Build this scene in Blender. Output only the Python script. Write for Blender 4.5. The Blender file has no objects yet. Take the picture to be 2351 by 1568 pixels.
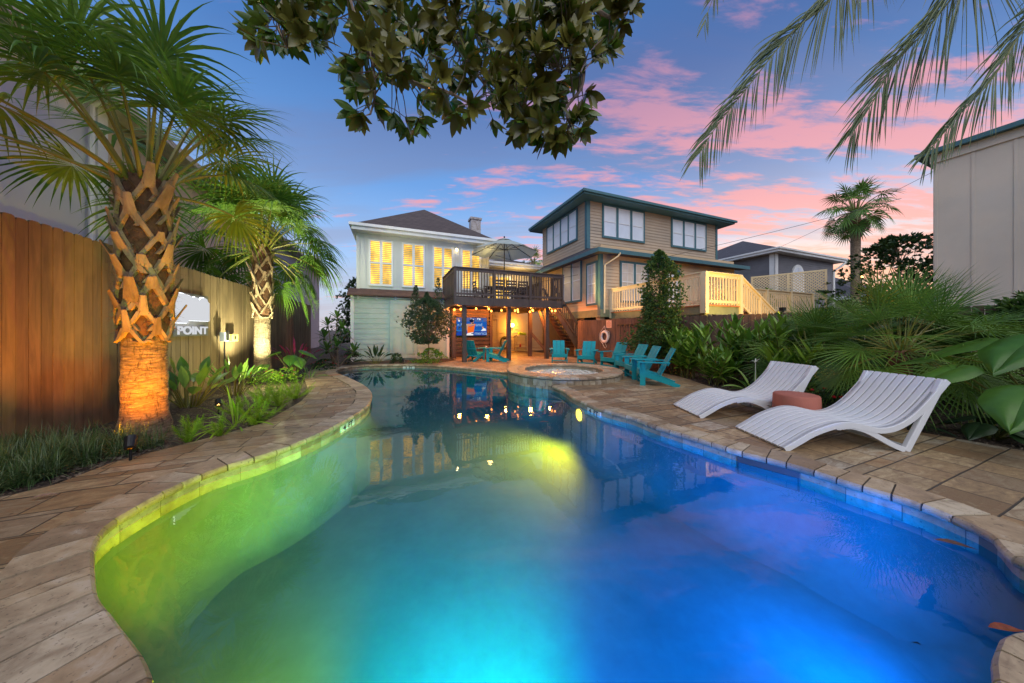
import bpy, math, random
from math import sin, cos, pi, radians, sqrt, atan2
from mathutils import Vector, Matrix
from mathutils.geometry import tessellate_polygon

random.seed(11)
sc = bpy.context.scene
COL = sc.collection

# ------------------------------------------------------------------ camera
# the photo is read in a 2351 x 1568 grid: focal 680, horizon row 758
F, CX, HZ, CH = 680.0, 1175.5, 758.0, 1.45
cam_d = bpy.data.cameras.new('camera')
cam_d.sensor_width = 36.0
cam_d.lens = 36.0 * F / 2351.0
cam_d.shift_y = -(784.0 - HZ) / 2351.0
cam_d.clip_start = 0.05
cam_d.clip_end = 2000
cam = bpy.data.objects.new('camera', cam_d)
COL.objects.link(cam)
cam.location = (0, 0, CH)
cam.rotation_euler = (radians(90), 0, 0)
sc.camera = cam

sc.view_settings.view_transform = 'Standard'
sc.view_settings.look = 'None'
sc.view_settings.exposure = 0.0
sc.view_settings.gamma = 1.0
sc.cycles.use_denoising = True
sc.cycles.max_bounces = 8
sc.cycles.diffuse_bounces = 3
sc.cycles.glossy_bounces = 3
sc.cycles.transparent_max_bounces = 12
sc.cycles.transmission_bounces = 4
sc.cycles.sample_clamp_indirect = 4.0
sc.cycles.caustics_reflective = False
sc.cycles.caustics_refractive = False


def gp(u, v, z=0.0):
    """pixel of the photo grid -> point of the plane at height z"""
    Y = (CH - z) * F / (v - HZ)
    return Vector(((u - CX) * Y / F, Y, z))


def at(u, v, Y):
    """pixel + distance -> point"""
    return Vector(((u - CX) * Y / F, Y, CH + (HZ - v) * Y / F))


TH = radians(22)
CT, ST = cos(TH), sin(TH)


def W(A, B, z=0.0):
    """property frame (A along the house fronts, B away) -> world"""
    return Vector((A * CT - B * ST, A * ST + B * CT, z))


# ------------------------------------------------------------------ node helpers
class NT:
    def __init__(self, tree):
        self.t = tree
        self.n = tree.nodes
        self.l = tree.links

    def node(self, kind, **kw):
        n = self.n.new(kind)
        for k, v in kw.items():
            setattr(n, k, v)
        return n

    def put(self, sock, v):
        if isinstance(v, bpy.types.NodeSocket):
            self.l.new(v, sock)
        else:
            try:
                sock.default_value = v
            except Exception:
                sock.default_value = (v[0], v[1], v[2])

    def math(self, op, a, b=0.0, c=0.0, clamp=False):
        n = self.node('ShaderNodeMath', operation=op, use_clamp=clamp)
        self.put(n.inputs[0], a)
        self.put(n.inputs[1], b)
        self.put(n.inputs[2], c)
        return n.outputs[0]

    def vmath(self, op, a, b=(0, 0, 0)):
        n = self.node('ShaderNodeVectorMath', operation=op)
        self.put(n.inputs[0], a)
        self.put(n.inputs[1], b)
        return n.outputs['Value'] if op in ('DOT_PRODUCT', 'LENGTH') else n.outputs[0]

    def mix(self, fac, a, b, mode='MIX'):
        n = self.node('ShaderNodeMix', data_type='RGBA', blend_type=mode)
        self.put(n.inputs[0], fac)
        for s, v in ((n.inputs[6], a), (n.inputs[7], b)):
            if isinstance(v, bpy.types.NodeSocket):
                self.l.new(v, s)
            else:
                s.default_value = (v[0], v[1], v[2], 1)
        return n.outputs[2]

    def ramp(self, fac, stops, interp='LINEAR'):
        n = self.node('ShaderNodeValToRGB')
        cr = n.color_ramp
        cr.interpolation = interp
        while len(cr.elements) < len(stops):
            cr.elements.new(0.5)
        for e, (p, c) in zip(cr.elements, stops):
            e.position = p
            e.color = (c[0], c[1], c[2], 1) if hasattr(c, '__len__') else (c, c, c, 1)
        self.put(n.inputs[0], fac)
        return n.outputs[0]

    def maprange(self, v, a, b, c=0.0, d=1.0, smooth=False):
        n = self.node('ShaderNodeMapRange')
        if smooth:
            n.interpolation_type = 'SMOOTHSTEP'
        self.put(n.inputs[0], v)
        for i, x in enumerate((a, b, c, d)):
            n.inputs[i + 1].default_value = x
        return n.outputs[0]

    def noise(self, vec, scale=5, detail=4, rough=0.55, dist=0.0, color=False):
        n = self.node('ShaderNodeTexNoise')
        if vec is not None:
            self.put(n.inputs['Vector'], vec)
        n.inputs['Scale'].default_value = scale
        n.inputs['Detail'].default_value = detail
        n.inputs['Roughness'].default_value = rough
        n.inputs['Distortion'].default_value = dist
        return n.outputs[1 if color else 0]

    def mapping(self, vec, scale=(1, 1, 1), rot=(0, 0, 0), loc=(0, 0, 0)):
        n = self.node('ShaderNodeMapping')
        self.put(n.inputs[0], vec)
        n.inputs[1].default_value = loc
        n.inputs[2].default_value = rot
        n.inputs[3].default_value = scale
        return n.outputs[0]

    def sep(self, vec):
        n = self.node('ShaderNodeSeparateXYZ')
        self.put(n.inputs[0], vec)
        return n.outputs

    def comb(self, x, y, z=0.0):
        n = self.node('ShaderNodeCombineXYZ')
        self.put(n.inputs[0], x)
        self.put(n.inputs[1], y)
        self.put(n.inputs[2], z)
        return n.outputs[0]

    def coords(self, which='Object'):
        return self.node('ShaderNodeTexCoord').outputs[which]

    def attr(self, name='tone'):
        return self.node('ShaderNodeAttribute', attribute_name=name).outputs['Fac']

    def bump(self, h, strength=0.3, dist=0.01):
        n = self.node('ShaderNodeBump')
        n.inputs['Strength'].default_value = strength
        n.inputs['Distance'].default_value = dist
        self.put(n.inputs['Height'], h)
        return n.outputs[0]


# ------------------------------------------------------------------ world: dusk sky
world = bpy.data.worlds.new('World')
sc.world = world
world.use_nodes = True
w = NT(world.node_tree)
bg = w.n['Background']
d = w.coords('Generated')
sx, sy, sz = w.sep(d)
el = w.math('MAXIMUM', sz, 0.0)
sky_n = w.node('ShaderNodeTexSky', sky_type='NISHITA')
sky_n.sun_disc = False
sky_n.sun_elevation = radians(3)
sky_n.sun_rotation = radians(40)
nish = w.mix(1.0, sky_n.outputs[0], (0.10, 0.10, 0.10), 'MULTIPLY')
# clear air: blue overhead, paler and then peach towards the horizon
base = w.ramp(el, [(0.0, (0.55, 0.52, 0.60)), (0.12, (0.48, 0.60, 0.80)), (0.25, (0.30, 0.51, 0.88)), (0.42, (0.14, 0.33, 0.72)),
                   (0.62, (0.065, 0.19, 0.50)), (1.0, (0.03, 0.09, 0.28))])
side = w.vmath('DOT_PRODUCT', d, (sin(radians(70)), cos(radians(70)), 0))
dusk = w.math('MULTIPLY', w.maprange(side, 0.3, 0.95, 0, 0.75), w.maprange(el, 0.2, 0.65, 0, 1))
base = w.mix(dusk, base, (0.035, 0.06, 0.21))
glow = w.vmath('DOT_PRODUCT', d, Vector((sin(radians(44)), cos(radians(44)), 0.17)).normalized())
low = w.maprange(el, 0.0, 0.34, 1, 0, True)
g1 = w.math('MULTIPLY', w.maprange(glow, 0.62, 0.98, 0, 1, True), low)
base = w.mix(g1, base, (1.0, 0.68, 0.36))
g2 = w.math('MULTIPLY', w.maprange(glow, 0.55, 0.97, 0, 0.55, True), w.maprange(el, 0.12, 0.45, 1, 0, True))
base = w.mix(g2, base, (0.80, 0.62, 0.66))
# clouds on a flat layer high above
inv = w.math('DIVIDE', 1.0, w.math('ADD', el, 0.10))
cp = w.comb(w.math('MULTIPLY', sx, inv), w.math('MULTIPLY', sy, inv), 0.0)
cp1 = w.mapping(cp, rot=(0, 0, radians(-38)), scale=(0.45, 1.8, 1), loc=(0.9, 0.2, 0))
n1 = w.noise(cp1, 1.35, 9, 0.60, 0.5)
n2 = w.noise(w.mapping(cp, rot=(0, 0, radians(-38)), scale=(0.6, 1.9, 1), loc=(4.2, 1.7, 0)), 6.0, 8, 0.62, 0.25)
right = w.maprange(w.vmath('DOT_PRODUCT', d, Vector((0.62, 0.78, -0.15)).normalized()), 0.35, 0.98, -0.045, 0.115)
m = w.math('ADD', w.math('ADD', w.math('MULTIPLY', n1, 0.54), w.math('MULTIPLY', n2, 0.46)), right)
pink = w.maprange(m, 0.52, 0.63, 0, 1, True)
n3 = w.noise(w.mapping(cp, scale=(0.35, 1.3, 1), rot=(0, 0, radians(-30)), loc=(7, 3, 0)), 1.2, 7, 0.55, 0.3)
grey = w.math('MULTIPLY', w.maprange(n3, 0.44, 0.62, 0, 0.6, True), w.maprange(el, 0.02, 0.2, 0.4, 1))
base = w.mix(grey, base, w.ramp(el, [(0.0, (0.50, 0.40, 0.46)), (0.3, (0.28, 0.33, 0.52)), (0.6, (0.10, 0.15, 0.36)), (1, (0.07, 0.10, 0.25))]))
pinkc = w.ramp(el, [(0.0, (0.98, 0.40, 0.24)), (0.2, (0.95, 0.38, 0.35)), (0.45, (0.78, 0.32, 0.38)), (0.75, (0.24, 0.18, 0.38)), (1, (0.13, 0.13, 0.30))])
base = w.mix(w.math('MULTIPLY', pink, 0.85), base, pinkc)
tot = w.mix(1.0, base, w.mix(1.0, nish, (0.25, 0.25, 0.25), 'MULTIPLY'), 'ADD')
w.l.new(tot, bg.inputs['Color'])
bg.inputs['Strength'].default_value = 1.08


def lamp(name, kind, loc, energy, color, target=None, size=0.05, angle=60, blend=0.6, parent=None):
    ld = bpy.data.lights.new(name, kind)
    ld.energy = energy
    ld.color = color
    if kind == 'SPOT':
        ld.spot_size = radians(angle)
        ld.spot_blend = blend
    if kind in ('SPOT', 'POINT'):
        ld.shadow_soft_size = size
    if kind == 'SUN':
        ld.angle = size
    o = bpy.data.objects.new(name, ld)
    COL.objects.link(o)
    o.location = loc
    if target is not None:
        o.rotation_euler = (Vector(target) - Vector(loc)).to_track_quat('-Z', 'Y').to_euler()
    if parent is not None:
        o.parent = parent
        o.matrix_parent_inverse = parent.matrix_world.inverted()
    return o


# after-sunset skylight: one very soft lamp from behind and above the camera
lamp('sun', 'SUN', (0, 0, 20), 2.7, (1.0, 0.95, 0.88), target=(-0.6, 9, 9), size=radians(80))


# ------------------------------------------------------------------ materials
def mat(name, col, rough=0.6, var=0.15, scale=5.0, bump=0.0, bscale=60.0, metal=0.0, tone=None, stretch=(1, 1, 1), spec=0.5,
        emit=None, estr=0.0, transl=0.0, col_b=None, coat=0.0, bdist=0.01):
    m = bpy.data.materials.new(name)
    m.use_nodes = True
    q = NT(m.node_tree)
    p = q.n['Principled BSDF']
    co = q.mapping(q.coords('Object'), scale=stretch)
    nz = q.noise(co, scale, 5, 0.6)
    c = q.mix(q.maprange(nz, 0.3, 0.7, 0, 1), tuple(x * (1 - var) for x in col), tuple(min(1, x * (1 + var)) for x in col))
    if tone is not None:      # tone = second colour, picked per face
        c = q.mix(q.attr('tone'), c, q.mix(q.maprange(nz, 0.3, 0.7, 0, 1), tuple(x * (1 - var) for x in tone), tuple(min(1, x * (1 + var)) for x in tone)))
    if col_b is not None:     # underside of leaves
        geo = q.node('ShaderNodeNewGeometry')
        c = q.mix(geo.outputs['Backfacing'], c, col_b)
    q.l.new(c, p.inputs['Base Color'])
    p.inputs['Roughness'].default_value = rough
    p.inputs['Metallic'].default_value = metal
    p.inputs['Specular IOR Level'].default_value = spec
    p.inputs['Coat Weight'].default_value = coat
    if bump > 0:
        q.l.new(q.bump(q.noise(co, bscale, 4, 0.6), bump, bdist), p.inputs['Normal'])
    if emit is not None:
        p.inputs['Emission Color'].default_value = (*emit, 1)
        p.inputs['Emission Strength'].default_value = estr
    if transl > 0:
        tr = q.node('ShaderNodeBsdfTranslucent')
        q.l.new(c, tr.inputs[0])
        mx = q.node('ShaderNodeMixShader')
        mx.inputs[0].default_value = transl
        q.l.new(p.outputs[0], mx.inputs[1])
        q.l.new(tr.outputs[0], mx.inputs[2])
        q.l.new(mx.outputs[0], q.n['Material Output'].inputs[0])
    return m


def emat(name, col, strength):
    m = bpy.data.materials.new(name)
    m.use_nodes = True
    q = NT(m.node_tree)
    q.n.remove(q.n['Principled BSDF'])
    e = q.node('ShaderNodeEmission')
    e.inputs[0].default_value = (*col, 1)
    e.inputs[1].default_value = strength
    q.l.new(e.outputs[0], q.n['Material Output'].inputs[0])
    return m


# ------------------------------------------------------------------ mesh builder
class MB:
    def __init__(self):
        self.v, self.f, self.t, self.m = [], [], [], []

    def face(self, pts, tone=0.5, mi=0):
        b = len(self.v)
        self.v.extend([tuple(p) for p in pts])
        self.f.append(tuple(range(b, b + len(pts))))
        self.t.append(tone)
        self.m.append(mi)

    def add(self, verts, faces, tone=0.5, mi=0):
        b = len(self.v)
        self.v.extend([tuple(p) for p in verts])
        for f in faces:
            self.f.append(tuple(b + i for i in f))
            self.t.append(tone)
            self.m.append(mi)

    def box(self, x0, x1, y0, y1, z0, z1, tone=0.5, mi=0):
        vs = [(x, y, z) for z in (z0, z1) for y in (y0, y1) for x in (x0, x1)]
        self.add(vs, [(0, 2, 3, 1), (4, 5, 7, 6), (0, 1, 5, 4), (2, 6, 7, 3), (0, 4, 6, 2), (1, 3, 7, 5)], tone, mi)

    def beam(self, p, q, wd, ht, up=(0, 0, 1), tone=0.5, mi=0):
        """box from p to q: wd sideways, ht along up"""
        p, q = Vector(p), Vector(q)
        dd = (q - p).normalized()
        s = dd.cross(Vector(up))
        if s.length < 1e-4:
            s = dd.cross(Vector((0, 1, 0)))
        s.normalize()
        t = s.cross(dd).normalized()
        s, t = s * wd / 2, t * ht / 2
        vs = [p - s - t, p + s - t, p + s + t, p - s + t, q - s - t, q + s - t, q + s + t, q - s + t]
        self.add(vs, [(0, 1, 2, 3), (7, 6, 5, 4), (0, 4, 5, 1), (1, 5, 6, 2), (2, 6, 7, 3), (3, 7, 4, 0)], tone, mi)

    def tube(self, pts, rad, n=8, tone=0.5, mi=0, caps=True, jit=0.0):
        pts = [Vector(p) for p in pts]
        rs = rad if hasattr(rad, '__len__') else [rad] * len(pts)
        prev = None
        rings = []
        for i, p in enumerate(pts):
            a = pts[max(i - 1, 0)]
            b = pts[min(i + 1, len(pts) - 1)]
            dd = (b - a).normalized()
            if prev is None:
                s = dd.cross(Vector((0, 0, 1)))
                if s.length < 1e-3:
                    s = dd.cross(Vector((0, 1, 0)))
                s.normalize()
            else:
                s = (prev - dd * prev.dot(dd)).normalized()
            prev = s
            t = dd.cross(s)
            rings.append([p + (s * cos(2 * pi * k / n) + t * sin(2 * pi * k / n)) * rs[i] * (1 + random.uniform(-jit, jit)) for k in range(n)])
        vs = [q for r in rings for q in r]
        fs = [(i * n + k, i * n + (k + 1) % n, (i + 1) * n + (k + 1) % n, (i + 1) * n + k) for i in range(len(pts) - 1) for k in range(n)]
        if caps:
            fs.append(tuple(range(n - 1, -1, -1)))
            fs.append(tuple((len(pts) - 1) * n + k for k in range(n)))
        self.add(vs, fs, tone, mi)

    def lathe(self, prof, c=(0, 0, 0), n=24, tone=0.5, mi=0, a0=0.0, a1=2 * pi):
        full = abs(a1 - a0 - 2 * pi) < 1e-6
        k = n if full else n + 1
        vs = [(c[0] + r * cos(a0 + (a1 - a0) * j / n), c[1] + r * sin(a0 + (a1 - a0) * j / n), c[2] + z) for r, z in prof for j in range(k)]
        fs = []
        for i in range(len(prof) - 1):
            for j in range(n):
                j2 = (j + 1) % k if full else j + 1
                fs.append((i * k + j, i * k + j2, (i + 1) * k + j2, (i + 1) * k + j))
        self.add(vs, fs, tone, mi)

    def prism(self, poly, z0, z1, tone=0.5, mi=0):
        """vertical prism over a polygon (anticlockwise)"""
        n = len(poly)
        vs = [(p[0], p[1], z0) for p in poly] + [(p[0], p[1], z1) for p in poly]
        self.add(vs, [tuple(range(n - 1, -1, -1)), tuple(range(n, 2 * n))] + [(i, (i + 1) % n, n + (i + 1) % n, n + i) for i in range(n)], tone, mi)

    def plate(self, outline, z0, z1, tone=0.5, mi=0):
        """upright plate: outline in (x, z), thickness along y"""
        n = len(outline)
        vs = [(p[0], z0, p[1]) for p in outline] + [(p[0], z1, p[1]) for p in outline]
        self.add(vs, [tuple(range(n)), tuple(range(2 * n - 1, n - 1, -1))] + [(i, n + i, n + (i + 1) % n, (i + 1) % n) for i in range(n)], tone, mi)

    def blade(self, p, d, side, length, width, droop=0.5, n=4, prof=None, fold=0.0, tone=0.5, mi=0, twist=0.0):
        """leaf: ribbon from p along d bending down; side = width direction"""
        p, d, s = Vector(p), Vector(d).normalized(), Vector(side).normalized()
        prof = prof or (0.5, 0.9, 1.0, 0.75, 0.06)
        vs, fs = [], []
        k = 3 if fold else 2
        for i in range(n + 1):
            t = i / n
            x = t * (len(prof) - 1)
            a = int(min(x, len(prof) - 2))
            wd = width * 0.5 * (prof[a] + (prof[a + 1] - prof[a]) * (x - a))
            nn = d.cross(s)
            if fold:
                vs += [p - s * wd + nn * fold * wd, p, p + s * wd + nn * fold * wd]
            else:
                vs += [p - s * wd, p + s * wd]
            p = p + d * (length / n)
            d = (d + Vector((0, 0, -droop / n))).normalized()
            s = (s - d * s.dot(d)).normalized()
            if twist:
                s = (Matrix.Rotation(twist / n, 3, d) @ s)
        for i in range(n):
            for j in range(k - 1):
                fs.append((i * k + j, i * k + j + 1, (i + 1) * k + j + 1, (i + 1) * k + j))
        self.add(vs, fs, tone, mi)
        return p

    def mesh(self, name, mats, smooth=False):
        me = bpy.data.meshes.new(name)
        me.from_pydata(self.v, [], self.f)
        mats = mats if isinstance(mats, (list, tuple)) else [mats]
        for x in mats:
            me.materials.append(x)
        if len(mats) > 1:
            me.polygons.foreach_set('material_index', self.m)
        at_ = me.attributes.new('tone', 'FLOAT', 'FACE')
        at_.data.foreach_set('value', self.t)
        if smooth:
            me.polygons.foreach_set('use_smooth', [True] * len(self.f))
            if smooth == 'auto':
                me.set_sharp_from_angle(angle=radians(38))
        me.update()
        return me

    def build(self, name, mats, parent=None, smooth=False, bevel=0.0):
        o = bpy.data.objects.new(name, self.mesh(name, mats, smooth))
        COL.objects.link(o)
        if parent is not None:
            o.parent = parent
        if bevel:
            b = o.modifiers.new('edge', 'BEVEL')
            b.width = bevel
            b.segments = 2
            b.limit_method = 'ANGLE'
        return o


def tag(o, label=None, cat=None, group=None, kind=None):
    if label:
        o['label'] = label
    if cat:
        o['category'] = cat
    if group:
        o['group'] = group
    if kind:
        o['kind'] = kind
    return o


def thing(name, label, cat, loc=(0, 0, 0), rz=0.0, group=None):
    o = bpy.data.objects.new(name, None)
    o.empty_display_size = 0.2
    COL.objects.link(o)
    o.location = loc
    o.rotation_euler = (0, 0, rz)
    return tag(o, label, cat, group)


def dup(root, loc, rz, label, scale=None):
    r = root.copy()
    COL.objects.link(r)
    r.location = loc
    r.rotation_euler = (0, 0, rz)
    r['label'] = label
    if scale:
        r.scale = (scale, scale, scale)
    for ch in root.children:
        c = ch.copy()
        COL.objects.link(c)
        c.parent = r
        for g in ch.children:
            e = g.copy()
            COL.objects.link(e)
            e.parent = c
    return r


def text_mesh(body, size, depth, font_bold=False):
    cu = bpy.data.curves.new('lettering', 'FONT')
    cu.body = body
    cu.size = size
    cu.extrude = depth
    cu.align_x = 'CENTER'
    if font_bold:
        cu.offset = size * 0.03
    o = bpy.data.objects.new('tmp', cu)
    COL.objects.link(o)
    dg = bpy.context.evaluated_depsgraph_get()
    me = bpy.data.meshes.new_from_object(o.evaluated_get(dg))
    bpy.data.objects.remove(o)
    return me


def text_obj(name, body, size, depth, material, parent, loc, rot, bold=False, sx=1.0):
    me = text_mesh(body, size, depth, bold)
    me.materials.clear()
    me.materials.append(material)
    o = bpy.data.objects.new(name, me)
    COL.objects.link(o)
    o.parent = parent
    o.location = loc
    o.rotation_euler = rot
    o.scale = (sx, 1, 1)
    return o


def catmull(P, step=0.15, closed=True):
    n = len(P)
    out = []
    for i in range(n if closed else n - 1):
        g = (lambda k: P[k % n]) if closed else (lambda k: P[max(0, min(n - 1, k))])
        p0, p1, p2, p3 = g(i - 1), g(i), g(i + 1), g(i + 2)
        m = max(2, int((p2 - p1).length / step))
        for j in range(m):
            t = j / m
            out.append(0.5 * ((2 * p1) + (p2 - p0) * t + (2 * p0 - 5 * p1 + 4 * p2 - p3) * t * t + (3 * p1 - p0 - 3 * p2 + p3) * t ** 3))
    return out


def resample(P, step):
    L = [0.0]
    for a, b in zip(P, P[1:] + P[:1]):
        L.append(L[-1] + (b - a).length)
    n = int(L[-1] / step)
    out, k = [], 0
    Q = P + [P[0]]
    for i in range(n):
        s = L[-1] * i / n
        while L[k + 1] < s:
            k += 1
        t = (s - L[k]) / max(1e-9, L[k + 1] - L[k])
        out.append(Q[k].lerp(Q[k + 1], t))
    return out


def offset(P, dist):
    n = len(P)
    out = []
    for i in range(n):
        dd = (P[(i + 1) % n] - P[i - 1]).normalized()
        out.append(P[i] + Vector((dd.y, -dd.x, 0)) * dist)   # outwards for an anticlockwise line
    return out

# ================================================================== THE SETTING
ZW = -0.125                     # water level
SPC, SPO, SPI, SPH = Vector((1.65, 9.55, 0)), 1.78, 1.27, 0.16   # spa: centre, radii, height

left_px = [(200, 1312), (203, 1262), (232, 1216), (290, 1177), (393, 1121), (493, 1078), (621, 1040), (729, 997), (790, 966), (838, 935),
           (851, 913), (848, 897), (829, 882), (796, 866), (772, 856), (779, 847), (835, 839.5), (949, 838), (1030, 842), (1112, 850)]
right_px = [(1290, 895), (1315, 912), (1351, 928), (1379, 939), (1454, 959), (1509, 979), (1621, 1013), (1697, 1036), (1769, 1054),
            (1845, 1074), (1968, 1113), (2101, 1152), (2195, 1189), (2282, 1228), (2351, 1290)]
ctrl = [gp(*p) for p in left_px]
for k in range(0, 5):
    a_ = radians(165 + k * 20)
    ctrl.append(SPC + Vector((cos(a_), sin(a_), 0)) * 1.74)
ctrl += [gp(*p) for p in right_px]
ctrl += [Vector(p) for p in ((3.37, 1.66, 0), (3.30, 1.46, 0), (3.07, 1.35, 0), (2.76, 1.37, 0), (2.42, 1.40, 0), (2.22, 1.33, 0), (2.02, 1.215, 0), (1.65, 0.92, 0),
                             (0.9, 0.62, 0), (0.0, 0.55, 0), (-0.9, 0.72, 0), (-1.30, 0.98, 0), (-1.52, 1.22, 0), (-1.97, 1.45, 0), (-2.28, 1.60, 0))]
pool_fine = catmull(ctrl, 0.08)
pool_fine.reverse()            # anticlockwise
pool = resample(pool_fine, 0.165)


def in_spa(p, r=1.9):
    return (p - SPC).length < r


# ---- materials of the setting
def stone_material():
    m = bpy.data.materials.new('travertine_paving')
    m.use_nodes = True
    q = NT(m.node_tree)
    p = q.n['Principled BSDF']
    co = q.mapping(q.coords('Object'), rot=(0, 0, -TH))
    warp = q.noise(co, 1.3, 2, 0.5, color=True)
    x, y, z = q.sep(q.vmath('ADD', co, q.vmath('MULTIPLY', q.vmath('SUBTRACT', warp, (0.5, 0.5, 0.5)), (0.02, 0.02, 0))))
    H = 0.36
    yy = q.math('DIVIDE', y, H)
    row = q.math('FLOOR', yy)
    # every row is split in two courses at a random height, as in a mixed-size bond
    wn = q.node('ShaderNodeTexWhiteNoise', noise_dimensions='1D')
    q.put(wn.inputs['W'], row)
    fy = q.math('FRACT', yy)
    split = q.maprange(wn.outputs[0], 0, 1, 0.35, 1.25)
    up = q.math('GREATER_THAN', fy, split)
    rid = q.math('ADD', q.math('MULTIPLY', row, 2.0), up)
    wn2 = q.node('ShaderNodeTexWhiteNoise', noise_dimensions='1D')
    q.put(wn2.inputs['W'], q.math('ADD', rid, 57.3))
    Lx = q.maprange(wn2.outputs[0], 0, 1, 0.36, 0.72)
    xx = q.math('ADD', q.math('DIVIDE', x, Lx), q.math('MULTIPLY', wn2.outputs[0], 31.7))
    col = q.math('FLOOR', xx)
    fx = q.math('FRACT', xx)
    wn3 = q.node('ShaderNodeTexWhiteNoise', noise_dimensions='2D')
    q.put(wn3.inputs['Vector'], q.comb(col, rid))
    rnd = wn3.outputs[0]
    wn4 = q.node('ShaderNodeTexWhiteNoise', noise_dimensions='2D')
    q.put(wn4.inputs['Vector'], q.comb(q.math('ADD', col, 9.1), rid))
    rnd2 = wn4.outputs[0]
    # joints
    dx = q.math('MULTIPLY', q.math('MINIMUM', fx, q.math('SUBTRACT', 1.0, fx)), Lx)
    dy1 = q.math('MULTIPLY', q.math('MINIMUM', fy, q.math('SUBTRACT', 1.0, fy)), H)
    dy2 = q.math('MULTIPLY', q.math('ABSOLUTE', q.math('SUBTRACT', fy, split)), H)
    dist = q.math('MINIMUM', dx, q.math('MINIMUM', dy1, dy2))
    joint = q.maprange(dist, 0.003, 0.0095, 1, 0, True)
    tone = q.ramp(rnd, [(0.0, (0.23, 0.165, 0.11)), (0.16, (0.36, 0.27, 0.18)), (0.34, (0.44, 0.36, 0.26)), (0.5, (0.33, 0.29, 0.25)), (0.62, (0.40, 0.30, 0.20)),
                        (0.74, (0.52, 0.47, 0.40)), (0.86, (0.30, 0.25, 0.20)), (0.95, (0.44, 0.43, 0.43)), (1.0, (0.36, 0.17, 0.085))], 'CONSTANT')
    veinco = q.vmath('ADD', q.mapping(co, scale=(1.5, 3.6, 1)), q.comb(q.math('MULTIPLY', rnd, 40), q.math('MULTIPLY', rnd2, 40)))
    vein = q.noise(veinco, 3.2, 9, 0.66, 0.9)
    c = q.mix(q.maprange(vein, 0.36, 0.60, 0.85, 0), tone, q.mix(rnd2, (0.16, 0.12, 0.095), (0.26, 0.15, 0.08)))
    c = q.mix(q.maprange(vein, 0.58, 0.74, 0, 0.6), c, (0.62, 0.56, 0.48))
    pit = q.noise(q.mapping(co, scale=(1, 3, 1)), 34, 3, 0.6)
    c = q.mix(q.maprange(pit, 0.33, 0.38, 0.55, 0), c, (0.10, 0.075, 0.055))
    dirt = q.noise(co, 0.9, 6, 0.65)
    c = q.mix(q.maprange(dirt, 0.42, 0.70, 0, 0.55), c, (0.15, 0.115, 0.085))
    speck = q.noise(co, 16, 2, 0.5)
    c = q.mix(q.maprange(speck, 0.74, 0.78, 0, 0.7), c, (0.05, 0.035, 0.025))
    fine_n = q.noise(co, 60, 4, 0.7)
    c = q.mix(q.maprange(fine_n, 0.35, 0.65, 0.35, 0), c, (0.12, 0.09, 0.065))
    c = q.mix(1.0, c, (1.08, 0.95, 0.72), 'MULTIPLY')
    c = q.mix(q.math('MULTIPLY', joint, 0.95), c, (0.055, 0.042, 0.03))
    q.l.new(c, p.inputs['Base Color'])
    q.l.new(q.maprange(vein, 0.3, 0.7, 0.62, 0.40), p.inputs['Roughness'])
    hgt = q.math('SUBTRACT', q.math('ADD', q.math('MULTIPLY', vein, 0.5), q.math('MULTIPLY', rnd, 0.3)), q.math('SUBTRACT', q.math('MULTIPLY', joint, 1.3), q.math('MULTIPLY', fine_n, 0.35)))
    q.l.new(q.bump(hgt, 0.8, 0.008), p.inputs['Normal'])
    return m


def cut_stone(name, a, b, c_, rough=0.5, sc_=5.0):
    m = bpy.data.materials.new(name)
    m.use_nodes = True
    q = NT(m.node_tree)
    p = q.n['Principled BSDF']
    t = q.attr('tone')
    co = q.vmath('ADD', q.coords('Object'), q.comb(q.math('MULTIPLY', t, 31), 0, q.math('MULTIPLY', t, 17)))
    tone = q.ramp(t, [(0.0, a), (0.22, b), (0.45, c_), (0.62, tuple(x * 0.7 for x in b)), (0.8, tuple(min(1, x * 1.12) for x in a)), (0.96, tuple(x * 0.85 for x in c_)), (1.0, (0.40, 0.17, 0.075))])
    n = q.noise(co, sc_, 8, 0.66, 0.6)
    c = q.mix(q.maprange(n, 0.36, 0.56, 0.7, 0), tone, (0.17, 0.115, 0.07))
    c = q.mix(q.maprange(n, 0.57, 0.72, 0, 0.5), c, (0.60, 0.54, 0.46))
    pit = q.noise(co, 45, 3, 0.6)
    c = q.mix(q.maprange(pit, 0.34, 0.39, 0.6, 0), c, (0.09, 0.065, 0.045))
    q.l.new(c, p.inputs['Base Color'])
    p.inputs['Roughness'].default_value = rough
    q.l.new(q.bump(q.math('ADD', n, q.math('MULTIPLY', pit, 0.4)), 0.4, 0.005), p.inputs['Normal'])
    return m


M_deck = stone_material()
M_coping = cut_stone('coping_stone', (0.44, 0.34, 0.22), (0.33, 0.22, 0.125), (0.50, 0.41, 0.29))
M_tile = cut_stone('waterline_tile', (0.42, 0.35, 0.25), (0.33, 0.27, 0.19), (0.46, 0.41, 0.33), 0.35, 4)


def plaster_material():
    m = bpy.data.materials.new('pool_plaster')
    m.use_nodes = True
    q = NT(m.node_tree)
    p = q.n['Principled BSDF']
    co = q.coords('Object')
    n = q.noise(co, 1.6, 6, 0.65)
    n2 = q.noise(co, 9, 4, 0.6)
    f = q.math('ADD', q.math('MULTIPLY', n, 0.65), q.math('MULTIPLY', n2, 0.35))
    c = q.mix(q.maprange(f, 0.34, 0.66, 0, 1), (0.070, 0.115, 0.115), (0.115, 0.160, 0.155))
    q.l.new(c, p.inputs['Base Color'])
    p.inputs['Roughness'].default_value = 0.7
    return m


M_plaster = plaster_material()


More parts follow.
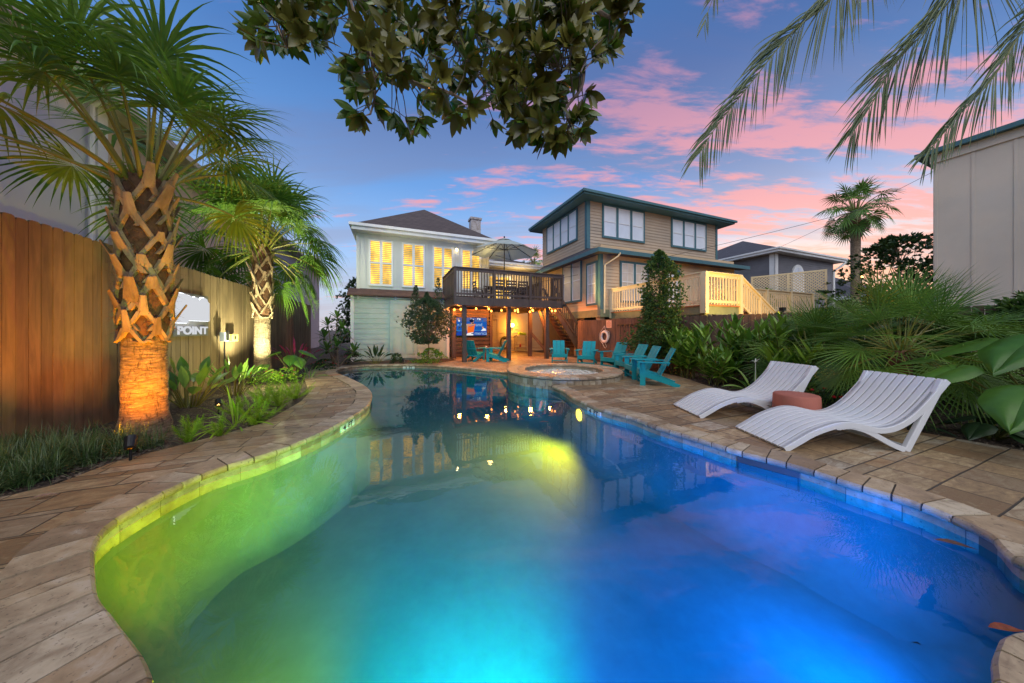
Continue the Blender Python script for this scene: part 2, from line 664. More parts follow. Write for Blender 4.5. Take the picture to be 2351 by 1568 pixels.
def water_material(name, bs, dist, foam=False):
    m = bpy.data.materials.new(name)
    m.use_nodes = True
    q = NT(m.node_tree)
    q.n.remove(q.n['Principled BSDF'])
    co = q.coords('Object')
    h = q.noise(co, bs, 3, 0.5, 0.3)
    nrm = q.bump(h, 0.30 if not foam else 1.0, dist)
    fr = q.node('ShaderNodeFresnel')
    fr.inputs['IOR'].default_value = 1.45
    q.l.new(nrm, fr.inputs['Normal'])
    tr = q.node('ShaderNodeBsdfTransparent')
    tr.inputs[0].default_value = (0.11, 0.74, 1.0, 1)
    gl = q.node('ShaderNodeBsdfGlossy')
    gl.inputs['Roughness'].default_value = 0.0 if not foam else 0.08
    q.l.new(nrm, gl.inputs['Normal'])
    mx = q.node('ShaderNodeMixShader')
    q.l.new(fr.outputs[0], mx.inputs[0])
    q.l.new(tr.outputs[0], mx.inputs[1])
    q.l.new(gl.outputs[0], mx.inputs[2])
    out = mx.outputs[0]
    if foam:
        df = q.node('ShaderNodeBsdfDiffuse')
        df.inputs[0].default_value = (0.72, 0.80, 0.74, 1)
        m2 = q.node('ShaderNodeMixShader')
        fn = q.noise(co, 5, 8, 0.7, 1.5)
        q.l.new(q.maprange(fn, 0.40, 0.62, 0.15, 0.85), m2.inputs[0])
        q.l.new(out, m2.inputs[1])
        q.l.new(df.outputs[0], m2.inputs[2])
        out = m2.outputs[0]
    q.l.new(out, q.n['Material Output'].inputs[0])
    return m


M_water = water_material('pool_water', 3.0, 0.006)
M_spawater = water_material('spa_water', 9.0, 0.05, True)


def mulch_material():
    m = bpy.data.materials.new('bark_mulch')
    m.use_nodes = True
    q = NT(m.node_tree)
    p = q.n['Principled BSDF']
    co = q.coords('Object')
    v = q.node('ShaderNodeTexVoronoi')
    q.put(v.inputs['Vector'], q.mapping(q.vmath('ADD', co, q.vmath('MULTIPLY', q.noise(co, 8, 2, color=True), (0.1, 0.1, 0.1))), scale=(1, 2.2, 1)))
    v.inputs['Scale'].default_value = 22
    cc = q.sep(v.outputs['Color'])[0]
    n = q.noise(co, 1.2, 5, 0.6)
    c = q.ramp(cc, [(0, (0.028, 0.018, 0.012)), (0.5, (0.060, 0.038, 0.025)), (0.85, (0.11, 0.075, 0.05)), (1, (0.20, 0.15, 0.11))])
    c = q.mix(q.maprange(n, 0.4, 0.65, 0, 0.5), c, (0.03, 0.02, 0.014))
    q.l.new(c, p.inputs['Base Color'])
    p.inputs['Roughness'].default_value = 0.85
    q.l.new(q.bump(q.math('ADD', v.outputs['Distance'], cc), 0.9, 0.02), p.inputs['Normal'])
    return m


M_mulch = mulch_material()


def sheet(name, outer, holes, z, material, kind='structure'):
    """flat sheet with holes"""
    loops = [[Vector((p[0], p[1], 0)) for p in outer]] + [[Vector((p[0], p[1], 0)) for p in h] for h in holes]
    tris = tessellate_polygon(loops)
    vs = [p for lp in loops for p in lp]
    mb = MB()
    fs = []
    for t in tris:
        a, b, c = (vs[i] for i in t)
        if (b - a).cross(c - a).z < 0:
            t = (t[0], t[2], t[1])
        fs.append(t)
    mb.add([(p.x, p.y, z) for p in vs], fs)
    return tag(mb.build(name, material), kind=kind)


hole = offset(pool, 0.14)
sheet('ground', [(-900, -400), (900, -400), (900, 1500), (-900, 1500)], [hole], -0.035, M_mulch)

deck_left = [(-30, 1150), (0, 1142), (124, 1113), (265, 1059), (389, 1028), (518, 995), (601, 972), (650, 945), (690, 922), (709, 903), (704, 884), (697, 866),
             (712, 848), (760, 840), (850, 835.5), (1000, 834)]
deck_pts = [gp(*p) for p in deck_left]
deck_pts = [Vector((-4.25, -3, 0)), Vector((-4.45, 1.0, 0))] + deck_pts
deck_pts += [W(2.85, 14.2), W(2.85, 20.5), W(8.9, 20.5), W(8.9, 13.4), Vector((4.4, 12.2, 0)), Vector((5.0, 10.4, 0)), Vector((5.25, 9.2, 0)), gp(1620, 884), gp(1679, 901), gp(1800, 925), gp(1950, 952), gp(2123, 993.6),
             gp(2351, 1035), Vector((6.5, 2.0, 0)), Vector((6.9, -3, 0))]
deck_pts.reverse()
sheet('pool_deck', deck_pts, [hole], 0.0, M_deck)

# ---- edge stones: each one a small rounded slab, with a bullnose over the water
mb = MB()
tile = MB()
nP = len(pool)
nrm = [(offset(pool, 1.0)[i] - pool[i]).normalized() for i in range(nP)]
cuts = []
i = 0
fine = resample(pool_fine, 0.055)
fo = offset(fine, 1.0)
fn_ = [(fo[i] - fine[i]).normalized() for i in range(len(fine))]
nF = len(fine)
k = 0
while k < nF:
    m_ = random.choice((3, 3, 4, 4, 5))
    e = min(k + m_, nF)
    p0, p1 = fine[k], fine[e % nF]
    if not in_spa((p0 + p1) / 2, 1.93):
        t = random.random() ** 1.1
        near = (p0.length < 3.2 and p0.x < 0)
        dp = random.uniform(0.27, 0.33)
        zt = 0.012 + random.uniform(0, 0.005)
        idx = list(range(k, e + 1))
        ins, prof = 0.0065, []
        rows = []
        for j in idx:
            q, nn = fine[j % nF], fn_[j % nF]
            sgn = 0
            tang = Vector((-nn.y, nn.x, 0))
            if j == k:
                sgn = -1
            if j == e:
                sgn = 1
            qq = q - tang * sgn * ins * (-1)
            qq = q + tang * (-ins if j == e else (ins if j == k else 0))
            rr = [(-0.012, -0.058), (-0.024, -0.045), (-0.028, -0.026), (-0.024, -0.008), (-0.010, zt - 0.003), (0.012, zt), (dp, zt), (dp, -0.03)]
            rows.append([qq + nn * a + Vector((0, 0, z)) for a, z in rr])
        n2 = len(rows[0])
        vs = [p for r in rows for p in r]
        fs = [(a * n2 + b, a * n2 + b + 1, (a + 1) * n2 + b + 1, (a + 1) * n2 + b) for a in range(len(rows) - 1) for b in range(n2 - 1)]
        fs += [tuple(range(n2 - 1, -1, -1)), tuple((len(rows) - 1) * n2 + b for b in range(n2))]
        mb.add(vs, fs, t)
    k = e
cop = tag(mb.build('coping', M_coping), kind='structure')
# grout bed under the edge stones
gb = MB()
for j in range(nF):
    a, b = fine[j], fine[(j + 1) % nF]
    na, nb = fn_[j], fn_[(j + 1) % nF]
    if in_spa(a, 1.93):
        continue
    up = Vector((0, 0, 0.006))
    gb.face([a + na * 0.0 + up, b + nb * 0.0 + up, b + nb * 0.30 + up, a + na * 0.30 + up])
    gb.face([a - na * 0.006 + up, b - nb * 0.006 + up, b - nb * 0.006 - up * 9, a - na * 0.006 - up * 9])
tag(gb.build('coping_grout', mat('grout', (0.05, 0.04, 0.03), 0.9)), kind='structure')

# waterline tiles: one row of stone tiles round the pool
SK = gp(1762, 1052)            # the skimmer mouth
SKi = min(range(nF), key=lambda j: (fine[j] - SK).length)
k = 0
tiles = MB()
while k < nF:
    e = min(k + random.choice((5, 6, 6)), nF)
    t = random.random() * 0.9
    if True:
        a0 = [fine[j % nF] + fn_[j % nF] * 0.004 for j in range(k, e + 1)]
        for a, b, sa, sb in zip(a0, a0[1:], [0.003] + [0] * 20, [0] * (len(a0) - 2) + [0.003]):
            dv = (b - a).normalized()
            a1, b1 = a + dv * sa, b - dv * sb
            tiles.face([a1 + Vector((0, 0, -0.055)), a1 + Vector((0, 0, -0.21)), b1 + Vector((0, 0, -0.21)), b1 + Vector((0, 0, -0.055))], t)
    k = e
tag(tiles.build('waterline_tiles', M_tile), kind='structure')

# pool shell: wall, cove, floor
sh = MB()
rings = [[p + n_ * 0.01 + Vector((0, 0, -0.20)) for p, n_ in zip(pool, nrm)]]
rings.append([p + n_ * 0.01 + Vector((0, 0, -0.50)) for p, n_ in zip(pool, nrm)])
for ins, z in ((0.014, -0.60), (0.055, -0.71), (0.125, -0.81), (0.22, -0.885), (0.34, -0.93), (0.46, -0.945)):
    rings.append([p - n_ * ins + Vector((0, 0, z)) for p, n_ in zip(pool, nrm)])
fl = [Vector((p.x, p.y, -0.944)) for p in pool]
vs = [p for r in rings for p in r]
fs = [(a * nP + b, (a + 1) * nP + b, (a + 1) * nP + (b + 1) % nP, a * nP + (b + 1) % nP) for a in range(len(rings) - 1) for b in range(nP)]
sh.add(vs, fs)
tris = tessellate_polygon([[Vector((p.x, p.y, 0)) for p in fl]])
fs = []
for t in tris:
    a, b, c = (fl[i] for i in t)
    fs.append(t if (b - a).cross(c - a).z > 0 else (t[0], t[2], t[1]))
sh.add(fl, fs)
tag(sh.build('pool_shell', M_plaster, smooth='auto'), kind='structure')
tb = MB()
for j in range(nP):
    a, b2 = pool[j] + nrm[j] * 0.012, pool[(j + 1) % nP] + nrm[(j + 1) % nP] * 0.012
    tb.face([a + Vector((0, 0, -0.03)), a + Vector((0, 0, -0.215)), b2 + Vector((0, 0, -0.215)), b2 + Vector((0, 0, -0.03))])
tag(tb.build('tile_grout', mat('tile_grout', (0.16, 0.14, 0.11), 0.8)), kind='structure')
sheet('water', [p + n_ * 0.01 for p, n_ in zip(pool, nrm)], [], ZW, M_water)


def pool_tile_sign(u, v, words, label, wide=0.42):
    """white depth marker on the waterline tiles"""
    g = gp(u, v)
    j = min(range(nF), key=lambda j: (fine[j] - g).length)
    nn = fn_[j]
    rz = atan2(-nn.y, -nn.x) + pi / 2
    t = thing('depth_marker', label, 'depth marker', fine[j] - nn * 0.004 + Vector((0, 0, -0.105)), rz, 'depth markers on the pool wall')
    b = MB()
    b.box(-wide / 2, wide / 2, -0.004, 0.02, -0.052, 0.046)
    b.build('tile', mat('white_tile', (0.75, 0.75, 0.72), 0.3, 0.04), t, bevel=0.002)
    bl = mat('black_glaze', (0.012, 0.012, 0.015), 0.3)
    text_obj('lettering', words, 0.115, 0.0012, bl, t, (0, -0.0055, -0.041), (pi / 2, 0, 0), True, 1.2)


pool_tile_sign(1365, 934, '4  FT', 'white depth marker reading four feet beside the pool lamp', 0.42)
pool_tile_sign(800, 960, '4  FT', 'white depth marker reading four feet on the wall opposite the pool lamp', 0.42)
pool_tile_sign(937, 838, '3  FT', 'white depth marker reading three feet at the far end of the pool', 0.5)

# skimmer mouth
nn = fn_[SKi]
t = thing('pool_skimmer', 'dark slot of the skimmer under the coping beside the front lounger', 'skimmer', fine[SKi] + Vector((0, 0, -0.14)), atan2(-nn.y, -nn.x) + pi / 2)
b = MB()
b.box(-0.27, 0.27, -0.010, 0.02, -0.13, 0.082)  # flat dark panel paints the shade of the open slot
b.build('mouth', mat('mouth_shade', (0.05, 0.045, 0.04), 0.6), t)
b = MB()
b.box(-0.25, 0.25, -0.016, -0.011, -0.12, 0.01)
b.build('flap', mat('skimmer_flap', (0.10, 0.09, 0.08), 0.5), t)

# floor drains
for (u, v), sz_, txt in (((1198, 941), 0.14, 'round pale main drain cover nearer the far end'), ((1232, 958), 0.14, 'round pale main drain cover closer to the pool lamp')):
    Z = (CH + 0.945) * F / (v - HZ)
    t = MB()
    t.lathe([(0.0, 0.03), (sz_ * 0.5, 0.028), (sz_ * 0.8, 0.02), (sz_, 0.0)], n=24)
    o = t.build('drain_cover', mat('drain_plastic', (0.7, 0.8, 0.8), 0.5))
    o.location = ((u - CX) * Z / F, Z, -0.944)
    tag(o, txt, 'drain cover', 'drain covers on the pool floor')

# ---- pool lamps (LED, the amber one by the marker in view, the rest unseen)
def pool_lamp(pos, nn, col, label, energy, target, angle=120, glow=40.0, r=0.12):
    t = thing('pool_lamp', label, 'pool lamp', pos, atan2(nn.y, nn.x), 'underwater pool lamps')
    b = MB()
    b.lathe([(r + 0.02, -0.0), (r + 0.02, 0.02), (r, 0.028), (r, 0.012)], n=20)
    o = b.build('bezel', mat('lamp_bezel', (0.6, 0.6, 0.6), 0.3, metal=1), t)
    b2 = MB()
    b2.lathe([(0.0, 0.026), (r * 0.6, 0.022), (r, 0.012)], n=20)
    o2 = b2.build('lens', emat('lamp_lens', (1.0, 0.10, 0.006) if col[0] > 0.5 else col, glow), t)
    for x in (o, o2):
        x.rotation_euler = (0, pi / 2, 0)
    bpy.context.view_layer.update()
    lamp('pool_light', 'SPOT', Vector(pos) + nn * 0.09, energy, col, target, 0.08, angle, 1.0)
    return t


jl = min(range(nF), key=lambda j: (fine[j] - gp(1332, 920)).length)
pl = fine[jl]
pool_lamp(pl + Vector((0, 0, -0.29)), -fn_[jl], (1.0, 0.13, 0.0), 'bright amber lamp below the water next to a depth marker', 5200, (-1.9, 5.2, -0.80), 150, 60)
# the rest are unseen, added at the near end to colour the water
pool_lamp(Vector((-0.75, 0.68, -0.72)), Vector((0, 1, 0)), (1.0, 0.22, 0.0), 'unseen amber pool lamp on the near end wall', 7600, (-3.1, 2.9, -0.40), 80, 8)
pool_lamp(Vector((-0.25, 0.60, -0.30)), Vector((0, 1, 0)), (0.0, 0.42, 1.0), 'unseen pale blue pool lamp on the near end wall', 1250, (-0.35, 4.6, -0.80), 88, 8)
pool_lamp(Vector((0.9, 0.64, -0.30)), Vector((0, 1, 0)), (0.0, 0.24, 1.0), 'unseen blue pool lamp on the near end wall', 760, (0.6, 3.9, -0.80), 120, 8)
pool_lamp(Vector((2.3, 1.42, -0.5)), Vector((-0.3, 1, 0)).normalized(), (0.0, 0.22, 1.0), 'unseen blue pool lamp added to light the near bay', 620, (2.0, 5.0, -0.40), 150, 8)
pool_lamp(Vector((0.25, 0.58, -0.60)), Vector((0, 1, 0)), (0.0, 1.0, 0.05), 'unseen green pool lamp added in the middle of the near end wall', 1900, (-1.35, 4.2, -1.25), 78, 8)

# ---- spa
spa = MB()
z0 = -1.25
spa.lathe([(SPI, -0.75), (SPI, SPH - 0.01), (SPO - 0.04, SPH - 0.01), (SPO - 0.04, z0)], n=72)
spa.lathe([(0.0, -0.72), (SPI, -0.72)], n=40)
# block facing
for zz0, zz1, off in ((z0, -0.06, 0.0), (-0.055, SPH - 0.045, 0.5)):
    n = 58
    for j in range(n):
        a0, a1 = 2 * pi * (j + off) / n + 0.0035, 2 * pi * (j + 1 + off) / n - 0.0035
        P = [SPC * 0 + Vector((cos(a) * SPO, sin(a) * SPO, 0)) for a in (a0, (a0 + a1) / 2, a1)]
        Q = [Vector((cos(a) * (SPO - 0.04), sin(a) * (SPO - 0.04), 0)) for a in (a0, (a0 + a1) / 2, a1)]
        t = random.random() * 0.95
        e0, e1 = Vector((0, 0, zz0)), Vector((0, 0, zz1))
        for a, b_ in ((0, 1), (1, 2)):
            spa.face([P[a] + e0, P[b_] + e0, P[b_] + e1, P[a] + e1], t, 1)
        spa.face([P[0] + e1, P[2] + e1, Q[2] + e1, Q[0] + e1], t, 1)
        spa.face([Q[0] + e0, P[0] + e0, P[0] + e1, Q[0] + e1], t, 1)
        spa.face([P[2] + e0, Q[2] + e0, Q[2] + e1, P[2] + e1], t, 1)
    for j in range(46):
        a0, a1 = 2 * pi * (j + off) / 46 + 0.003, 2 * pi * (j + 1 + off) / 46 - 0.003
        if zz0 < -1:
            continue
        r = SPI - 0.012
        spa.face([(cos(a1) * r, sin(a1) * r, -0.2), (cos(a0) * r, sin(a0) * r, -0.2), (cos(a0) * r, sin(a0) * r, zz1), (cos(a1) * r, sin(a1) * r, zz1)], random.random() * 0.9, 1)
M_mortar = mat('mortar', (0.28, 0.24, 0.18), 0.8)
spath = thing('spa', 'round raised stone spa with bubbling water at the far side of the pool', 'spa', SPC)
spa.build('tiled_wall', [M_mortar, M_tile], spath)
rim = MB()
for (ra, rb, n) in ((SPI - 0.035, SPI + 0.20, 44), (SPI + 0.206, SPO + 0.035, 50)):
    for j in range(n):
        a0, a1 = 2 * pi * j / n + 0.003, 2 * pi * (j + 1) / n - 0.003
        zt = SPH + 0.04 + random.uniform(0, 0.004)
        vs = []
        for a in (a0, (a0 + a1) / 2, a1):
            for r, z in ((ra, SPH - 0.01), (ra - 0.0, zt - 0.01), (ra + 0.012, zt), (rb - 0.012, zt), (rb, zt - 0.01), (rb, SPH - 0.012)):
                vs.append((r * cos(a), r * sin(a), z))
        fs = [(a * 6 + b, (a + 1) * 6 + b, (a + 1) * 6 + b + 1, a * 6 + b + 1) for a in range(2) for b in range(5)] + [(0, 1, 2, 3, 4, 5), (17, 16, 15, 14, 13, 12)]
        rim.add(vs, fs, random.random() ** 1.2)
rim.build('rim', M_coping, spath)
wt = MB()
wt.lathe([(0.001, 0.0), (0.45, 0.012), (0.9, 0.0), (SPI - 0.013, 0.0)], n=48)
o = wt.build('spa_water', M_spawater, spath, smooth=True)
o.location = (0, 0, 0.045)
lamp('spa_light', 'POINT', SPC + Vector((0.95, 0.2, -0.12)), 7, (0.85, 1.0, 0.25), size=0.1)

# ================================================================== BUILDINGS, FENCES
def siding(mb, p, q, z0, z1, exp=0.14, proud=0.03, tone=0.5, mi=0):
    """lap boards on the wall plane p->q (outside on the right-hand side of p->q)"""
    p, q = Vector(p), Vector(q)
    d = (q - p).normalized()
    nn = Vector((d.y, -d.x, 0))
    n = max(1, round((z1 - z0) / exp))
    for i in range(n):
        a, b = z0 + (z1 - z0) * i / n, z0 + (z1 - z0) * (i + 1) / n
        t = max(0, min(1, tone + random.uniform(-0.2, 0.2)))
        o, o2 = nn * proud, nn * 0.002
        mb.face([p + o + Vector((0, 0, a)), q + o + Vector((0, 0, a)), q + o2 + Vector((0, 0, b)), p + o2 + Vector((0, 0, b))], t, mi)
        mb.face([p + Vector((0, 0, a)), q + Vector((0, 0, a)), q + o + Vector((0, 0, a)), p + o + Vector((0, 0, a))], t, mi)


def shingles(name):
    m = bpy.data.materials.new(name)
    m.use_nodes = True
    q = NT(m.node_tree)
    p = q.n['Principled BSDF']
    co = q.coords('Object')
    x, y, z = q.sep(co)
    b = q.node('ShaderNodeTexBrick')
    q.put(b.inputs['Vector'], q.comb(q.math('ADD', x, y), q.math('MULTIPLY', z, 2.0)))
    for k, v in (('Scale', 1.0), ('Mortar Size', 0.012), ('Bias', 0.0), ('Brick Width', 0.33), ('Row Height', 0.145)):
        b.inputs[k].default_value = v
    return m, q, p, b, co


def shingle_mat(name, c1, c2, cm):
    m, q, p, b, co = shingles(name)
    b.inputs['Color1'].default_value = (*c1, 1)
    b.inputs['Color2'].default_value = (*c2, 1)
    b.inputs['Mortar'].default_value = (*cm, 1)
    n = q.noise(co, 25, 3, 0.6)
    c = q.mix(q.maprange(n, 0.3, 0.7, 0, 0.5), b.outputs[0], cm)
    q.l.new(c, p.inputs['Base Color'])
    p.inputs['Roughness'].default_value = 0.85
    return m


M_roof_brown = shingle_mat('brown_shingles', (0.115, 0.085, 0.080), (0.075, 0.055, 0.052), (0.035, 0.027, 0.026))
M_roof_grey = shingle_mat('grey_shingles', (0.085, 0.085, 0.105), (0.055, 0.055, 0.070), (0.025, 0.025, 0.03))
M_roof_red = shingle_mat('reddish_shingles', (0.16, 0.085, 0.06), (0.10, 0.05, 0.04), (0.05, 0.03, 0.025))
M_white = mat('white_trim', (0.72, 0.72, 0.70), 0.45, 0.05, 3)
M_house = mat('pale_wall', (0.56, 0.56, 0.54), 0.65, 0.05, 1.5, 0.15, 30)
M_shed = mat('pale_green_boards', (0.44, 0.53, 0.47), 0.55, 0.07, 2.5, tone=(0.38, 0.46, 0.42))
M_wing = mat('cream_boards', (0.42, 0.36, 0.26), 0.6, 0.07, 2.0, tone=(0.34, 0.29, 0.20))
M_pane_lit = emat('lit_room', (1.0, 0.62, 0.10), 1.5)
_q = NT(M_pane_lit.node_tree)
_co = _q.coords('Object')
_n = _q.noise(_q.mapping(_co, scale=(1, 1, 0.6)), 1.3, 3, 0.5)
_e = [n for n in _q.n if n.type == 'EMISSION'][0]
_q.l.new(_q.maprange(_n, 0.35, 0.65, 0.75, 2.6, True), _e.inputs[1])
_q.l.new(_q.mix(_q.maprange(_q.noise(_co, 4, 3, 0.5), 0.4, 0.65, 0, 0.7), (1.0, 0.60, 0.09), (1.0, 0.45, 0.05)), _e.inputs[0])
M_slat = mat('shutter_slats', (0.50, 0.36, 0.15), 0.5, 0.05)
M_teal = mat('teal_trim', (0.045, 0.125, 0.15), 0.5, 0.12, 4)
M_tan = mat('tan_boards', (0.42, 0.33, 0.24), 0.65, 0.08, 1.2, tone=(0.36, 0.28, 0.20))
M_peach = mat('peach_boards', (0.58, 0.42, 0.25), 0.65, 0.08, 1.2, tone=(0.52, 0.37, 0.22))
M_blind = mat('window_blind', (0.62, 0.66, 0.72), 0.35, 0.06, 2, spec=0.7)
M_blind2 = mat('drawn_curtain', (0.50, 0.47, 0.42), 0.4, 0.10, 3)
M_sash = mat('sash_paint', (0.66, 0.68, 0.70), 0.4, 0.05)
M_deckw = mat('dark_stain', (0.052, 0.030, 0.022), 0.5, 0.35, 3, 0.3, 50, tone=(0.095, 0.058, 0.042), stretch=(1, 1, 0.5))
M_cream = mat('cream_paint', (0.70, 0.58, 0.36), 0.5, 0.05, 3)
M_green = mat('green_paint', (0.16, 0.19, 0.12), 0.6, 0.15, 4)
M_orange = mat('orange_floor', (0.40, 0.13, 0.045), 0.6, 0.15, 6)
M_metal = mat('dark_metal', (0.03, 0.03, 0.032), 0.4, 0.1, metal=0.6)
M_steel = mat('rail_steel', (0.55, 0.56, 0.58), 0.3, 0.1, metal=0.8)


def fence_mat(name, a, b):
    m = bpy.data.materials.new(name)
    m.use_nodes = True
    q = NT(m.node_tree)
    p = q.n['Principled BSDF']
    t = q.attr('tone')
    co = q.vmath('ADD', q.mapping(q.coords('Object'), scale=(9, 9, 0.9)), q.comb(q.math('MULTIPLY', t, 50), 0, q.math('MULTIPLY', t, 23)))
    n = q.noise(co, 1.5, 8, 0.65, 0.6)
    c = q.mix(t, a, b)
    c = q.mix(q.maprange(n, 0.35, 0.65, 0.55, 0), c, tuple(x * 0.35 for x in a))
    n2 = q.noise(q.mapping(q.coords('Object'), scale=(1, 1, 0.5)), 1.1, 4, 0.6)
    c = q.mix(q.maprange(n2, 0.5, 0.72, 0, 0.45), c, tuple(min(1, x * 1.7) for x in b))
    k = q.noise(q.mapping(q.coords('Object'), scale=(1, 1, 0.35)), 9, 2, 0.5)
    c = q.mix(q.maprange(k, 0.73, 0.78, 0, 0.8), c, tuple(x * 0.2 for x in a))
    q.l.new(c, p.inputs['Base Color'])
    p.inputs['Roughness'].default_value = 0.72
    q.l.new(q.bump(n, 0.5, 0.006), p.inputs['Normal'])
    return m


M_fence = fence_mat('cedar_boards', (0.13, 0.085, 0.046), (0.20, 0.135, 0.075))
M_fence2 = fence_mat('red_brown_boards', (0.115, 0.060, 0.042), (0.16, 0.085, 0.058))


def picket_fence(name, label, pts, top, material, z0=-0.03, wd=0.142, dogear=True, side=1):
    t = thing(name, label, 'fence', (pts[0].x, pts[0].y, 0))
    org = Vector((pts[0].x, pts[0].y, 0))
    mb, posts, rails = MB(), MB(), MB()
    for a, b in zip(pts, pts[1:]):
        a, b = a - org, b - org
        L = (b - a).length
        d = (b - a) / L
        nn = Vector((d.y, -d.x, 0)) * side
        n = int(L / wd)
        for i in range(n):
            tone = random.random()
            x0, x1 = (i + 0.03) * L / n, (i + 0.97) * L / n
            h = top + random.uniform(-0.012, 0.012)
            dz = random.uniform(-0.003, 0.006)
            c = 0.035
            prof = [(x0, z0), (x1, z0), (x1, h - c), (x1 - c * 0.35, h - c * 0.25), (x1 - c, h), (x0 + c, h), (x0 + c * 0.35, h - c * 0.25), (x0, h - c)] if dogear else [(x0, z0), (x1, z0), (x1, h), (x0, h)]
            fr = [a + d * x + nn * (0.02 + dz) + Vector((0, 0, z)) for x, z in prof]
            bk = [a + d * x + nn * dz + Vector((0, 0, z)) for x, z in prof]
            k = len(prof)
            mb.add(fr + bk, [tuple(range(k)), tuple(range(2 * k - 1, k - 1, -1))] + [(j, k + j, k + (j + 1) % k, (j + 1) % k) for j in range(k)], tone)
        for z in (0.4, top * 0.55, top - 0.35):
            rails.beam(a - nn * 0.03 + Vector((0, 0, z)), b - nn * 0.03 + Vector((0, 0, z)), 0.04, 0.09)
        m_ = max(1, int(L / 2.4))
        for i in range(m_ + 1):
            c_ = a + d * (L * i / m_) - nn * 0.09
            posts.box(c_.x - 0.045, c_.x + 0.045, c_.y - 0.045, c_.y + 0.045, z0, top - 0.08)
    mb.build('boards', material, t)
    rails.build('rails', material, t)
    posts.build('fence_posts', material, t)
    return t


picket_fence('wooden_fence', 'tall cedar board fence behind the two uplit palms', [W(-4.23, -1), W(-4.23, 19.5)], 2.83, M_fence, side=1)
picket_fence('wooden_fence', 'red-brown board fence behind the turquoise chairs and the leafy bed', [W(8.95, 13.0), Vector((5.2, 12.0, 0)), Vector((7.1, 9.3, 0)), Vector((9.0, 7.0, 0)), Vector((10.2, 4, 0)), Vector((10.6, -2, 0))],
             1.95, M_fence2, side=1)


def window(parent, x, z0, wd, ht, y, cols, frame_m, sash_m, pane_m, tw=0.10, lit=False, mull=0.10, meet=True, grid=None, name='window'):
    """window with cols sashes on a wall facing -y at plane y (local frame of parent)"""
    fr = MB()
    fr.box(x - tw, x, y - 0.055, y, z0 - tw, z0 + ht + tw)
    fr.box(x + wd, x + wd + tw, y - 0.055, y, z0 - tw, z0 + ht + tw)
    fr.box(x, x + wd, y - 0.055, y, z0 + ht, z0 + ht + tw)
    fr.box(x, x + wd, y - 0.075, y, z0 - tw, z0)
    cw = (wd - mull * (cols - 1)) / cols
    for i in range(1, cols):
        fr.box(x + i * cw + (i - 1) * mull, x + i * (cw + mull), y - 0.05, y, z0, z0 + ht)
    o = fr.build(name, frame_m, parent, bevel=0.0)
    pn, sh_, sl = MB(), MB(), MB()
    for i in range(cols):
        xa = x + i * (cw + mull)
        pn.box(xa + 0.01, xa + cw - 0.01, y - 0.014, y - 0.004, z0, z0 + ht)
        s = 0.035
        sh_.box(xa, xa + s, y - 0.042, y - 0.014, z0, z0 + ht)
        sh_.box(xa + cw - s, xa + cw, y - 0.042, y - 0.014, z0, z0 + ht)
        sh_.box(xa + s, xa + cw - s, y - 0.042, y - 0.014, z0 + ht - s, z0 + ht)
        sh_.box(xa + s, xa + cw - s, y - 0.042, y - 0.014, z0, z0 + s * 1.3)
        if meet:
            sh_.box(xa + s, xa + cw - s, y - 0.044, y - 0.014, z0 + ht * 0.5 - 0.03, z0 + ht * 0.5 + 0.03)
        if grid:
            for gx in range(1, grid[0]):
                X = xa + s + (cw - 2 * s) * gx / grid[0]
                sh_.box(X - 0.01, X + 0.01, y - 0.036, y - 0.014, z0 + s, z0 + ht - s)
            for gz in range(1, grid[1]):
                Z = z0 + ht * gz / grid[1]
                sh_.box(xa + s, xa + cw - s, y - 0.034, y - 0.014, Z - 0.01, Z + 0.01)
        if lit:
            n = int((ht - 2 * s) / 0.095)
            for k in range(n):
                Z = z0 + s + (ht - 2 * s) * (k + 0.5) / n
                for xa2, xb2 in ((xa + s, xa + cw - s),):
                    op = 0.022
                    sl.add([(xa2, y - 0.034, Z - op), (xb2, y - 0.034, Z - op), (xb2, y - 0.018, Z + op), (xa2, y - 0.018, Z + op)], [(0, 1, 2, 3)])
    pn.build('pane', pane_m, o)
    sh_.build('sash', sash_m, o)
    if lit:
        sl.build('shutter_slats', M_slat, o)
    return o


def hip_roof(parent, name, x0, x1, y0, y1, z, rise, ridge, material, fascia_m, fh=0.2, gutter=True):
    """ridge = (xa, ya, xb, yb)"""
    mb = MB()
    A, B_, C, D = (x0, y0, z), (x1, y0, z), (x1, y1, z), (x0, y1, z)
    R1, R2 = (ridge[0], ridge[1], z + rise), (ridge[2], ridge[3], z + rise)
    if abs(ridge[0] - ridge[2]) < abs(ridge[1] - ridge[3]):
        mb.face([A, B_, R1]); mb.face([B_, C, R2, R1]); mb.face([C, D, R2]); mb.face([D, A, R1, R2])
    else:
        mb.face([A, B_, R2, R1]); mb.face([B_, C, R2]); mb.face([C, D, R1, R2]); mb.face([D, A, R1])
    mb.face([D, C, B_, A])
    o = mb.build(name, material, parent)
    fm = MB()
    e = 0.03
    fm.box(x0 - e, x1 + e, y0 - e, y0, z - fh, z + 0.03)
    fm.box(x0 - e, x1 + e, y1, y1 + e, z - fh, z + 0.03)
    fm.box(x0 - e, x0, y0, y1, z - fh, z + 0.03)
    fm.box(x1, x1 + e, y0, y1, z - fh, z + 0.03)
    if gutter:
        fm.box(x0 - 0.13, x1 + 0.13, y0 - 0.13, y0 - e - 0.002, z - 0.09, z + 0.04)
        fm.box(x0 - 0.13, x0 - e - 0.002, y0, y1, z - 0.09, z + 0.04)
    fm.build('fascia', fascia_m, o)
    sf = MB()
    sf.face([(x0, y0, z - fh), (x0, y1, z - fh), (x1, y1, z - fh), (x1, y0, z - fh)])
    sf.build('soffit', fascia_m, o)
    return o


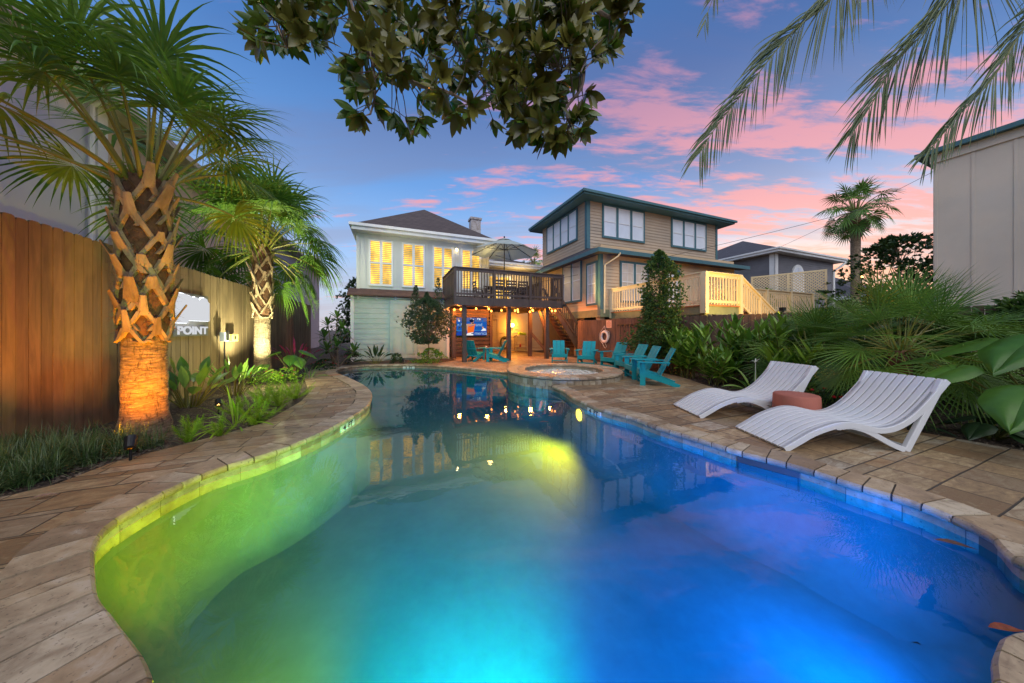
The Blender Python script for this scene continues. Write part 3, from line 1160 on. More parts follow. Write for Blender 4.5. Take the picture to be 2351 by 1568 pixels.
# ------------------------------------------------ main house (white), property frame
H1 = thing('white_house', 'white raised house with four tall lit shuttered windows and a brown hipped roof', 'house', (0, 0, 0), TH)
b = MB()
b.box(-1.60, 5.05, 16.2, 28, 3.35, 6.35)
for x in (-1.6, 5.0):
    b.box(x - 0.02, x + 0.12, 16.16, 16.2, 3.35, 6.30)
for x in (-0.75, 5.2 - 0.9):
    pass
b.build('wall', M_house, H1)
for xa, xb in ((-1.10, 0.05), (0.42, 1.62), (1.95, 3.12), (3.48, 4.66)):   # raised panel frames round each bay
    for x in (xa - 0.16, xb + 0.10):
        fr = MB()
        fr.box(x, x + 0.06, 16.165, 16.2, 3.5, 6.1)
        fr.build('batten', M_house, H1)
for x, wd in ((-1.03, 1.02), (0.50, 1.04), (2.03, 1.0), (3.56, 1.02)):
    window(H1, x, 3.70, wd, 2.2, 16.2, 2, M_white, M_white, M_pane_lit, 0.05, True, 0.06)
hip_roof(H1, 'roof', -1.75, 5.45, 15.7, 28.6, 6.47, 2.55, (1.86, 19.3, 1.86, 25.2), M_roof_brown, M_white, 0.26)
ch = MB()
ch.box(5.55, 6.3, 22.0, 22.7, 5, 9.9)
ch.box(5.48, 6.37, 21.93, 22.77, 9.9, 10.06)
cm = cut_stone('chimney_brick', (0.42, 0.36, 0.36), (0.30, 0.24, 0.24), (0.5, 0.47, 0.47))
ch.build('chimney', cm, H1)
# wing
b = MB()
b.box(5.05, 10.2, 19.05, 27, 0.0, 5.8)
b.build('wing_wall', M_wing, H1)
b = MB()
siding(b, (5.05, 19.03, 0), (10.2, 19.03, 0), 2.95, 5.8, 0.16)
b.build('wing_siding', M_wing, H1)
hip_roof(H1, 'wing_roof', 5.35, 10.6, 18.45, 27.5, 5.93, 0.95, (8.0, 21.2, 8.0, 24.5), M_roof_brown, M_white, 0.24)
window(H1, 5.9, 3.5, 1.6, 1.6, 19.0, 2, M_white, M_white, M_pane_lit, 0.08, True, 0.06)
b = MB()
b.box(8.3, 9.2, 18.95, 19.0, 2.95, 5.0)
b.build('door', mat('house_door', (0.35, 0.32, 0.26), 0.5), H1)
# lower room
b = MB()
b.box(-1.80, 2.74, 15.74, 19, -0.03, 3.12)
b.build('lower_wall', M_shed, H1)
b = MB()
for xa_, xb_ in ((-1.68, -0.12), (1.2, 2.66)):
    b = MB()
    siding(b, (xa_, 15.74, 0), (xb_, 15.74, 0), 0.05, 3.0, 0.245, 0.018)
    b.build('lower_siding', M_shed, H1)
for x in (-1.82, 2.64):
    b = MB()
    b.box(x, x + 0.14, 15.69, 15.74, -0.03, 3.12)
    b.build('corner_board', M_white, H1)
b = MB()   # skirt roof over the room
b.add([(-1.95, 15.50, 3.14), (2.9, 15.50, 3.14), (2.9, 16.2, 3.50), (-1.95, 16.2, 3.50), (-1.95, 15.50, 3.08), (2.9, 15.50, 3.08), (2.9, 16.2, 3.08), (-1.95, 16.2, 3.08)],
      [(0, 1, 2, 3), (0, 4, 5, 1), (4, 7, 6, 5), (0, 3, 7, 4), (1, 5, 6, 2)])
b.build('skirt_roof', M_roof_red, H1)
b = MB()   # sliding door with four panels
dx0, dx1 = -0.10, 1.16
b.box(dx0, dx1, 15.665, 15.705, 0.06, 2.95)
for xa in (dx0 + 0.14, dx0 + 0.70):
    for za, zb in ((0.28, 1.62), (1.95, 2.78)):
        for x_a, x_b, z_a, z_b in ((xa, xa + 0.42, za, za + 0.03), (xa, xa + 0.42, zb - 0.03, zb), (xa, xa + 0.03, za + 0.03, zb - 0.03), (xa + 0.39, xa + 0.42, za + 0.03, zb - 0.03)):
            b.box(x_a, x_b, 15.635, 15.666, z_a, z_b)
        b.box(xa + 0.05, xa + 0.37, 15.655, 15.667, za + 0.05, zb - 0.05)
dr = b.build('sliding_door', M_shed, H1)
b = MB()
b.tube([(-1.75, 15.62, 3.02), (1.3, 15.62, 3.02)], 0.03, 8)
for x in (-1.5, -0.7, 0.15, 1.0):
    b.box(x - 0.03, x + 0.03, 15.60, 15.66, 2.93, 3.08)
b.build('door_rail', M_steel, H1)
# covered wall below the wing: door, siding
b = MB()
siding(b, (5.0, 18.98, 0), (10.2, 18.98, 0), 0.0, 2.7, 0.24, 0.035)
b.build('porch_siding', M_wing, H1)
b = MB()
b.box(5.55, 6.55, 18.90, 18.96, 0.02, 2.08)
pd = b.build('porch_door', M_wing, H1)
b = MB()
b.box(5.42, 5.55, 18.88, 18.97, 0, 2.2)
b.box(6.55, 6.68, 18.88, 18.97, 0, 2.2)
b.box(5.42, 6.68, 18.88, 18.97, 2.2, 2.32)
b.build('door_frame', M_wing, pd)
b = MB()
b.box(5.85, 6.15, 18.885, 18.90, 1.15, 1.62)
b.build('notice', mat('paper_notice', (0.62, 0.58, 0.5), 0.6), pd)

# porch lamp on that wall
t = thing('wall_lamp', 'glowing wall lamp beside the porch door under the dark deck', 'wall lamp', W(7.62, 18.9, 1.78), TH)
b = MB()
b.lathe([(0.0, -0.13), (0.08, -0.12), (0.13, -0.04), (0.14, 0.04), (0.09, 0.13), (0.0, 0.14)], (0, -0.12, 0), 20)
b.build('lamp_shade', emat('porch_glow', (1.0, 0.66, 0.16), 14), t, True)
b = MB()
b.box(-0.05, 0.05, -0.05, 0.03, -0.10, 0.10)
b.box(-0.09, 0.09, -0.16, -0.08, -0.165, -0.13)
b.build('bracket', M_metal, t)
lamp('porch_light', 'POINT', W(7.62, 18.5, 1.78), 150, (1.0, 0.40, 0.05), size=0.12)
lamp('house_front_light', 'POINT', W(8.0, 18.2, 4.9), 60, (1.0, 0.66, 0.22), size=0.15)  # unseen lamp outdoors before the wing wall, no fixture
lamp('house_front_light', 'POINT', W(4.9, 15.3, 5.4), 22, (1.0, 0.66, 0.22), size=0.15)  # unseen lamp outdoors before the main front, no fixture
t = thing('eave_lamp', 'small lit lamp on the wall between the third and fourth lit windows', 'wall lamp', W(3.25, 16.05, 5.82), TH)
b = MB()
b.lathe([(0.0, -0.06), (0.045, -0.05), (0.045, 0.05), (0.0, 0.06)], n=12)
b.build('bulb', emat('eave_glow', (1.0, 0.75, 0.35), 25), t, True)
b = MB()
b.box(-0.05, 0.05, 0.02, 0.12, 0.02, 0.10)
b.build('bracket', M_white, t)

# ------------------------------------------------ raised dark deck
DK = thing('raised_deck', 'dark stained raised deck with slatted railing in front of the lit windows', 'deck', W(0, 0), TH)
ax0, ax1, by0, by1, fz, rz_ = 2.56, 8.0, 13.0, 18.95, 2.92, 4.24
b = MB()
n = 36
for i in range(n):
    y0 = by0 + (by1 - by0) * i / n
    xr = ax1
    xl = ax0 if y0 < 16.1 else 5.1
    b.box(xl, xr, y0 + 0.003, y0 + (by1 - by0) / n - 0.003, fz - 0.035, fz, random.random())
b.build('floor_boards', M_deckw, DK)
b = MB()
b.box(ax0 - 0.03, ax1 + 0.03, by0 - 0.045, by0, fz - 0.36, fz + 0.01, 0.4)
b.box(ax0 - 0.045, ax0, by0, 16.15, fz - 0.36, fz + 0.01, 0.3)
b.box(ax1, ax1 + 0.045, by0, by1, fz - 0.36, fz + 0.01, 0.5)
b.build('rim_board', M_deckw, DK)
b = MB()
for i in range(14):
    x = ax0 + 0.2 + i * (ax1 - ax0 - 0.4) / 13
    b.box(x - 0.02, x + 0.02, by0 + 0.01, (15.65 if x < 2.85 else 18.9), fz - 0.27, fz - 0.037, random.random())
b.box(ax0 + 0.1, ax1 - 0.1, 13.35, 13.43, fz - 0.36, fz - 0.272, 0.3)
b.build('joists', M_deckw, DK)


def railing(parent, p, q, z0, ztop, material, posts=True, rail_h=0.14, bal=0.036, gap=0.13, low=0.10, name='railing', cap=True, skip=None, post_w=0.10, n_posts=None, extend=0.0):
    p, q = Vector(p), Vector(q)
    L = (q - p).length
    d = (q - p) / L
    mb = MB()
    up = Vector((0, 0, 1))
    mb.beam(p + up * (ztop - rail_h / 2 - 0.03), q + up * (ztop - rail_h / 2 - 0.03), 0.04, rail_h, tone=0.5)
    if cap:
        mb.beam(p + up * (ztop - 0.012) - d * 0.06, q + up * (ztop - 0.012) + d * 0.06, 0.15, 0.035, tone=0.8)
    mb.beam(p + up * (z0 + low + 0.05), q + up * (z0 + low + 0.05), 0.04, 0.09, tone=0.4)
    o = mb.build(name, material, parent)
    nb = int(L / gap)
    bb = MB()
    for i in range(1, nb):
        c = p + d * (L * i / nb)
        bb.beam(c + up * (z0 + low - 0.06), c + up * (ztop - 0.08), bal, bal, up=d, tone=random.random())
    bb.build('baluster_slats', material, o)
    k = n_posts if n_posts is not None else max(1, round(L / 1.9))
    for i in range(k + 1):
        c = p + d * (L * i / k)
        pm = MB()
        pm.beam(c + up * (z0 - 0.3), c + up * (ztop - 0.03), post_w, post_w, up=d, tone=0.4)
        pm.build('post', material, o)
    return o


railing(DK, (ax0, by0 - 0.02, 0), (ax1, by0 - 0.02, 0), fz, rz_, M_deckw, n_posts=3)
railing(DK, (ax0 - 0.02, by0 + 0.1, 0), (ax0 - 0.02, 16.0, 0), fz, rz_, M_deckw, n_posts=1)
railing(DK, (ax1 + 0.02, by0 + 0.1, 0), (ax1 + 0.02, 14.0, 0), fz, rz_, M_deckw, n_posts=1)
railing(DK, (ax1 + 0.02, 15.5, 0), (ax1 + 0.02, 18.8, 0), fz, rz_, M_deckw, n_posts=2)
for A_, B_ in ((3.03, 13.3), (5.2, 13.3), (7.27, 13.3), (7.1, 14.9), (2.95, 15.3)):
    b = MB()
    b.box(A_ - 0.09, A_ + 0.09, B_ - 0.09, B_ + 0.09, 0.0, fz - 0.36, 0.5)
    b.build('post', M_deckw, DK)

# slatted screen carrying the screen
t = thing('slatted_screen', 'dark horizontal slat wall behind the television under the deck', 'screen wall', W(0, 0), TH)
b = MB()
b.box(2.85, 5.2, 15.95, 15.99, 0.0, 2.6, 0.2)
b.build('backing', mat('screen_backing', (0.30, 0.16, 0.07), 0.7, 0.2), t)
b = MB()
for i in range(12):
    z = 0.03 + i * 0.213
    b.box(2.85, 5.2, 15.84, 15.88, z, z + 0.165, random.random())
b.build('slats', M_deckw, t)
for x in (2.88, 5.05):
    b = MB()
    b.box(x, x + 0.15, 15.78, 15.93, 0, 2.6)
    b.build('post', M_deckw, t)

# stairs down from the deck towards the fence
t = thing('stairs', 'dark wooden stairs coming down from the raised deck', 'stairs', W(0, 0), TH)
xs0, xs1, ys0, ys1 = 8.06, 10.1, 14.05, 15.15
n = 13
for y in (ys0, ys1 - 0.05):
    b = MB()
    b.add([(xs0, y, fz - 0.30), (xs0, y, fz + 0.0), (xs1, y, 0.28), (xs1, y, 0.0), (xs1 - 0.25, y, 0.0),
           (xs0, y + 0.05, fz - 0.30), (xs0, y + 0.05, fz + 0.0), (xs1, y + 0.05, 0.28), (xs1, y + 0.05, 0.0), (xs1 - 0.25, y + 0.05, 0.0)],
          [(0, 1, 2, 3, 4), (9, 8, 7, 6, 5), (0, 5, 6, 1), (1, 6, 7, 2), (2, 7, 8, 3), (4, 9, 5, 0)])
    b.build('stringer', M_deckw, t)
b = MB()
for i in range(n):
    x = xs0 + (xs1 - xs0) * (i + 0.2) / n
    z = fz - fz * (i + 1) / (n + 0.5)
    b.box(x, x + 0.22, ys0 + 0.05, ys1 - 0.05, z, z + 0.04, random.random())
b.build('treads', M_deckw, t)
for y in (ys0 - 0.03, ys1 + 0.03):
    b = MB()
    b.beam((xs0, y, fz + 0.95), (xs1 + 0.05, y, 1.05), 0.05, 0.13)
    b.beam((xs0, y, fz + 0.20), (xs1, y, 0.32), 0.04, 0.08)
    r = b.build('handrail', M_deckw, t)
    b = MB()
    for i in range(1, 17):
        x = xs0 + (xs1 - xs0) * i / 17
        z = fz - fz * i / 17
        b.box(x - 0.018, x + 0.018, y - 0.018, y + 0.018, z + 0.15, z + 1.0 - 0.0 * i)
    b.build('baluster_slats', M_deckw, r)
    b = MB()
    b.box(xs1 - 0.02, xs1 + 0.08, y - 0.05, y + 0.05, 0, 1.1)
    b.build('post', M_deckw, r)
# inner diagonal brace seen between the posts
b = MB()
b.beam((7.2, 14.0, 2.5), (8.1, 14.0, 0.0), 0.05, 0.14)
b.beam((7.15, 14.9, 1.3), (8.0, 14.1, 0.0), 0.05, 0.16)
b.build('brace', M_deckw, DK)

# ------------------------------------------------ two-storey house
H2 = thing('two_storey_house', 'two storey tan clapboard house with teal trim and white sash windows', 'house', W(0, 0), TH)
b = MB()
b.box(9.78, 20.2, 13.33, 18.4, 5.80, 8.72)
b.build('upper_wall', M_tan, H2)
b = MB()
siding(b, (9.76, 13.31, 0), (20.2, 13.31, 0), 5.86, 8.6, 0.175)
siding(b, (9.76, 18.4, 0), (9.76, 13.31, 0), 5.86, 8.6, 0.175)
b.build('upper_siding', M_tan, H2)
b = MB()
b.box(9.78, 20.2, 12.22, 18.4, 2.2, 5.80)
b.build('lower_wall', M_peach, H2)
b = MB()
siding(b, (9.76, 12.2, 0), (20.2, 12.2, 0), 2.5, 5.6, 0.175)
siding(b, (9.76, 18.4, 0), (9.76, 12.2, 0), 2.5, 5.6, 0.175)
b.build('lower_siding', M_peach, H2)
for bx1, bx2 in (((9.71, 9.92, 13.26, 13.33, 5.86, 8.6), (9.71, 9.76, 13.33, 13.47, 5.86, 8.6)), ((20.06, 20.24, 13.26, 13.33, 5.86, 8.6), None),
                 ((9.69, 9.88, 12.15, 12.24, 2.2, 5.55), (9.69, 9.75, 12.24, 12.36, 2.2, 5.55))):
    b = MB()
    b.box(*bx1)
    if bx2:
        b.box(*bx2)
    b.build('corner_board', M_teal, H2)
b = MB()
b.box(9.70, 9.75, 12.16, 18.4, 2.12, 2.5)
b.box(9.70, 20.2, 12.14, 12.19, 2.12, 2.5)
b.build('skirt_board', M_green, H2)
M_pier = mat('concrete_pier', (0.2, 0.17, 0.15), 0.8)
for x, y in ((9.9, 12.4), (12, 12.4), (14, 12.4), (16, 12.4), (9.9, 14.4)):
    b = MB()
    b.box(x - 0.15, x + 0.15, y - 0.15, y + 0.15, -0.03, 2.2)
    b.build('foundation_pier', M_pier, H2)
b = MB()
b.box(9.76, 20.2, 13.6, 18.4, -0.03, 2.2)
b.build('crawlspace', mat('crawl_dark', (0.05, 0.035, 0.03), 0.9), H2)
# skirt roof round the lower storey
b = MB()
zt, ze = 5.86, 5.42
out, ins_ = (9.20, 11.65), (9.76, 13.31)
b.face([(out[0], out[1], ze), (20.8, out[1], ze), (20.2, ins_[1], zt), (ins_[0], ins_[1], zt)])
b.face([(out[0], 19.0, ze), (out[0], out[1], ze), (ins_[0], ins_[1], zt), (ins_[0], 18.4, zt)])
b.face([(out[0], out[1], ze - 0.12), (out[0], 19.0, ze - 0.12), (9.8, 19.0, ze - 0.12), (9.8, out[1], ze - 0.12)])
b.face([(9.8, out[1], ze - 0.12), (9.8, 12.25, ze - 0.12), (20.8, 12.25, ze - 0.12), (20.8, out[1], ze - 0.12)])
b.build('skirt_roof', M_roof_grey, H2)
b = MB()
b.box(out[0] - 0.03, 20.8, out[1] - 0.03, out[1], ze - 0.17, ze + 0.03)
b.box(out[0] - 0.03, out[0], out[1], 19.0, ze - 0.17, ze + 0.03)
b.build('skirt_fascia', M_teal, H2)
hip_roof(H2, 'roof', 9.1, 20.95, 12.65, 19.1, 8.62, 1.15, (12.3, 15.9, 17.7, 15.9), M_roof_grey, M_teal, 0.17)
# windows on the long side
window(H2, 10.82, 6.66, 2.85, 1.66, 13.275, 3, M_teal, M_sash, M_blind, 0.11, False, 0.17)
window(H2, 16.05, 6.70, 2.95, 1.60, 13.275, 3, M_teal, M_sash, M_blind, 0.11, False, 0.17)
window(H2, 11.05, 3.0, 1.75, 1.95, 12.165, 2, M_teal, M_sash, M_blind2, 0.11, False, 0.16, grid=(2, 4))
dm = MB()
dm.box(14.3, 15.15, 12.11, 12.18, 2.52, 4.62)
ddoor = dm.build('door', mat('white_door', (0.7, 0.7, 0.68), 0.4), H2)
dm = MB()
for x in (14.18, 15.15):
    dm.box(x, x + 0.12, 12.09, 12.19, 2.5, 4.74)
dm.box(14.18, 15.27, 12.09, 12.19, 4.74, 4.86)
dm.build('door_frame', M_teal, ddoor)
# windows on the end wall: build in a turned frame, then join under the house
E = bpy.data.objects.new('end_frame', None)


def end_window(y_from, y_to, z0, ht, cols, pane, grid=None):
    """on the plane x = 9.76, facing -x"""
    o = window(H2, 0, z0, y_from - y_to, ht, 0.0, cols, M_teal, M_sash, pane, 0.11, False, 0.16, grid=grid)
    o.location = (9.725, y_from, 0)
    o.rotation_euler = (0, 0, -pi / 2)
    return o


end_window(17.6, 14.25, 6.66, 1.62, 4, M_blind)
end_window(15.6, 13.85, 3.15, 2.25, 2, M_blind2)
end_window(13.20, 12.50, 2.85, 2.05, 1, M_blind2, (2, 4))
b = MB()
b.tube([(10.5, 11.62, 5.3), (10.45, 11.70, 5.15), (9.95, 12.1, 4.75), (9.93, 12.12, 2.3)], 0.045, 8)
b.build('downspout', M_cream, H2)
t = thing('wall_lantern', 'small dark unlit lamp next to the white door of the clapboard house', 'wall lamp', W(15.55, 12.1, 4.55), TH)
b = MB()
b.lathe([(0.0, 0.1), (0.07, 0.06), (0.08, -0.06), (0.0, -0.08)], (0, -0.05, 0), 12)
b.build('lantern_head', M_metal, t)
b = MB()
b.box(-0.04, 0.04, 0.0, 0.06, -0.05, 0.1)
b.build('bracket', M_metal, t)

# ------------------------------------------------ cream railed deck of that house
D2 = thing('painted_deck', 'cream railed wooden deck with orange floor edge in front of the clapboard house', 'deck', W(0, 0), TH)
x0, x1, y0, y1, z = 10.32, 12.25, 7.2, 12.1, 2.36
b = MB()
b.box(x0 - 0.06, x1 + 0.05, y0 - 0.06, y1, z - 0.04, z + 0.0)
b.box(x1 + 0.05, 20.2, 9.0, y1, z - 0.04, z)
b.build('floor_boards', M_orange, D2)
b = MB()
b.box(x0 - 0.02, x0 + 0.03, y0 + 0.03, y1, z - 0.34, z - 0.04)
b.box(x0 - 0.02, x1, y0 - 0.02, y0 + 0.03, z - 0.34, z - 0.04)
b.build('rim_board', M_green, D2)
for x, y in ((x0 + 0.1, y0 + 0.1), (x0 + 0.1, 9.6), (x1 - 0.1, y0 + 0.1), (14.5, 9.1), (17, 9.1), (19.8, 9.1)):
    b = MB()
    b.box(x - 0.07, x + 0.07, y - 0.07, y + 0.07, -0.03, z - 0.04)
    b.build('support_post', M_green, D2)
railing(D2, (x0, y0 + 0.09, 0), (x0, y1, 0), z, 3.54, M_cream, n_posts=2, gap=0.16, bal=0.04, post_w=0.12, low=0.08)
railing(D2, (x0 + 0.0, y0, 0), (x1, y0, 0), z, 3.54, M_cream, n_posts=1, gap=0.16, bal=0.04, post_w=0.16, low=0.08)
railing(D2, (13.2, 9.0, 0), (21.6, 9.0, 0), z, 3.48, M_cream, n_posts=4, gap=0.17, bal=0.04, post_w=0.14, low=0.08)
st = thing('painted_stairs', 'cream railed stairs running down from the cream deck', 'stairs', W(0, 0), TH)
for y in (y0, 8.45):
    b = MB()
    b.beam((x1, y, 3.52), (x1 + 2.5, y, 2.02), 0.13, 0.05, tone=0.7)
    b.beam((x1, y, 3.44), (x1 + 2.5, y, 1.94), 0.04, 0.16)
    b.beam((x1, y, z + 0.16), (x1 + 2.5, y, 0.86), 0.04, 0.10)
    r = b.build('handrail', M_cream, st)
    b = MB()
    for i in range(1, 17):
        x = x1 + 2.5 * i / 17
        dz = -1.5 * i / 17
        b.box(x - 0.02, x + 0.02, y - 0.02, y + 0.02, z + 0.14 + dz, 3.45 + dz)
    b.build('baluster_slats', M_cream, r)
    for x, zt_ in ((x1 + 1.25, 2.75), (x1 + 2.5, 2.02)):
        b = MB()
        b.box(x - 0.05, x + 0.05, y - 0.05, y + 0.05, -0.03, zt_)
        b.build('post', M_cream, r)
b = MB()
for i in range(11):
    x = x1 + 0.1 + i * 0.27
    zz = z - 0.16 * (i + 1)
    b.box(x, x + 0.29, y0 + 0.04, 8.42, zz, zz + 0.04)
b.build('treads', M_orange, st)

# lattice screen behind
pL, qL = Vector((16.2, 20.0, 0)), Vector((18.55, 17.5, 0))
t = thing('lattice_screen', 'cream diagonal lattice privacy screen above the cream railing', 'lattice', (pL.x, pL.y, 0))
dL = (qL - pL)
LL = dL.length
dL.normalize()
b = MB()
za, zb = 3.35, 5.0
for a, c in ((0, LL), ):
    b.beam(dL * 0 + Vector((0, 0, zb)), dL * LL + Vector((0, 0, zb)), 0.06, 0.10)
    b.beam(dL * 0 + Vector((0, 0, za)), dL * LL + Vector((0, 0, za)), 0.06, 0.10)
for s in (0, 0.52, 1.0):
    b.beam(dL * LL * s + Vector((0, 0, 0)), dL * LL * s + Vector((0, 0, zb + 0.05)), 0.10, 0.10, up=dL)
b.build('frame', M_cream, t)
b = MB()
k = 0.17
n = int((LL + zb - za) / k)
nnL = Vector((dL.y, -dL.x, 0))
for sgn in (1, -1):
    for i in range(n + 1):
        s0 = i * k - (zb - za) if sgn > 0 else i * k
        p_ = (s0, za)
        e_ = (s0 + (zb - za), zb) if sgn > 0 else (s0 - (zb - za), zb)
        def clip(p_, e_):
            (xa, z_a), (xb, z_b) = p_, e_
            def at_x(X):
                return z_a + (z_b - z_a) * (X - xa) / (xb - xa)
            lo, hi = (p_, e_) if xa < xb else (e_, p_)
            if hi[0] <= 0 or lo[0] >= LL:
                return None
            l2 = lo if lo[0] >= 0 else (0, at_x(0))
            h2 = hi if hi[0] <= LL else (LL, at_x(LL))
            return l2, h2
        c = clip(p_, e_)
        if c:
            o_ = nnL * (0.01 * sgn)
            b.beam(dL * c[0][0] + o_ + Vector((0, 0, c[0][1])), dL * c[1][0] + o_ + Vector((0, 0, c[1][1])), 0.012, 0.05, up=dL)
b.build('lattice_slats', M_cream, t)

# ------------------------------------------------ blue-grey house behind
H3 = thing('blue_grey_house', 'low blue-grey clapboard house with an arched window behind the lattice', 'house', W(0, 0), TH)
M_bg = mat('blue_grey_boards', (0.17, 0.165, 0.175), 0.65, 0.1, 1.2, tone=(0.145, 0.14, 0.15))
b = MB()
b.box(28.72, 37.8, 14.3, 25, 0, 7.7)
b.build('wall', M_bg, H3)
b = MB()
siding(b, (28.7, 14.28, 0), (37.8, 14.28, 0), 3.0, 7.65, 0.2, 0.02)
siding(b, (28.7, 25, 0), (28.7, 14.28, 0), 3.0, 7.65, 0.2, 0.02)
b.build('siding', M_bg, H3)
b = MB()
b.box(28.62, 29.05, 14.2, 14.3, 3, 7.7); b.box(28.62, 28.7, 14.2, 14.6, 3, 7.7)
b.build('corner_boards', M_white, H3)
hip_roof(H3, 'roof', 28.1, 38.6, 13.7, 25.5, 7.95, 2.5, (32.8, 19.0, 33.6, 20.4), M_roof_grey, M_white, 0.28)
cxw, zw = 31.9, 5.55
b = MB()
arc = [(cxw + 0.85 * cos(a), zw + 0.6 + 0.85 * sin(a)) for a in [pi * i / 16 for i in range(17)]]
b.plate([(cxw + 0.85, zw - 0.9)] + arc + [(cxw - 0.85, zw - 0.9)], 14.16, 14.26)
aw = b.build('arched_window', M_white, H3)
arc = [(cxw + 0.62 * cos(a), zw + 0.6 + 0.62 * sin(a)) for a in [pi * i / 16 for i in range(17)]]
b = MB()
b.plate([(cxw + 0.62, zw + 0.05)] + arc + [(cxw - 0.62, zw + 0.05)], 14.13, 14.16)
b.build('pane', M_blind, aw)
b = MB()
b.box(cxw - 0.025, cxw + 0.025, 14.10, 14.13, zw + 0.05, zw + 1.2)
b.build('muntin', M_white, aw)
o = window(H3, 0, 4.2, 1.2, 1.9, 0, 1, M_white, M_sash, mat('dark_glass', (0.03, 0.035, 0.05), 0.15), 0.16)
o.location = (28.7, 20.6, 0)
o.rotation_euler = (0, 0, -pi / 2)
b = MB()
b.tube([(38.6, 13.6, 7.8), (38.2, 13.9, 7.3), (37.7, 14.2, 6.9), (37.7, 14.2, 3.5)], 0.09, 8)
b.build('downspout', M_white, H3)

H4 = thing('far_house', 'distant house with a plain dark grey roof beyond the tall fan palm', 'house', W(0, 0), TH)
b = MB()
b.box(48, 60, 16, 30, 0, 5.2)
b.build('wall', mat('far_wall', (0.40, 0.32, 0.24), 0.7), H4)
hip_roof(H4, 'roof', 47.2, 61, 15, 31, 5.2, 4.3, (51.5, 22, 53, 24), M_roof_grey, M_white, 0.3)
pz = at(1978, 636, 33)
t = thing('yard_lamp', 'small orange yard lamp glowing beside the trunk of the tall distant palm', 'lamp', (pz.x, pz.y, 0))
b = MB()
b.tube([(0, 0, 0), (0, 0, pz.z - 0.12)], 0.05, 8)
b.build('pole', M_metal, t)
b = MB()
b.lathe([(0.0, -0.14), (0.12, -0.08), (0.14, 0.0), (0.0, 0.14)], (0, 0, pz.z), 12)
b.build('lamp_head', emat('yard_glow', (1.0, 0.45, 0.08), 12), t)

# ------------------------------------------------ ribbed building at the right
RB = thing('panelled_building', 'plain beige panelled building wall with vertical ribs above the leafy bed', 'building', W(0, 0), TH)
M_panel = mat('beige_panel', (0.58, 0.50, 0.41), 0.75, 0.07, 0.8, 0.25, 40)
xw = 15.24
b = MB()
b.box(xw, xw + 8, -9, 3.55, -0.03, 6.72)
b.build('wall', M_panel, RB)
b = MB()
y = 3.5
while y > -9:
    b.box(xw - 0.014, xw, y - 0.028, y + 0.028, 0.0, 6.5)
    y -= 0.62
b.build('battens', M_panel, RB)
b = MB()
b.box(xw - 0.05, xw, -9, 3.60, 6.5, 6.75)
b.build('frieze_board', M_panel, RB)
b = MB()
b.box(xw - 0.22, xw + 8, -9.2, 3.85, 6.75, 6.88)
b.build('roof', M_teal, RB)
b = MB()
b.tube([W(16, 0) * 0 + Vector((xw - 0.07, 1.1, 0)), (xw - 0.07, 1.1, 6.5)], 0.035, 8)
b.build('conduit', M_panel, RB)

# ------------------------------------------------ neighbour house at the left
NH = thing('stucco_house', 'tall pale stucco neighbour house with a sloping eave behind the cedar fence', 'house', W(0, 0), TH)
M_stucco = mat('blue_white_stucco', (0.58, 0.58, 0.64), 0.85, 0.04, 0.7, 0.35, 90)
M_stan = mat('tan_stucco', (0.66, 0.54, 0.41), 0.85, 0.06, 0.7, 0.3, 60)
M_sgrey = mat('grey_stucco', (0.44, 0.45, 0.50), 0.8, 0.06, 0.7, 0.3, 60)
xw = -6.0
b = MB()
b.box(xw - 8, xw, -6, 9.6, -0.03, 6.5)
b.build('stucco_wall', M_stucco, NH)
b = MB()
b.box(xw - 7.8, xw - 0.15, 9.6, 17.5, -0.03, 6.5)
b.build('tan_wall', M_stan, NH)
b = MB()
b.box(xw - 7.6, xw - 0.05, 17.5, 31, -0.03, 6.5)
b.build('rear_wall', M_sgrey, NH)
b = MB()
b.box(xw - 0.01, xw + 0.06, 9.35, 9.6, -0.03, 6.4)
b.tube([(xw + 0.1, 9.15, 0), (xw + 0.1, 9.15, 6.2), (xw + 0.35, 9.15, 6.4)], 0.045, 8)
b.build('downspout', M_white, NH)
b = MB()
b.add([(xw + 0.45, -6.5, 6.45), (xw + 0.45, 31.5, 6.45), (xw - 4, 31.5, 8.3), (xw - 4, -6.5, 8.3)], [(0, 1, 2, 3)])
b.add([(xw - 8.5, -6.5, 6.45), (xw - 8.5, 31.5, 6.45), (xw - 4, 31.5, 8.3), (xw - 4, -6.5, 8.3)], [(3, 2, 1, 0)])
b.build('roof', M_roof_brown, NH)
b = MB()
b.box(xw + 0.45, xw + 0.56, -6.5, 31.5, 6.34, 6.50)
b.box(xw, xw + 0.45, -6.5, 31.5, 6.36, 6.40)
b.build('eave', mat('eave_cream', (0.48, 0.42, 0.34), 0.6), NH)
b = MB()
b.box(xw - 8, xw, 31.5, 31.6, 6.3, 8.2)
b.box(xw - 8.5, xw + 0.5, -6.6, -6.5, 6.3, 6.5)
b.build('gable', M_sgrey, NH)

# ================================================================== FURNITURE AND SMALL THINGS
M_turq = mat('turquoise_plastic', (0.012, 0.27, 0.31), 0.7, 0.08, 5, spec=0.2)
M_lounge = mat('white_resin', (0.60, 0.61, 0.63), 0.45, 0.03, 4, 0.04, 120)


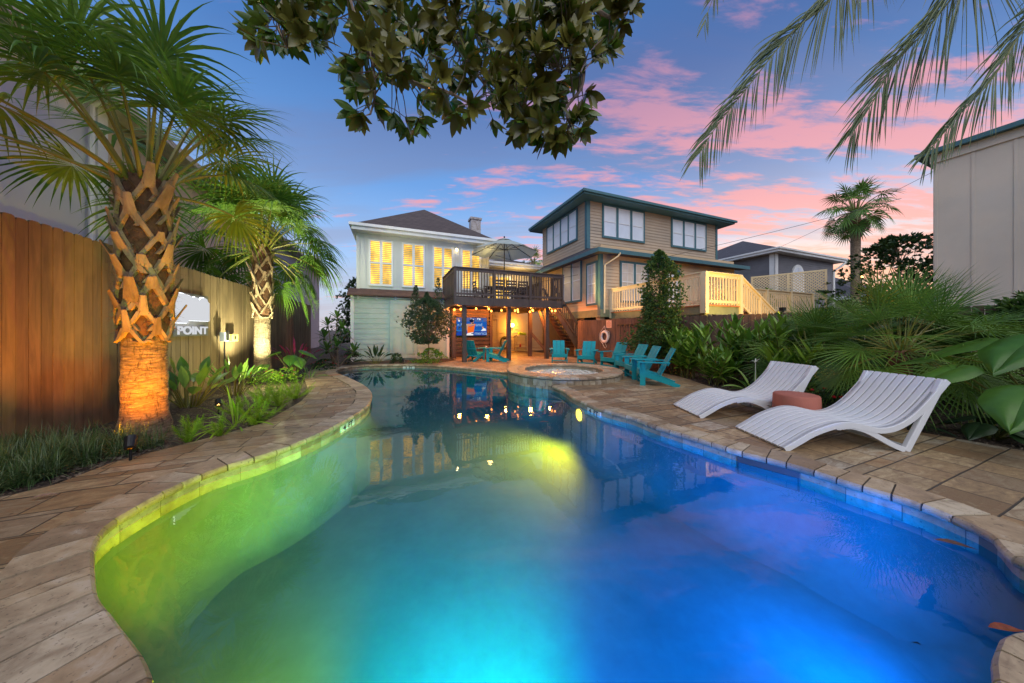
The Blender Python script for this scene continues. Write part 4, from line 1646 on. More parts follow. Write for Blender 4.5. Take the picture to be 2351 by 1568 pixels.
def adirondack(name, label, group):
    t = thing(name, label, 'chair', group=group)
    b = MB()
    for i in range(5):       # seat slats
        y = 0.0 + i * 0.105
        z = 0.385 - i * 0.030
        b.beam((-0.29, y + 0.05, z), (0.29, y + 0.05, z), 0.098, 0.022, up=(0, 0.27, 0.96))
    b.build('seat', M_turq, t, bevel=0.003)
    b = MB()
    d = Vector((0, 0.40, 0.80)).normalized()
    for i in (-1, 0, 1):
        p = Vector((i * 0.182, 0.47, 0.20))
        b.beam(p, p + d * 0.86, 0.172, 0.024, up=(0, -0.9, 0.45))
    b.beam((-0.27, 0.53, 0.235), (0.27, 0.53, 0.235), 0.03, 0.07, up=(0, -0.45, 0.9))
    b.beam((-0.27, 0.69, 0.56), (0.27, 0.69, 0.56), 0.03, 0.07, up=(0, 0.45, 0.9))
    b.build('backrest', M_turq, t, bevel=0.003)
    for s in (-1, 1):
        b = MB()
        b.add([(s * 0.27 if s > 0 else -0.44, -0.06, 0.60), (s * 0.44 if s > 0 else -0.27, -0.06, 0.60), (s * 0.42 if s > 0 else -0.30, 0.70, 0.60), (s * 0.30 if s > 0 else -0.42, 0.70, 0.60),
               (s * 0.27 if s > 0 else -0.44, -0.06, 0.625), (s * 0.44 if s > 0 else -0.27, -0.06, 0.625), (s * 0.42 if s > 0 else -0.30, 0.70, 0.625), (s * 0.30 if s > 0 else -0.42, 0.70, 0.625)],
              [(3, 2, 1, 0), (4, 5, 6, 7), (0, 1, 5, 4), (1, 2, 6, 5), (2, 3, 7, 6), (3, 0, 4, 7)])
        b.build('armrest', M_turq, t, bevel=0.004)
        b = MB()
        xa, xb = (0.315, 0.345) if s > 0 else (-0.345, -0.315)
        b.box(xa, xb, 0.0, 0.135, 0.0, 0.60)
        xc, xd = (0.345, 0.40) if s > 0 else (-0.40, -0.345)
        b.add([(xc, 0.04, 0.36), (xc, 0.10, 0.36), (xc, 0.10, 0.60), (xc, 0.02, 0.60), (xd, 0.04, 0.58), (xd, 0.10, 0.58), (xd, 0.10, 0.60), (xd, 0.02, 0.60)],
              [(0, 1, 2, 3), (7, 6, 5, 4), (0, 4, 5, 1), (1, 5, 6, 2), (2, 6, 7, 3), (3, 7, 4, 0)])
        b.build('leg', M_turq, t, bevel=0.003)
        b = MB()
        xa, xb = (0.285, 0.312) if s > 0 else (-0.312, -0.285)
        prof = [(0.02, 0.25), (0.02, 0.385), (0.10, 0.385), (0.50, 0.235), (0.96, 0.055), (0.93, 0.0), (0.80, 0.0), (0.45, 0.12)]
        n = len(prof)
        b.add([(xa, y, z) for y, z in prof] + [(xb, y, z) for y, z in prof],
              [tuple(range(n - 1, -1, -1)), tuple(range(n, 2 * n))] + [(i, (i + 1) % n, n + (i + 1) % n, n + i) for i in range(n)])
        b.build('rear_leg', M_turq, t, bevel=0.003)
    b = MB()
    b.box(-0.315, 0.315, -0.012, 0.012, 0.255, 0.395)
    b.box(-0.312, 0.312, 0.03, 0.05, 0.075, 0.125)
    b.build('front_apron', M_turq, t, bevel=0.003)
    return t


def place(root, pos, facing, label, used, scale=None):
    """pos = front edge centre on the ground, facing = where the sitter looks"""
    rz = atan2(facing[1], facing[0]) + pi / 2
    if not used:
        root.location = (pos[0], pos[1], 0)
        root.rotation_euler = (0, 0, rz)
        root['label'] = label
        return root
    return dup(root, (pos[0], pos[1], 0), rz, label, scale)


c0 = adirondack('lounge_chair', 'x', 'turquoise slatted chairs around the patio')
place(c0, (2.10, 13.05), (-0.10, -1.0), 'turquoise slatted chair facing forward at the foot of the dark stairs', False)
for pos, fc, lb in (((3.02, 12.15), (-0.42, -0.90), 'turquoise slatted chair just below the white ring buoy'),
                    ((3.62, 11.25), (-0.86, -0.50), 'turquoise slatted chair third along the row from the stairs'),
                    ((3.62, 9.92), (-0.99, -0.16), 'turquoise slatted chair in the middle of the overlapping part of the row'),
                    ((3.52, 8.98), (-0.995, 0.05), 'turquoise slatted chair second from the lounger end of the row'),
                    ((3.46, 8.10), (-0.94, 0.30), 'turquoise slatted chair at the lounger end of the row, seen side on'),
                    ((-1.62, 14.45), (0.45, 0.9), 'turquoise slatted chair under the deck turned towards the television'),
                    ((-1.12, 13.90), (-0.985, 0.17), 'turquoise slatted chair under the deck in profile beside the middle post')):
    place(c0, pos, fc, lb, True)

# fire table
t = thing('fire_table', 'low dark red patterned table between the two chairs under the deck', 'table', (-1.42, 15.1, 0))
b = MB()
b.box(-0.26, 0.26, -0.26, 0.26, 0.03, 0.50)
b.build('base', mat('red_brick_block', (0.22, 0.055, 0.03), 0.6, 0.5, 14, 0.8, 20), t, bevel=0.01)
b = MB()
b.box(-0.33, 0.33, -0.33, 0.33, 0.50, 0.55)
b.build('tabletop', mat('slate_top', (0.12, 0.07, 0.05), 0.5), t, bevel=0.006)
b = MB()
b.lathe([(0.05, 0), (0.055, 0.09), (0.045, 0.09), (0.04, 0.01), (0, 0.01)], (0.1, 0, 0.55), 14)
o = b.build('cup', mat('white_china', (0.7, 0.66, 0.6), 0.3))
o.location = (-1.42, 15.1, 0)
tag(o, 'small pale cup on the low red table', 'cup')


# loungers
def lounger(name, label, group):
    t = thing(name, label, 'sun lounger', group=group)
    P = [Vector((x, 0, z)) for x, z in ((0.0, 0.035), (0.16, 0.13), (0.36, 0.245), (0.62, 0.335), (0.80, 0.345), (0.98, 0.310), (1.14, 0.280), (1.32, 0.315), (1.50, 0.425),
                                        (1.67, 0.59), (1.80, 0.745), (1.90, 0.865))]
    C = catmull(P, 0.045, False) + [P[-1]]
    wd = 0.80
    ns = 9
    seat = MB()

    def ribbon(mb, C, y0, y1, th, i0=0, i1=None):
        i1 = len(C) if i1 is None else i1
        pts = C[i0:i1]
        n = len(pts)
        N = []
        for i in range(n):
            d = (pts[min(i + 1, n - 1)] - pts[max(i - 1, 0)]).normalized()
            N.append(Vector((d.z, 0, -d.x)))     # points down-forward
        vs = []
        for p, nn in zip(pts, N):
            r = 0.004
            vs += [(p.x, y0 + r, p.z), (p.x, y1 - r, p.z), (p.x + nn.x * r, y1, p.z + nn.z * r), (p.x + nn.x * th, y1, p.z + nn.z * th), (p.x + nn.x * th, y0, p.z + nn.z * th), (p.x + nn.x * r, y0, p.z + nn.z * r)]
        fs = [(i * 6 + k, i * 6 + (k + 1) % 6, (i + 1) * 6 + (k + 1) % 6, (i + 1) * 6 + k) for i in range(n - 1) for k in range(6)]
        fs += [(5, 4, 3, 2, 1, 0), tuple((n - 1) * 6 + k for k in range(6))]
        mb.add(vs, fs)
    pitch = wd / ns
    for j in range(ns):
        ribbon(seat, C, j * pitch + 0.009, (j + 1) * pitch - 0.009, 0.036)
    # cross ties under the slats
    for s in (3, 14, 22, 26, 33, 40, 46):
        if s < len(C) - 1:
            p, d = C[s], (C[s + 1] - C[s]).normalized()
            nn = Vector((d.z, 0, -d.x))
            q = p + nn * 0.030
            seat.beam((q.x, 0.02, q.z), (q.x, wd - 0.02, q.z), 0.07, 0.016, up=tuple(-nn))
    seat.build('slats', M_lounge, t, 'auto')
    foot = Vector((1.47, 0, 0.0))
    for y in (0.0, wd - 0.045):
        fr = MB()
        ribbon(fr, C, y - 0.004, y + 0.049, 0.065)
        hump = next(i for i, p in enumerate(C) if p.x > 0.62)
        arch = [Vector((x, 0, z)) for x, z in ((0.62, 0.31), (0.80, 0.325), (0.97, 0.28), (1.13, 0.20), (1.30, 0.105), (1.44, 0.045))]
        A2 = catmull(arch, 0.05, False) + [arch[-1]]
        ribbon(fr, A2, y, y + 0.045, 0.06)
        fr.build('side_frame', M_lounge, t, 'auto')
        st = MB()
        st.beam((1.445, y + 0.022, 0.0), (1.885, y + 0.022, 0.85), 0.05, 0.075, up=(-0.9, 0, 0.45))
        st.build('leg', M_lounge, t, bevel=0.008)
    b = MB()
    b.beam((1.46, 0.03, 0.05), (1.46, wd - 0.03, 0.05), 0.04, 0.04)
    b.beam((0.80, 0.03, 0.28), (0.80, wd - 0.03, 0.28), 0.05, 0.03)
    b.build('stretcher', M_lounge, t)
    return t


L1 = lounger('sun_lounger', 'wavy white slatted sun lounger nearest the camera, in front of the round stool', 'wavy white sun loungers beside the pool')
L1.location = (3.27, 3.56, 0.0)
L1.rotation_euler = (0, 0, radians(-1.0))
dup(L1, (3.08, 4.88, 0.0), radians(-0.6), 'wavy white slatted sun lounger farther back, behind the round stool')

b = MB()
b.lathe([(0, 0.0), (0.285, 0.0), (0.290, 0.02), (0.275, 0.435), (0.265, 0.452), (0.25, 0.458), (0.0, 0.456)], n=48)
o = b.build('round_stool', mat('terracotta', (0.34, 0.105, 0.07), 0.75, 0.08, 5, 0.35, 160), None, 'auto')
o.location = (4.43, 4.62, 0)
tag(o, 'round terracotta side stool standing between the two white loungers', 'side table')

# ---- umbrella on the raised deck
U = thing('patio_umbrella', 'pale sage market umbrella open above the raised deck', 'umbrella', W(5.5, 14.7, 2.92), TH)
b = MB()
b.tube([(0, 0, 0), (0, 0, 3.35)], 0.026, 10)
b.build('pole', M_metal, U)
b = MB()
b.lathe([(0.0, 0.0), (0.05, 0.02), (0.02, 0.06), (0.045, 0.10), (0.035, 0.15), (0.0, 0.17)], (0, 0, 3.35), 12)
b.build('finial', M_metal, U)
cv = MB()
R, zr, zt = 1.82, 2.62, 3.36
ns = 8
rings = 8
for k in range(ns):
    a0, a1 = 2 * pi * k / ns + 0.2, 2 * pi * (k + 1) / ns + 0.2
    g = []
    for i in range(rings + 1):
        s = i / rings
        row = []
        for j in range(7):
            u = j / 6
            a = a0 + (a1 - a0) * u
            p0, p1 = Vector((cos(a0), sin(a0), 0)), Vector((cos(a1), sin(a1), 0))
            p = p0.lerp(p1, u) * R * s
            sag = 4 * u * (1 - u) * s * (0.07 - 0.0)
            z = zt - (zt - zr) * (s ** 1.12) - sag * 0.6 + (0.05 * 4 * u * (1 - u) if s > 0.98 else 0)
            row.append((p.x * (1 - 0.03 * 4 * u * (1 - u) * s), p.y * (1 - 0.03 * 4 * u * (1 - u) * s), z))
        g.append(row)
    for i in range(rings):
        for j in range(6):
            cv.face([g[i][j], g[i + 1][j], g[i + 1][j + 1], g[i][j + 1]], k / ns)
cv.build('canopy', mat('sage_canvas', (0.40, 0.47, 0.46), 0.8, 0.05, 4, transl=0.25), U)
cp_ = MB()
cp_.lathe([(0.0, 0.03), (0.2, -0.03), (0.42, -0.13)], (0, 0, zt + 0.02), 8, a0=0.2, a1=0.2 + 2 * pi)
cp_.build('vent_cap', mat('sage_canvas_cap', (0.40, 0.47, 0.46), 0.8), U)
for k in range(ns):
    a = 2 * pi * k / ns + 0.2
    rb = MB()
    rb.beam((0.04 * cos(a), 0.04 * sin(a), zt - 0.03), (R * 0.99 * cos(a), R * 0.99 * sin(a), zr - 0.02), 0.02, 0.025)
    o = rb.build('rib', M_metal, U)
    rb = MB()
    rb.beam((0.04 * cos(a), 0.04 * sin(a), 2.78), (R * 0.52 * cos(a), R * 0.52 * sin(a), zt - (zt - zr) * 0.50 - 0.03), 0.016, 0.02)
    rb.build('strut', M_metal, o)

# ---- dining set on the raised deck
t = thing('patio_table', 'dark slatted dining table beneath the umbrella on the raised deck', 'table', W(5.5, 14.7, 2.92), TH)
b = MB()
for i in range(8):
    b.box(-1.0, 1.0, -0.48 + i * 0.12, -0.48 + i * 0.12 + 0.105, 0.71, 0.74, random.random())
b.build('tabletop', M_deckw, t)
for x in (-0.9, 0.9):
    for y in (-0.4, 0.4):
        b = MB()
        b.box(x - 0.04, x + 0.04, y - 0.04, y + 0.04, 0, 0.71)
        b.build('leg', M_deckw, t)


def deck_chair(label):
    t = thing('dining_chair', label, 'chair', group='dark dining chairs on the raised deck')
    b = MB()
    for i in range(5):
        b.box(-0.25, 0.25, -0.22 + i * 0.09, -0.14 + i * 0.09, 0.42, 0.445, random.random())
    b.build('seat', M_deckw, t)
    b = MB()
    for x in (-0.25, 0.25):
        b.beam((x, 0.24, 0.4), (x, 0.34, 1.0), 0.04, 0.05, up=(0, 1, 0))
    for z in (0.55, 0.68, 0.81, 0.95):
        y = 0.24 + 0.1 * (z - 0.4) / 0.6
        b.beam((-0.24, y, z), (0.24, y, z), 0.02, 0.085)
    b.build('backrest', M_deckw, t)
    for x in (-0.25, 0.25):
        for y in (-0.2, 0.23):
            b = MB()
            b.box(x - 0.025, x + 0.025, y - 0.025, y + 0.025, 0, 0.64 if y < 0 else 0.43)
            b.build('leg', M_deckw, t)
        b = MB()
        b.box(x - 0.035, x + 0.035, -0.24, 0.28, 0.64, 0.665)
        b.build('armrest', M_deckw, t)
    return t


dc = deck_chair('x')
first = True
for x, y, r, lb in ((-0.62, -0.72, pi, 'dark dining chair on the railing side of the deck table, at the window end'), (0.0, -0.74, pi, 'dark dining chair on the railing side of the deck table, under the umbrella pole'),
                    (0.62, -0.72, pi, 'dark dining chair on the railing side of the deck table, at the stair end'), (-0.55, 0.74, 0, 'dark dining chair on the house side of the deck table, at the window end'),
                    (0.55, 0.74, 0, 'dark dining chair on the house side of the deck table, at the stair end'), (-1.32, 0.0, pi / 2, 'dark dining chair at the head of the deck table by the windows'),
                    (1.32, 0.0, -pi / 2, 'dark dining chair at the head of the deck table by the stairs')):
    p = W(5.5 + x, 14.7 + y, 2.92)
    if first:
        dc.location, dc.rotation_euler, first = p, (0, 0, TH + r), False
        dc['label'] = lb
    else:
        dup(dc, p, TH + r, lb)

# ---- television
TV = thing('television', 'wall television showing a baseball batter in an orange shirt', 'television', W(4.0, 15.72, 1.65), TH)
b = MB()
b.box(-0.86, 0.86, 0.0, 0.06, -0.50, 0.50)
b.build('bezel', mat('tv_black', (0.01, 0.01, 0.012), 0.3), TV, bevel=0.004)


def pic(mb, pts, layer, col):
    mb.add([(x, -0.0015 - 0.0012 * layer, z) for x, z in pts], [tuple(range(len(pts)))], 0.5, col)


scr = MB()
cols = [(0.015, 0.06, 0.35), (0.012, 0.10, 0.42), (0.02, 0.18, 0.50), (0.9, 0.16, 0.02), (0.60, 0.30, 0.18), (0.008, 0.012, 0.05), (0.85, 0.85, 0.88), (0.25, 0.50, 0.75), (0.10, 0.12, 0.30)]
pic(scr, [(-0.84, -0.48), (0.84, -0.48), (0.84, 0.48), (-0.84, 0.48)], 0, 0)
pic(scr, [(-0.84, 0.27), (0.84, 0.27), (0.84, 0.48), (-0.84, 0.48)], 1, 8)
pic(scr, [(-0.84, -0.20), (0.84, -0.20), (0.84, 0.27), (-0.84, 0.27)], 1, 1)
pic(scr, [(-0.84, -0.26), (0.84, -0.24), (0.84, -0.18), (-0.84, -0.20)], 2, 2)
random.seed(3)
for _ in range(16):
    x, z = random.uniform(-0.8, 0.8), random.uniform(0.30, 0.42)
    pic(scr, [(x + 0.05 * cos(a), z + 0.05 * sin(a)) for a in [i * pi / 4 for i in range(8)]], 2, random.choice((0, 2, 4, 6, 8)))
pic(scr, [(0.50, -0.24), (0.80, -0.24), (0.78, -0.12), (0.66, -0.08), (0.58, -0.16)], 3, 6)
pic(scr, [(0.62 + 0.05 * cos(a), -0.06 + 0.06 * sin(a)) for a in [i * pi / 4 for i in range(8)]], 4, 4)
# the batter
pic(scr, [(-0.24, -0.36), (0.10, -0.30), (0.16, 0.02), (0.22, 0.12), (0.06, 0.15), (-0.14, 0.12), (-0.26, 0.0)], 4, 3)
pic(scr, [(-0.34, -0.48), (0.08, -0.48), (0.08, -0.31), (-0.24, -0.36)], 4, 6)
pic(scr, [(-0.04, -0.40), (0.08, -0.40), (0.08, -0.34), (-0.04, -0.37)], 5, 5)
pic(scr, [(0.02 + 0.085 * cos(a), 0.24 + 0.10 * sin(a)) for a in [i * pi / 6 for i in range(12)]], 5, 4)
pic(scr, [(-0.02 + 0.12 * cos(a), 0.31 + 0.10 * sin(a)) for a in [i * pi / 6 for i in range(12)]] , 6, 5)
pic(scr, [(0.02, 0.28), (0.16, 0.30), (0.15, 0.34), (0.02, 0.34)], 7, 5)
pic(scr, [(0.0, 0.14), (0.13, 0.16), (0.10, 0.22), (0.02, 0.20)], 6, 5)
pic(scr, [(-0.30, 0.02), (0.14, 0.08), (0.16, 0.15), (-0.22, 0.14), (-0.33, 0.10)], 6, 4)
pic(scr, [(-0.34, -0.15), (-0.26, 0.08), (-0.20, 0.02), (-0.25, -0.20)], 6, 4)
pic(scr, [(-0.40, 0.07), (-0.29, 0.02), (-0.27, 0.14), (-0.38, 0.14)], 7, 6)
pic(scr, [(-0.16, -0.02), (0.10, 0.04), (0.10, 0.07), (-0.16, 0.01)], 7, 8)
tvm = [emat('screen_colour', c, 1.0) for c in cols]
scr.build('screen', tvm, TV)
scw = emat('screen_white', (0.40, 0.62, 0.85), 0.9)
for body, x, z, s in (('n S', -0.66, 0.02, 0.22), ('and', 0.40, 0.02, 0.26), ('merica', 0.50, -0.45, 0.26)):
    text_obj('lettering', body, s, 0.0004, scw, TV, (x, -0.0125, z), (pi / 2, 0, 0), False)
random.seed(21)

# ---- string lights
S = thing('string_lights', 'string of round amber bulbs hung below the raised deck', 'string lights', W(0, 0), TH)
zr_ = 2.52
bulbs = [(2.78, 14.3), (3.0, 13.9), (3.55, 13.16), (4.15, 13.16), (4.75, 14.6), (5.05, 13.9), (5.62, 13.18), (5.78, 13.9), (6.25, 14.6), (6.55, 13.4), (6.85, 14.4), (7.55, 13.25), (7.72, 13.2)]
px = [(994, 1040), ]
order = bulbs
wire = MB()
for (a, c) in zip(order, order[1:]):
    pts = []
    for i in range(7):
        s = i / 6
        pts.append((a[0] + (c[0] - a[0]) * s, a[1] + (c[1] - a[1]) * s, zr_ + 0.02 - 0.07 * 4 * s * (1 - s)))
    wire.tube(pts, 0.006, 4, caps=False)
wire.build('cable', M_metal, S)
M_bulb = emat('amber_bulb', (1.0, 0.36, 0.05), 9)
for i, (x, y) in enumerate(bulbs):
    b = MB()
    b.lathe([(0.0, -0.135), (0.030, -0.122), (0.045, -0.09), (0.034, -0.05), (0.014, -0.03)], (x, y, zr_), 12)
    o = b.build('bulb', M_bulb, S, True)
    b = MB()
    b.lathe([(0.016, -0.035), (0.018, 0.02), (0.0, 0.022)], (x, y, zr_), 10)
    b.build('socket', M_metal, o)
for x, y in ((3.0, 14.2), (4.2, 13.6), (5.4, 14.2), (6.6, 13.8), (7.6, 13.6)):
    lamp('bulb_light', 'POINT', W(x, y, 2.40), 170, (1.0, 0.28, 0.03), size=0.08)

# ---- ring buoy on the fence, with its rope, and the rules sign
def fence_point(u, v, back=0.10):
    """point just in front of the brown fence in the direction of a pixel"""
    P, Q = W(8.95, 13.0), Vector((5.2, 12.0, 0))
    r = (u - CX) / F
    d = Q - P
    # P.x + s d.x = r (P.y + s d.y)
    s = (r * P.y - P.x) / (d.x - r * d.y)
    g = P + d * s
    g = g * (1 - back / g.length)
    g.z = CH + (HZ - v) * g.y / F
    return g


fz_rot = atan2((Vector((5.2, 12.0, 0)) - W(8.95, 13.0)).y, (Vector((5.2, 12.0, 0)) - W(8.95, 13.0)).x)
g = fence_point(1388, 773, 0.12)
RBu = thing('ring_buoy', 'white ring buoy with rope hanging on the red-brown fence', 'ring buoy', g, fz_rot)
b = MB()
b.lathe([(0.155 + 0.0, 0), ], n=3) if False else None
R0, r0 = 0.23, 0.065
n1, n2 = 28, 10
vs = [((R0 + r0 * cos(2 * pi * j / n2)) * cos(2 * pi * i / n1) * 0.86, r0 * 0.8 * sin(2 * pi * j / n2), (R0 + r0 * cos(2 * pi * j / n2)) * sin(2 * pi * i / n1)) for i in range(n1) for j in range(n2)]
b.add(vs, [(i * n2 + j, i * n2 + (j + 1) % n2, ((i + 1) % n1) * n2 + (j + 1) % n2, ((i + 1) % n1) * n2 + j) for i in range(n1) for j in range(n2)])
b.build('ring', mat('buoy_white', (0.72, 0.60, 0.50), 0.5, 0.04), RBu, True)
b = MB()
pts = [(0.0, 0.0, 0.50), (-0.10, -0.02, 0.36), (-0.27, -0.03, 0.15), (-0.30, -0.02, 0.0), (-0.25, -0.03, -0.17), (-0.08, -0.05, -0.31), (-0.02, -0.04, -0.42), (0.08, -0.04, -0.52), (0.16, -0.04, -0.42), (0.10, -0.05, -0.30), (0.25, -0.03, -0.15), (0.31, -0.02, 0.04),
       (0.28, -0.02, 0.22), (0.10, -0.03, 0.30), (0.03, -0.01, 0.42), (0.0, 0.0, 0.50)]
b.tube(catmull([Vector(p) for p in pts], 0.04, False), 0.010, 5)
b.build('rope', mat('rope', (0.62, 0.50, 0.38), 0.8), RBu)
g = fence_point(1398, 744, 0.03)
t = thing('rules_sign', 'small pinkish pool rules sign above the ring buoy', 'sign', g, fz_rot)
b = MB()
b.box(-0.16, 0.16, -0.008, 0.008, -0.17, 0.17)
b.build('plate', mat('sign_pink', (0.60, 0.36, 0.27), 0.5, 0.05), t)
b = MB()
for i, wd in enumerate((0.10, 0.20, 0.24, 0.22, 0.24, 0.20)):
    z = 0.12 - i * 0.045
    b.box(-wd / 2, wd / 2, -0.0105, -0.0085, z - 0.008, z + 0.008)
b.build('lettering', mat('sign_red', (0.30, 0.08, 0.06), 0.6), t)
# row of hooks
g = fence_point(1438, 749, 0.03)
t = thing('towel_hooks', 'row of small dark hooks on the red-brown fence', 'hook rail', g, fz_rot)
b = MB()
b.box(-0.48, 0.48, -0.012, 0.01, 0.03, 0.09)
for i in range(7):
    x = -0.42 + i * 0.14
    b.tube([(x, -0.015, 0.06), (x, -0.06, 0.03), (x, -0.07, -0.02), (x, -0.045, -0.05), (x, -0.03, -0.02)], 0.010, 6)
b.build('hooks', M_metal, t)

# ---- things below the wing: hose reel and a cart with floats
t = thing('hose', 'coiled garden hose hung on the boards beside the porch door', 'hose', W(7.05, 18.85, 0.62), TH)
b = MB()
for k in range(7):
    r = 0.26 + 0.024 * (k % 4)
    yy = -0.05 - 0.035 * (k // 3)
    b.tube([(r * cos(a), yy, r * 1.25 * sin(a)) for a in [i * 2 * pi / 20 for i in range(21)]], 0.016, 6, caps=False)
b.build('coil', mat('green_hose', (0.07, 0.085, 0.03), 0.5), t, True)
b = MB()
b.box(-0.08, 0.08, -0.14, 0.0, 0.20, 0.30)
b.build('hanger', M_metal, t)
t = thing('utility_cart', 'wooden shelf cart with pool gear under the deck', 'cart', W(8.1, 18.3, 0), TH)
b = MB()
for x in (-0.42, 0.42):
    for y in (-0.2, 0.2):
        b.box(x - 0.025, x + 0.025, y - 0.025, y + 0.025, 0.06, 1.10)
b.build('frame', M_wing, t)
for z in (0.28, 1.08):
    b = MB()
    b.box(-0.46, 0.46, -0.23, 0.23, z, z + 0.03)
    b.build('shelf', M_wing, t)
b = MB()
b.tube([(-0.25, -0.05, 0), (0.3, 0.05, 0.0)], [0.09, 0.09], 12)
o = b.build('pool_float', mat('lime_foam', (0.35, 0.55, 0.02), 0.6))
o.location, o.rotation_euler = W(8.1, 18.3, 1.21), (0, 0.1, TH)
tag(o, 'lime green foam float lying on top of the wooden cart', 'pool float')
b = MB()
b.lathe([(0, 0), (0.06, 0), (0.065, 0.16), (0.02, 0.20), (0.02, 0.24), (0, 0.24)], n=14)
o = b.build('spray_bottle', mat('red_plastic', (0.5, 0.04, 0.03), 0.4), None, True)
o.location = W(8.0, 18.3, 0.31)
tag(o, 'red capped bottle on the lower shelf of the cart', 'bottle')

# ---- lit sign on the cedar fence
SG = thing('lit_sign', 'glowing white backlit sign on the cedar fence', 'sign', W(-4.13, 8.72, 1.82), TH + pi / 2)
M_glow = emat('sign_glow', (0.93, 0.95, 1.0), 0.72)
M_halo = emat('sign_halo', (0.9, 0.95, 1.0), 3.2)
out = [(0.60, -0.16), (0.60, 0.27), (0.54, 0.30), (0.50, 0.36), (0.40, 0.385), (0.30, 0.375), (0.22, 0.30), (0.16, 0.35), (0.06, 0.37), (-0.03, 0.345), (-0.10, 0.375), (-0.22, 0.385), (-0.33, 0.40), (-0.45, 0.40), (-0.60, 0.395),
       (-0.62, -0.22), (-0.2, -0.22), (-0.19, -0.16)]
b = MB()
b.plate([(x, z) for x, z in out], -0.06, -0.045)
b.build('face_panel', M_glow, SG)
b = MB()
b.plate([(x * 1.015, z * 1.03 + 0.001) for x, z in out], -0.035, -0.02)
b.build('light_strip', M_halo, SG)
text_obj('lettering', 'POINT', 0.235, 0.006, M_glow, SG, (0, -0.05, -0.455), (pi / 2, 0, 0), True, 1.55)
b = MB()
b.plate([(-0.68, -0.50), (0.68, -0.50), (0.68, 0.44), (-0.68, 0.44)], 0.0, 0.01)
b.build('back_plate', mat('sign_back', (0.10, 0.10, 0.10), 0.5), SG)
lamp('sign_light', 'POINT', W(-3.85, 8.72, 1.75), 18, (0.92, 0.96, 1.0), size=0.2)

t = thing('junction_box', 'small grey electrical box on the cedar fence next to the lit sign', 'electrical box', W(-4.12, 10.0, 1.28), TH + pi / 2)
b = MB()
b.box(-0.13, 0.13, -0.10, 0.0, -0.12, 0.12)
b.build('cover', mat('grey_plastic', (0.42, 0.45, 0.50), 0.4), t, bevel=0.01)
b = MB()
b.box(-0.04, 0.04, -0.13, -0.10, -0.10, 0.16)
b.tube([(0, -0.05, -0.12), (0, -0.05, -1.25)], 0.018, 8)
b.build('cable', M_metal, t)
t = thing('junction_box', 'small yellowish receptacle box on the cedar fence lit by the orange lamp', 'electrical box', W(-4.12, 10.5, 1.24), TH + pi / 2)
b = MB()
b.box(-0.17, 0.17, -0.08, 0.0, -0.10, 0.10)
b.build('cover', mat('yellow_box', (0.55, 0.38, 0.10), 0.5), t, bevel=0.01)
b = MB()
b.box(-0.05, 0.05, -0.085, -0.08, -0.05, 0.05)
b.build('socket', M_metal, t)


# ---- garden spotlights
def spotlight(pos, target, label, energy, col, angle, glow=25, size=0.05):
    t = thing('garden_spotlight', label, 'spotlight', pos, group='small black garden spotlights')
    d = (Vector(target) - Vector(pos)).normalized()
    b = MB()
    b.tube([(0, 0, -0.16), (0, 0, 0.0)], 0.012, 6)
    b.build('stake', M_metal, t)
    b = MB()
    c = Vector((0, 0, 0.03))
    b.tube([c - d * 0.07, c - d * 0.06, c + d * 0.05, c + d * 0.075], [0.02, 0.045, 0.052, 0.055], 16, caps=False)
    b.face([c - d * 0.07 + Vector((0.02, 0, 0)), c - d * 0.07 + Vector((0, 0.02, 0)), c - d * 0.07 - Vector((0.02, 0, 0))])
    b.build('housing', M_metal, t)
    b = MB()
    b.tube([c + d * 0.044, c + d * 0.047], [0.048, 0.046], 16)
    b.build('lens', emat('spot_lens', col, glow), t)
    lamp('spot_light', 'SPOT', Vector(pos) + c + d * 0.09, energy, col, target, size, angle, 0.7)
    return t


spotlight((-4.25, 3.30, 0.16), (-5.1, 4.1, 1.25), 'black uplight at the foot of the big orange lit palm', 420, (1.0, 0.28, 0.0), 96)
spotlight((-7.0, 8.0, 0.18), (-7.65, 9.1, 3.1), 'bright uplight in the ferns in front of the smaller palm', 1200, (1.0, 1.0, 0.55), 105, 60)
lamp('fern_fill_light', 'POINT', (-6.2, 7.6, 0.62), 85, (1.0, 1.0, 0.4), size=0.06)  # added fill lamp without a fixture, brightens the ferns
spotlight((-5.15, 5.2, 0.14), (-7.6, 7.9, 1.4), 'black uplight aimed from the ferns at the cedar fence', 25, (1.0, 0.55, 0.12), 75)
spotlight((-4.95, 1.95, 0.14), (-5.9, 3.4, 1.4), 'black uplight hidden in the long grass by the cedar fence', 14, (1.0, 0.50, 0.05), 120)
spotlight((5.75, 4.3, 0.14), (6.6, 5.4, 1.6), 'black uplight added under the big fan palm behind the loungers', 16, (1.0, 0.85, 0.35), 110)  # added lamp that brightens the fan palm
spotlight((-4.6, 12.6, 0.14), (-5.6, 13.6, 1.6), 'black uplight in the far bed by the pale green wall', 10, (0.9, 1.0, 0.7), 120)

# unseen flood added on the raised deck to warm the clapboard house
t = thing('floodlight', 'small unseen floodlight added on the corner post of the raised deck', 'floodlight', W(8.05, 12.9, 2.7), TH)
b = MB()
b.box(-0.07, 0.07, -0.10, -0.02, -0.05, 0.05)
b.build('housing', M_metal, t)
b = MB()
b.box(-0.03, 0.03, -0.02, 0.0, -0.03, 0.03)
b.build('bracket', M_metal, t)
lamp('added_flood_light', 'SPOT', W(8.05, 12.6, 2.75), 420, (1.0, 0.60, 0.18), W(10.6, 10.6, 4.3), 0.06, 85)

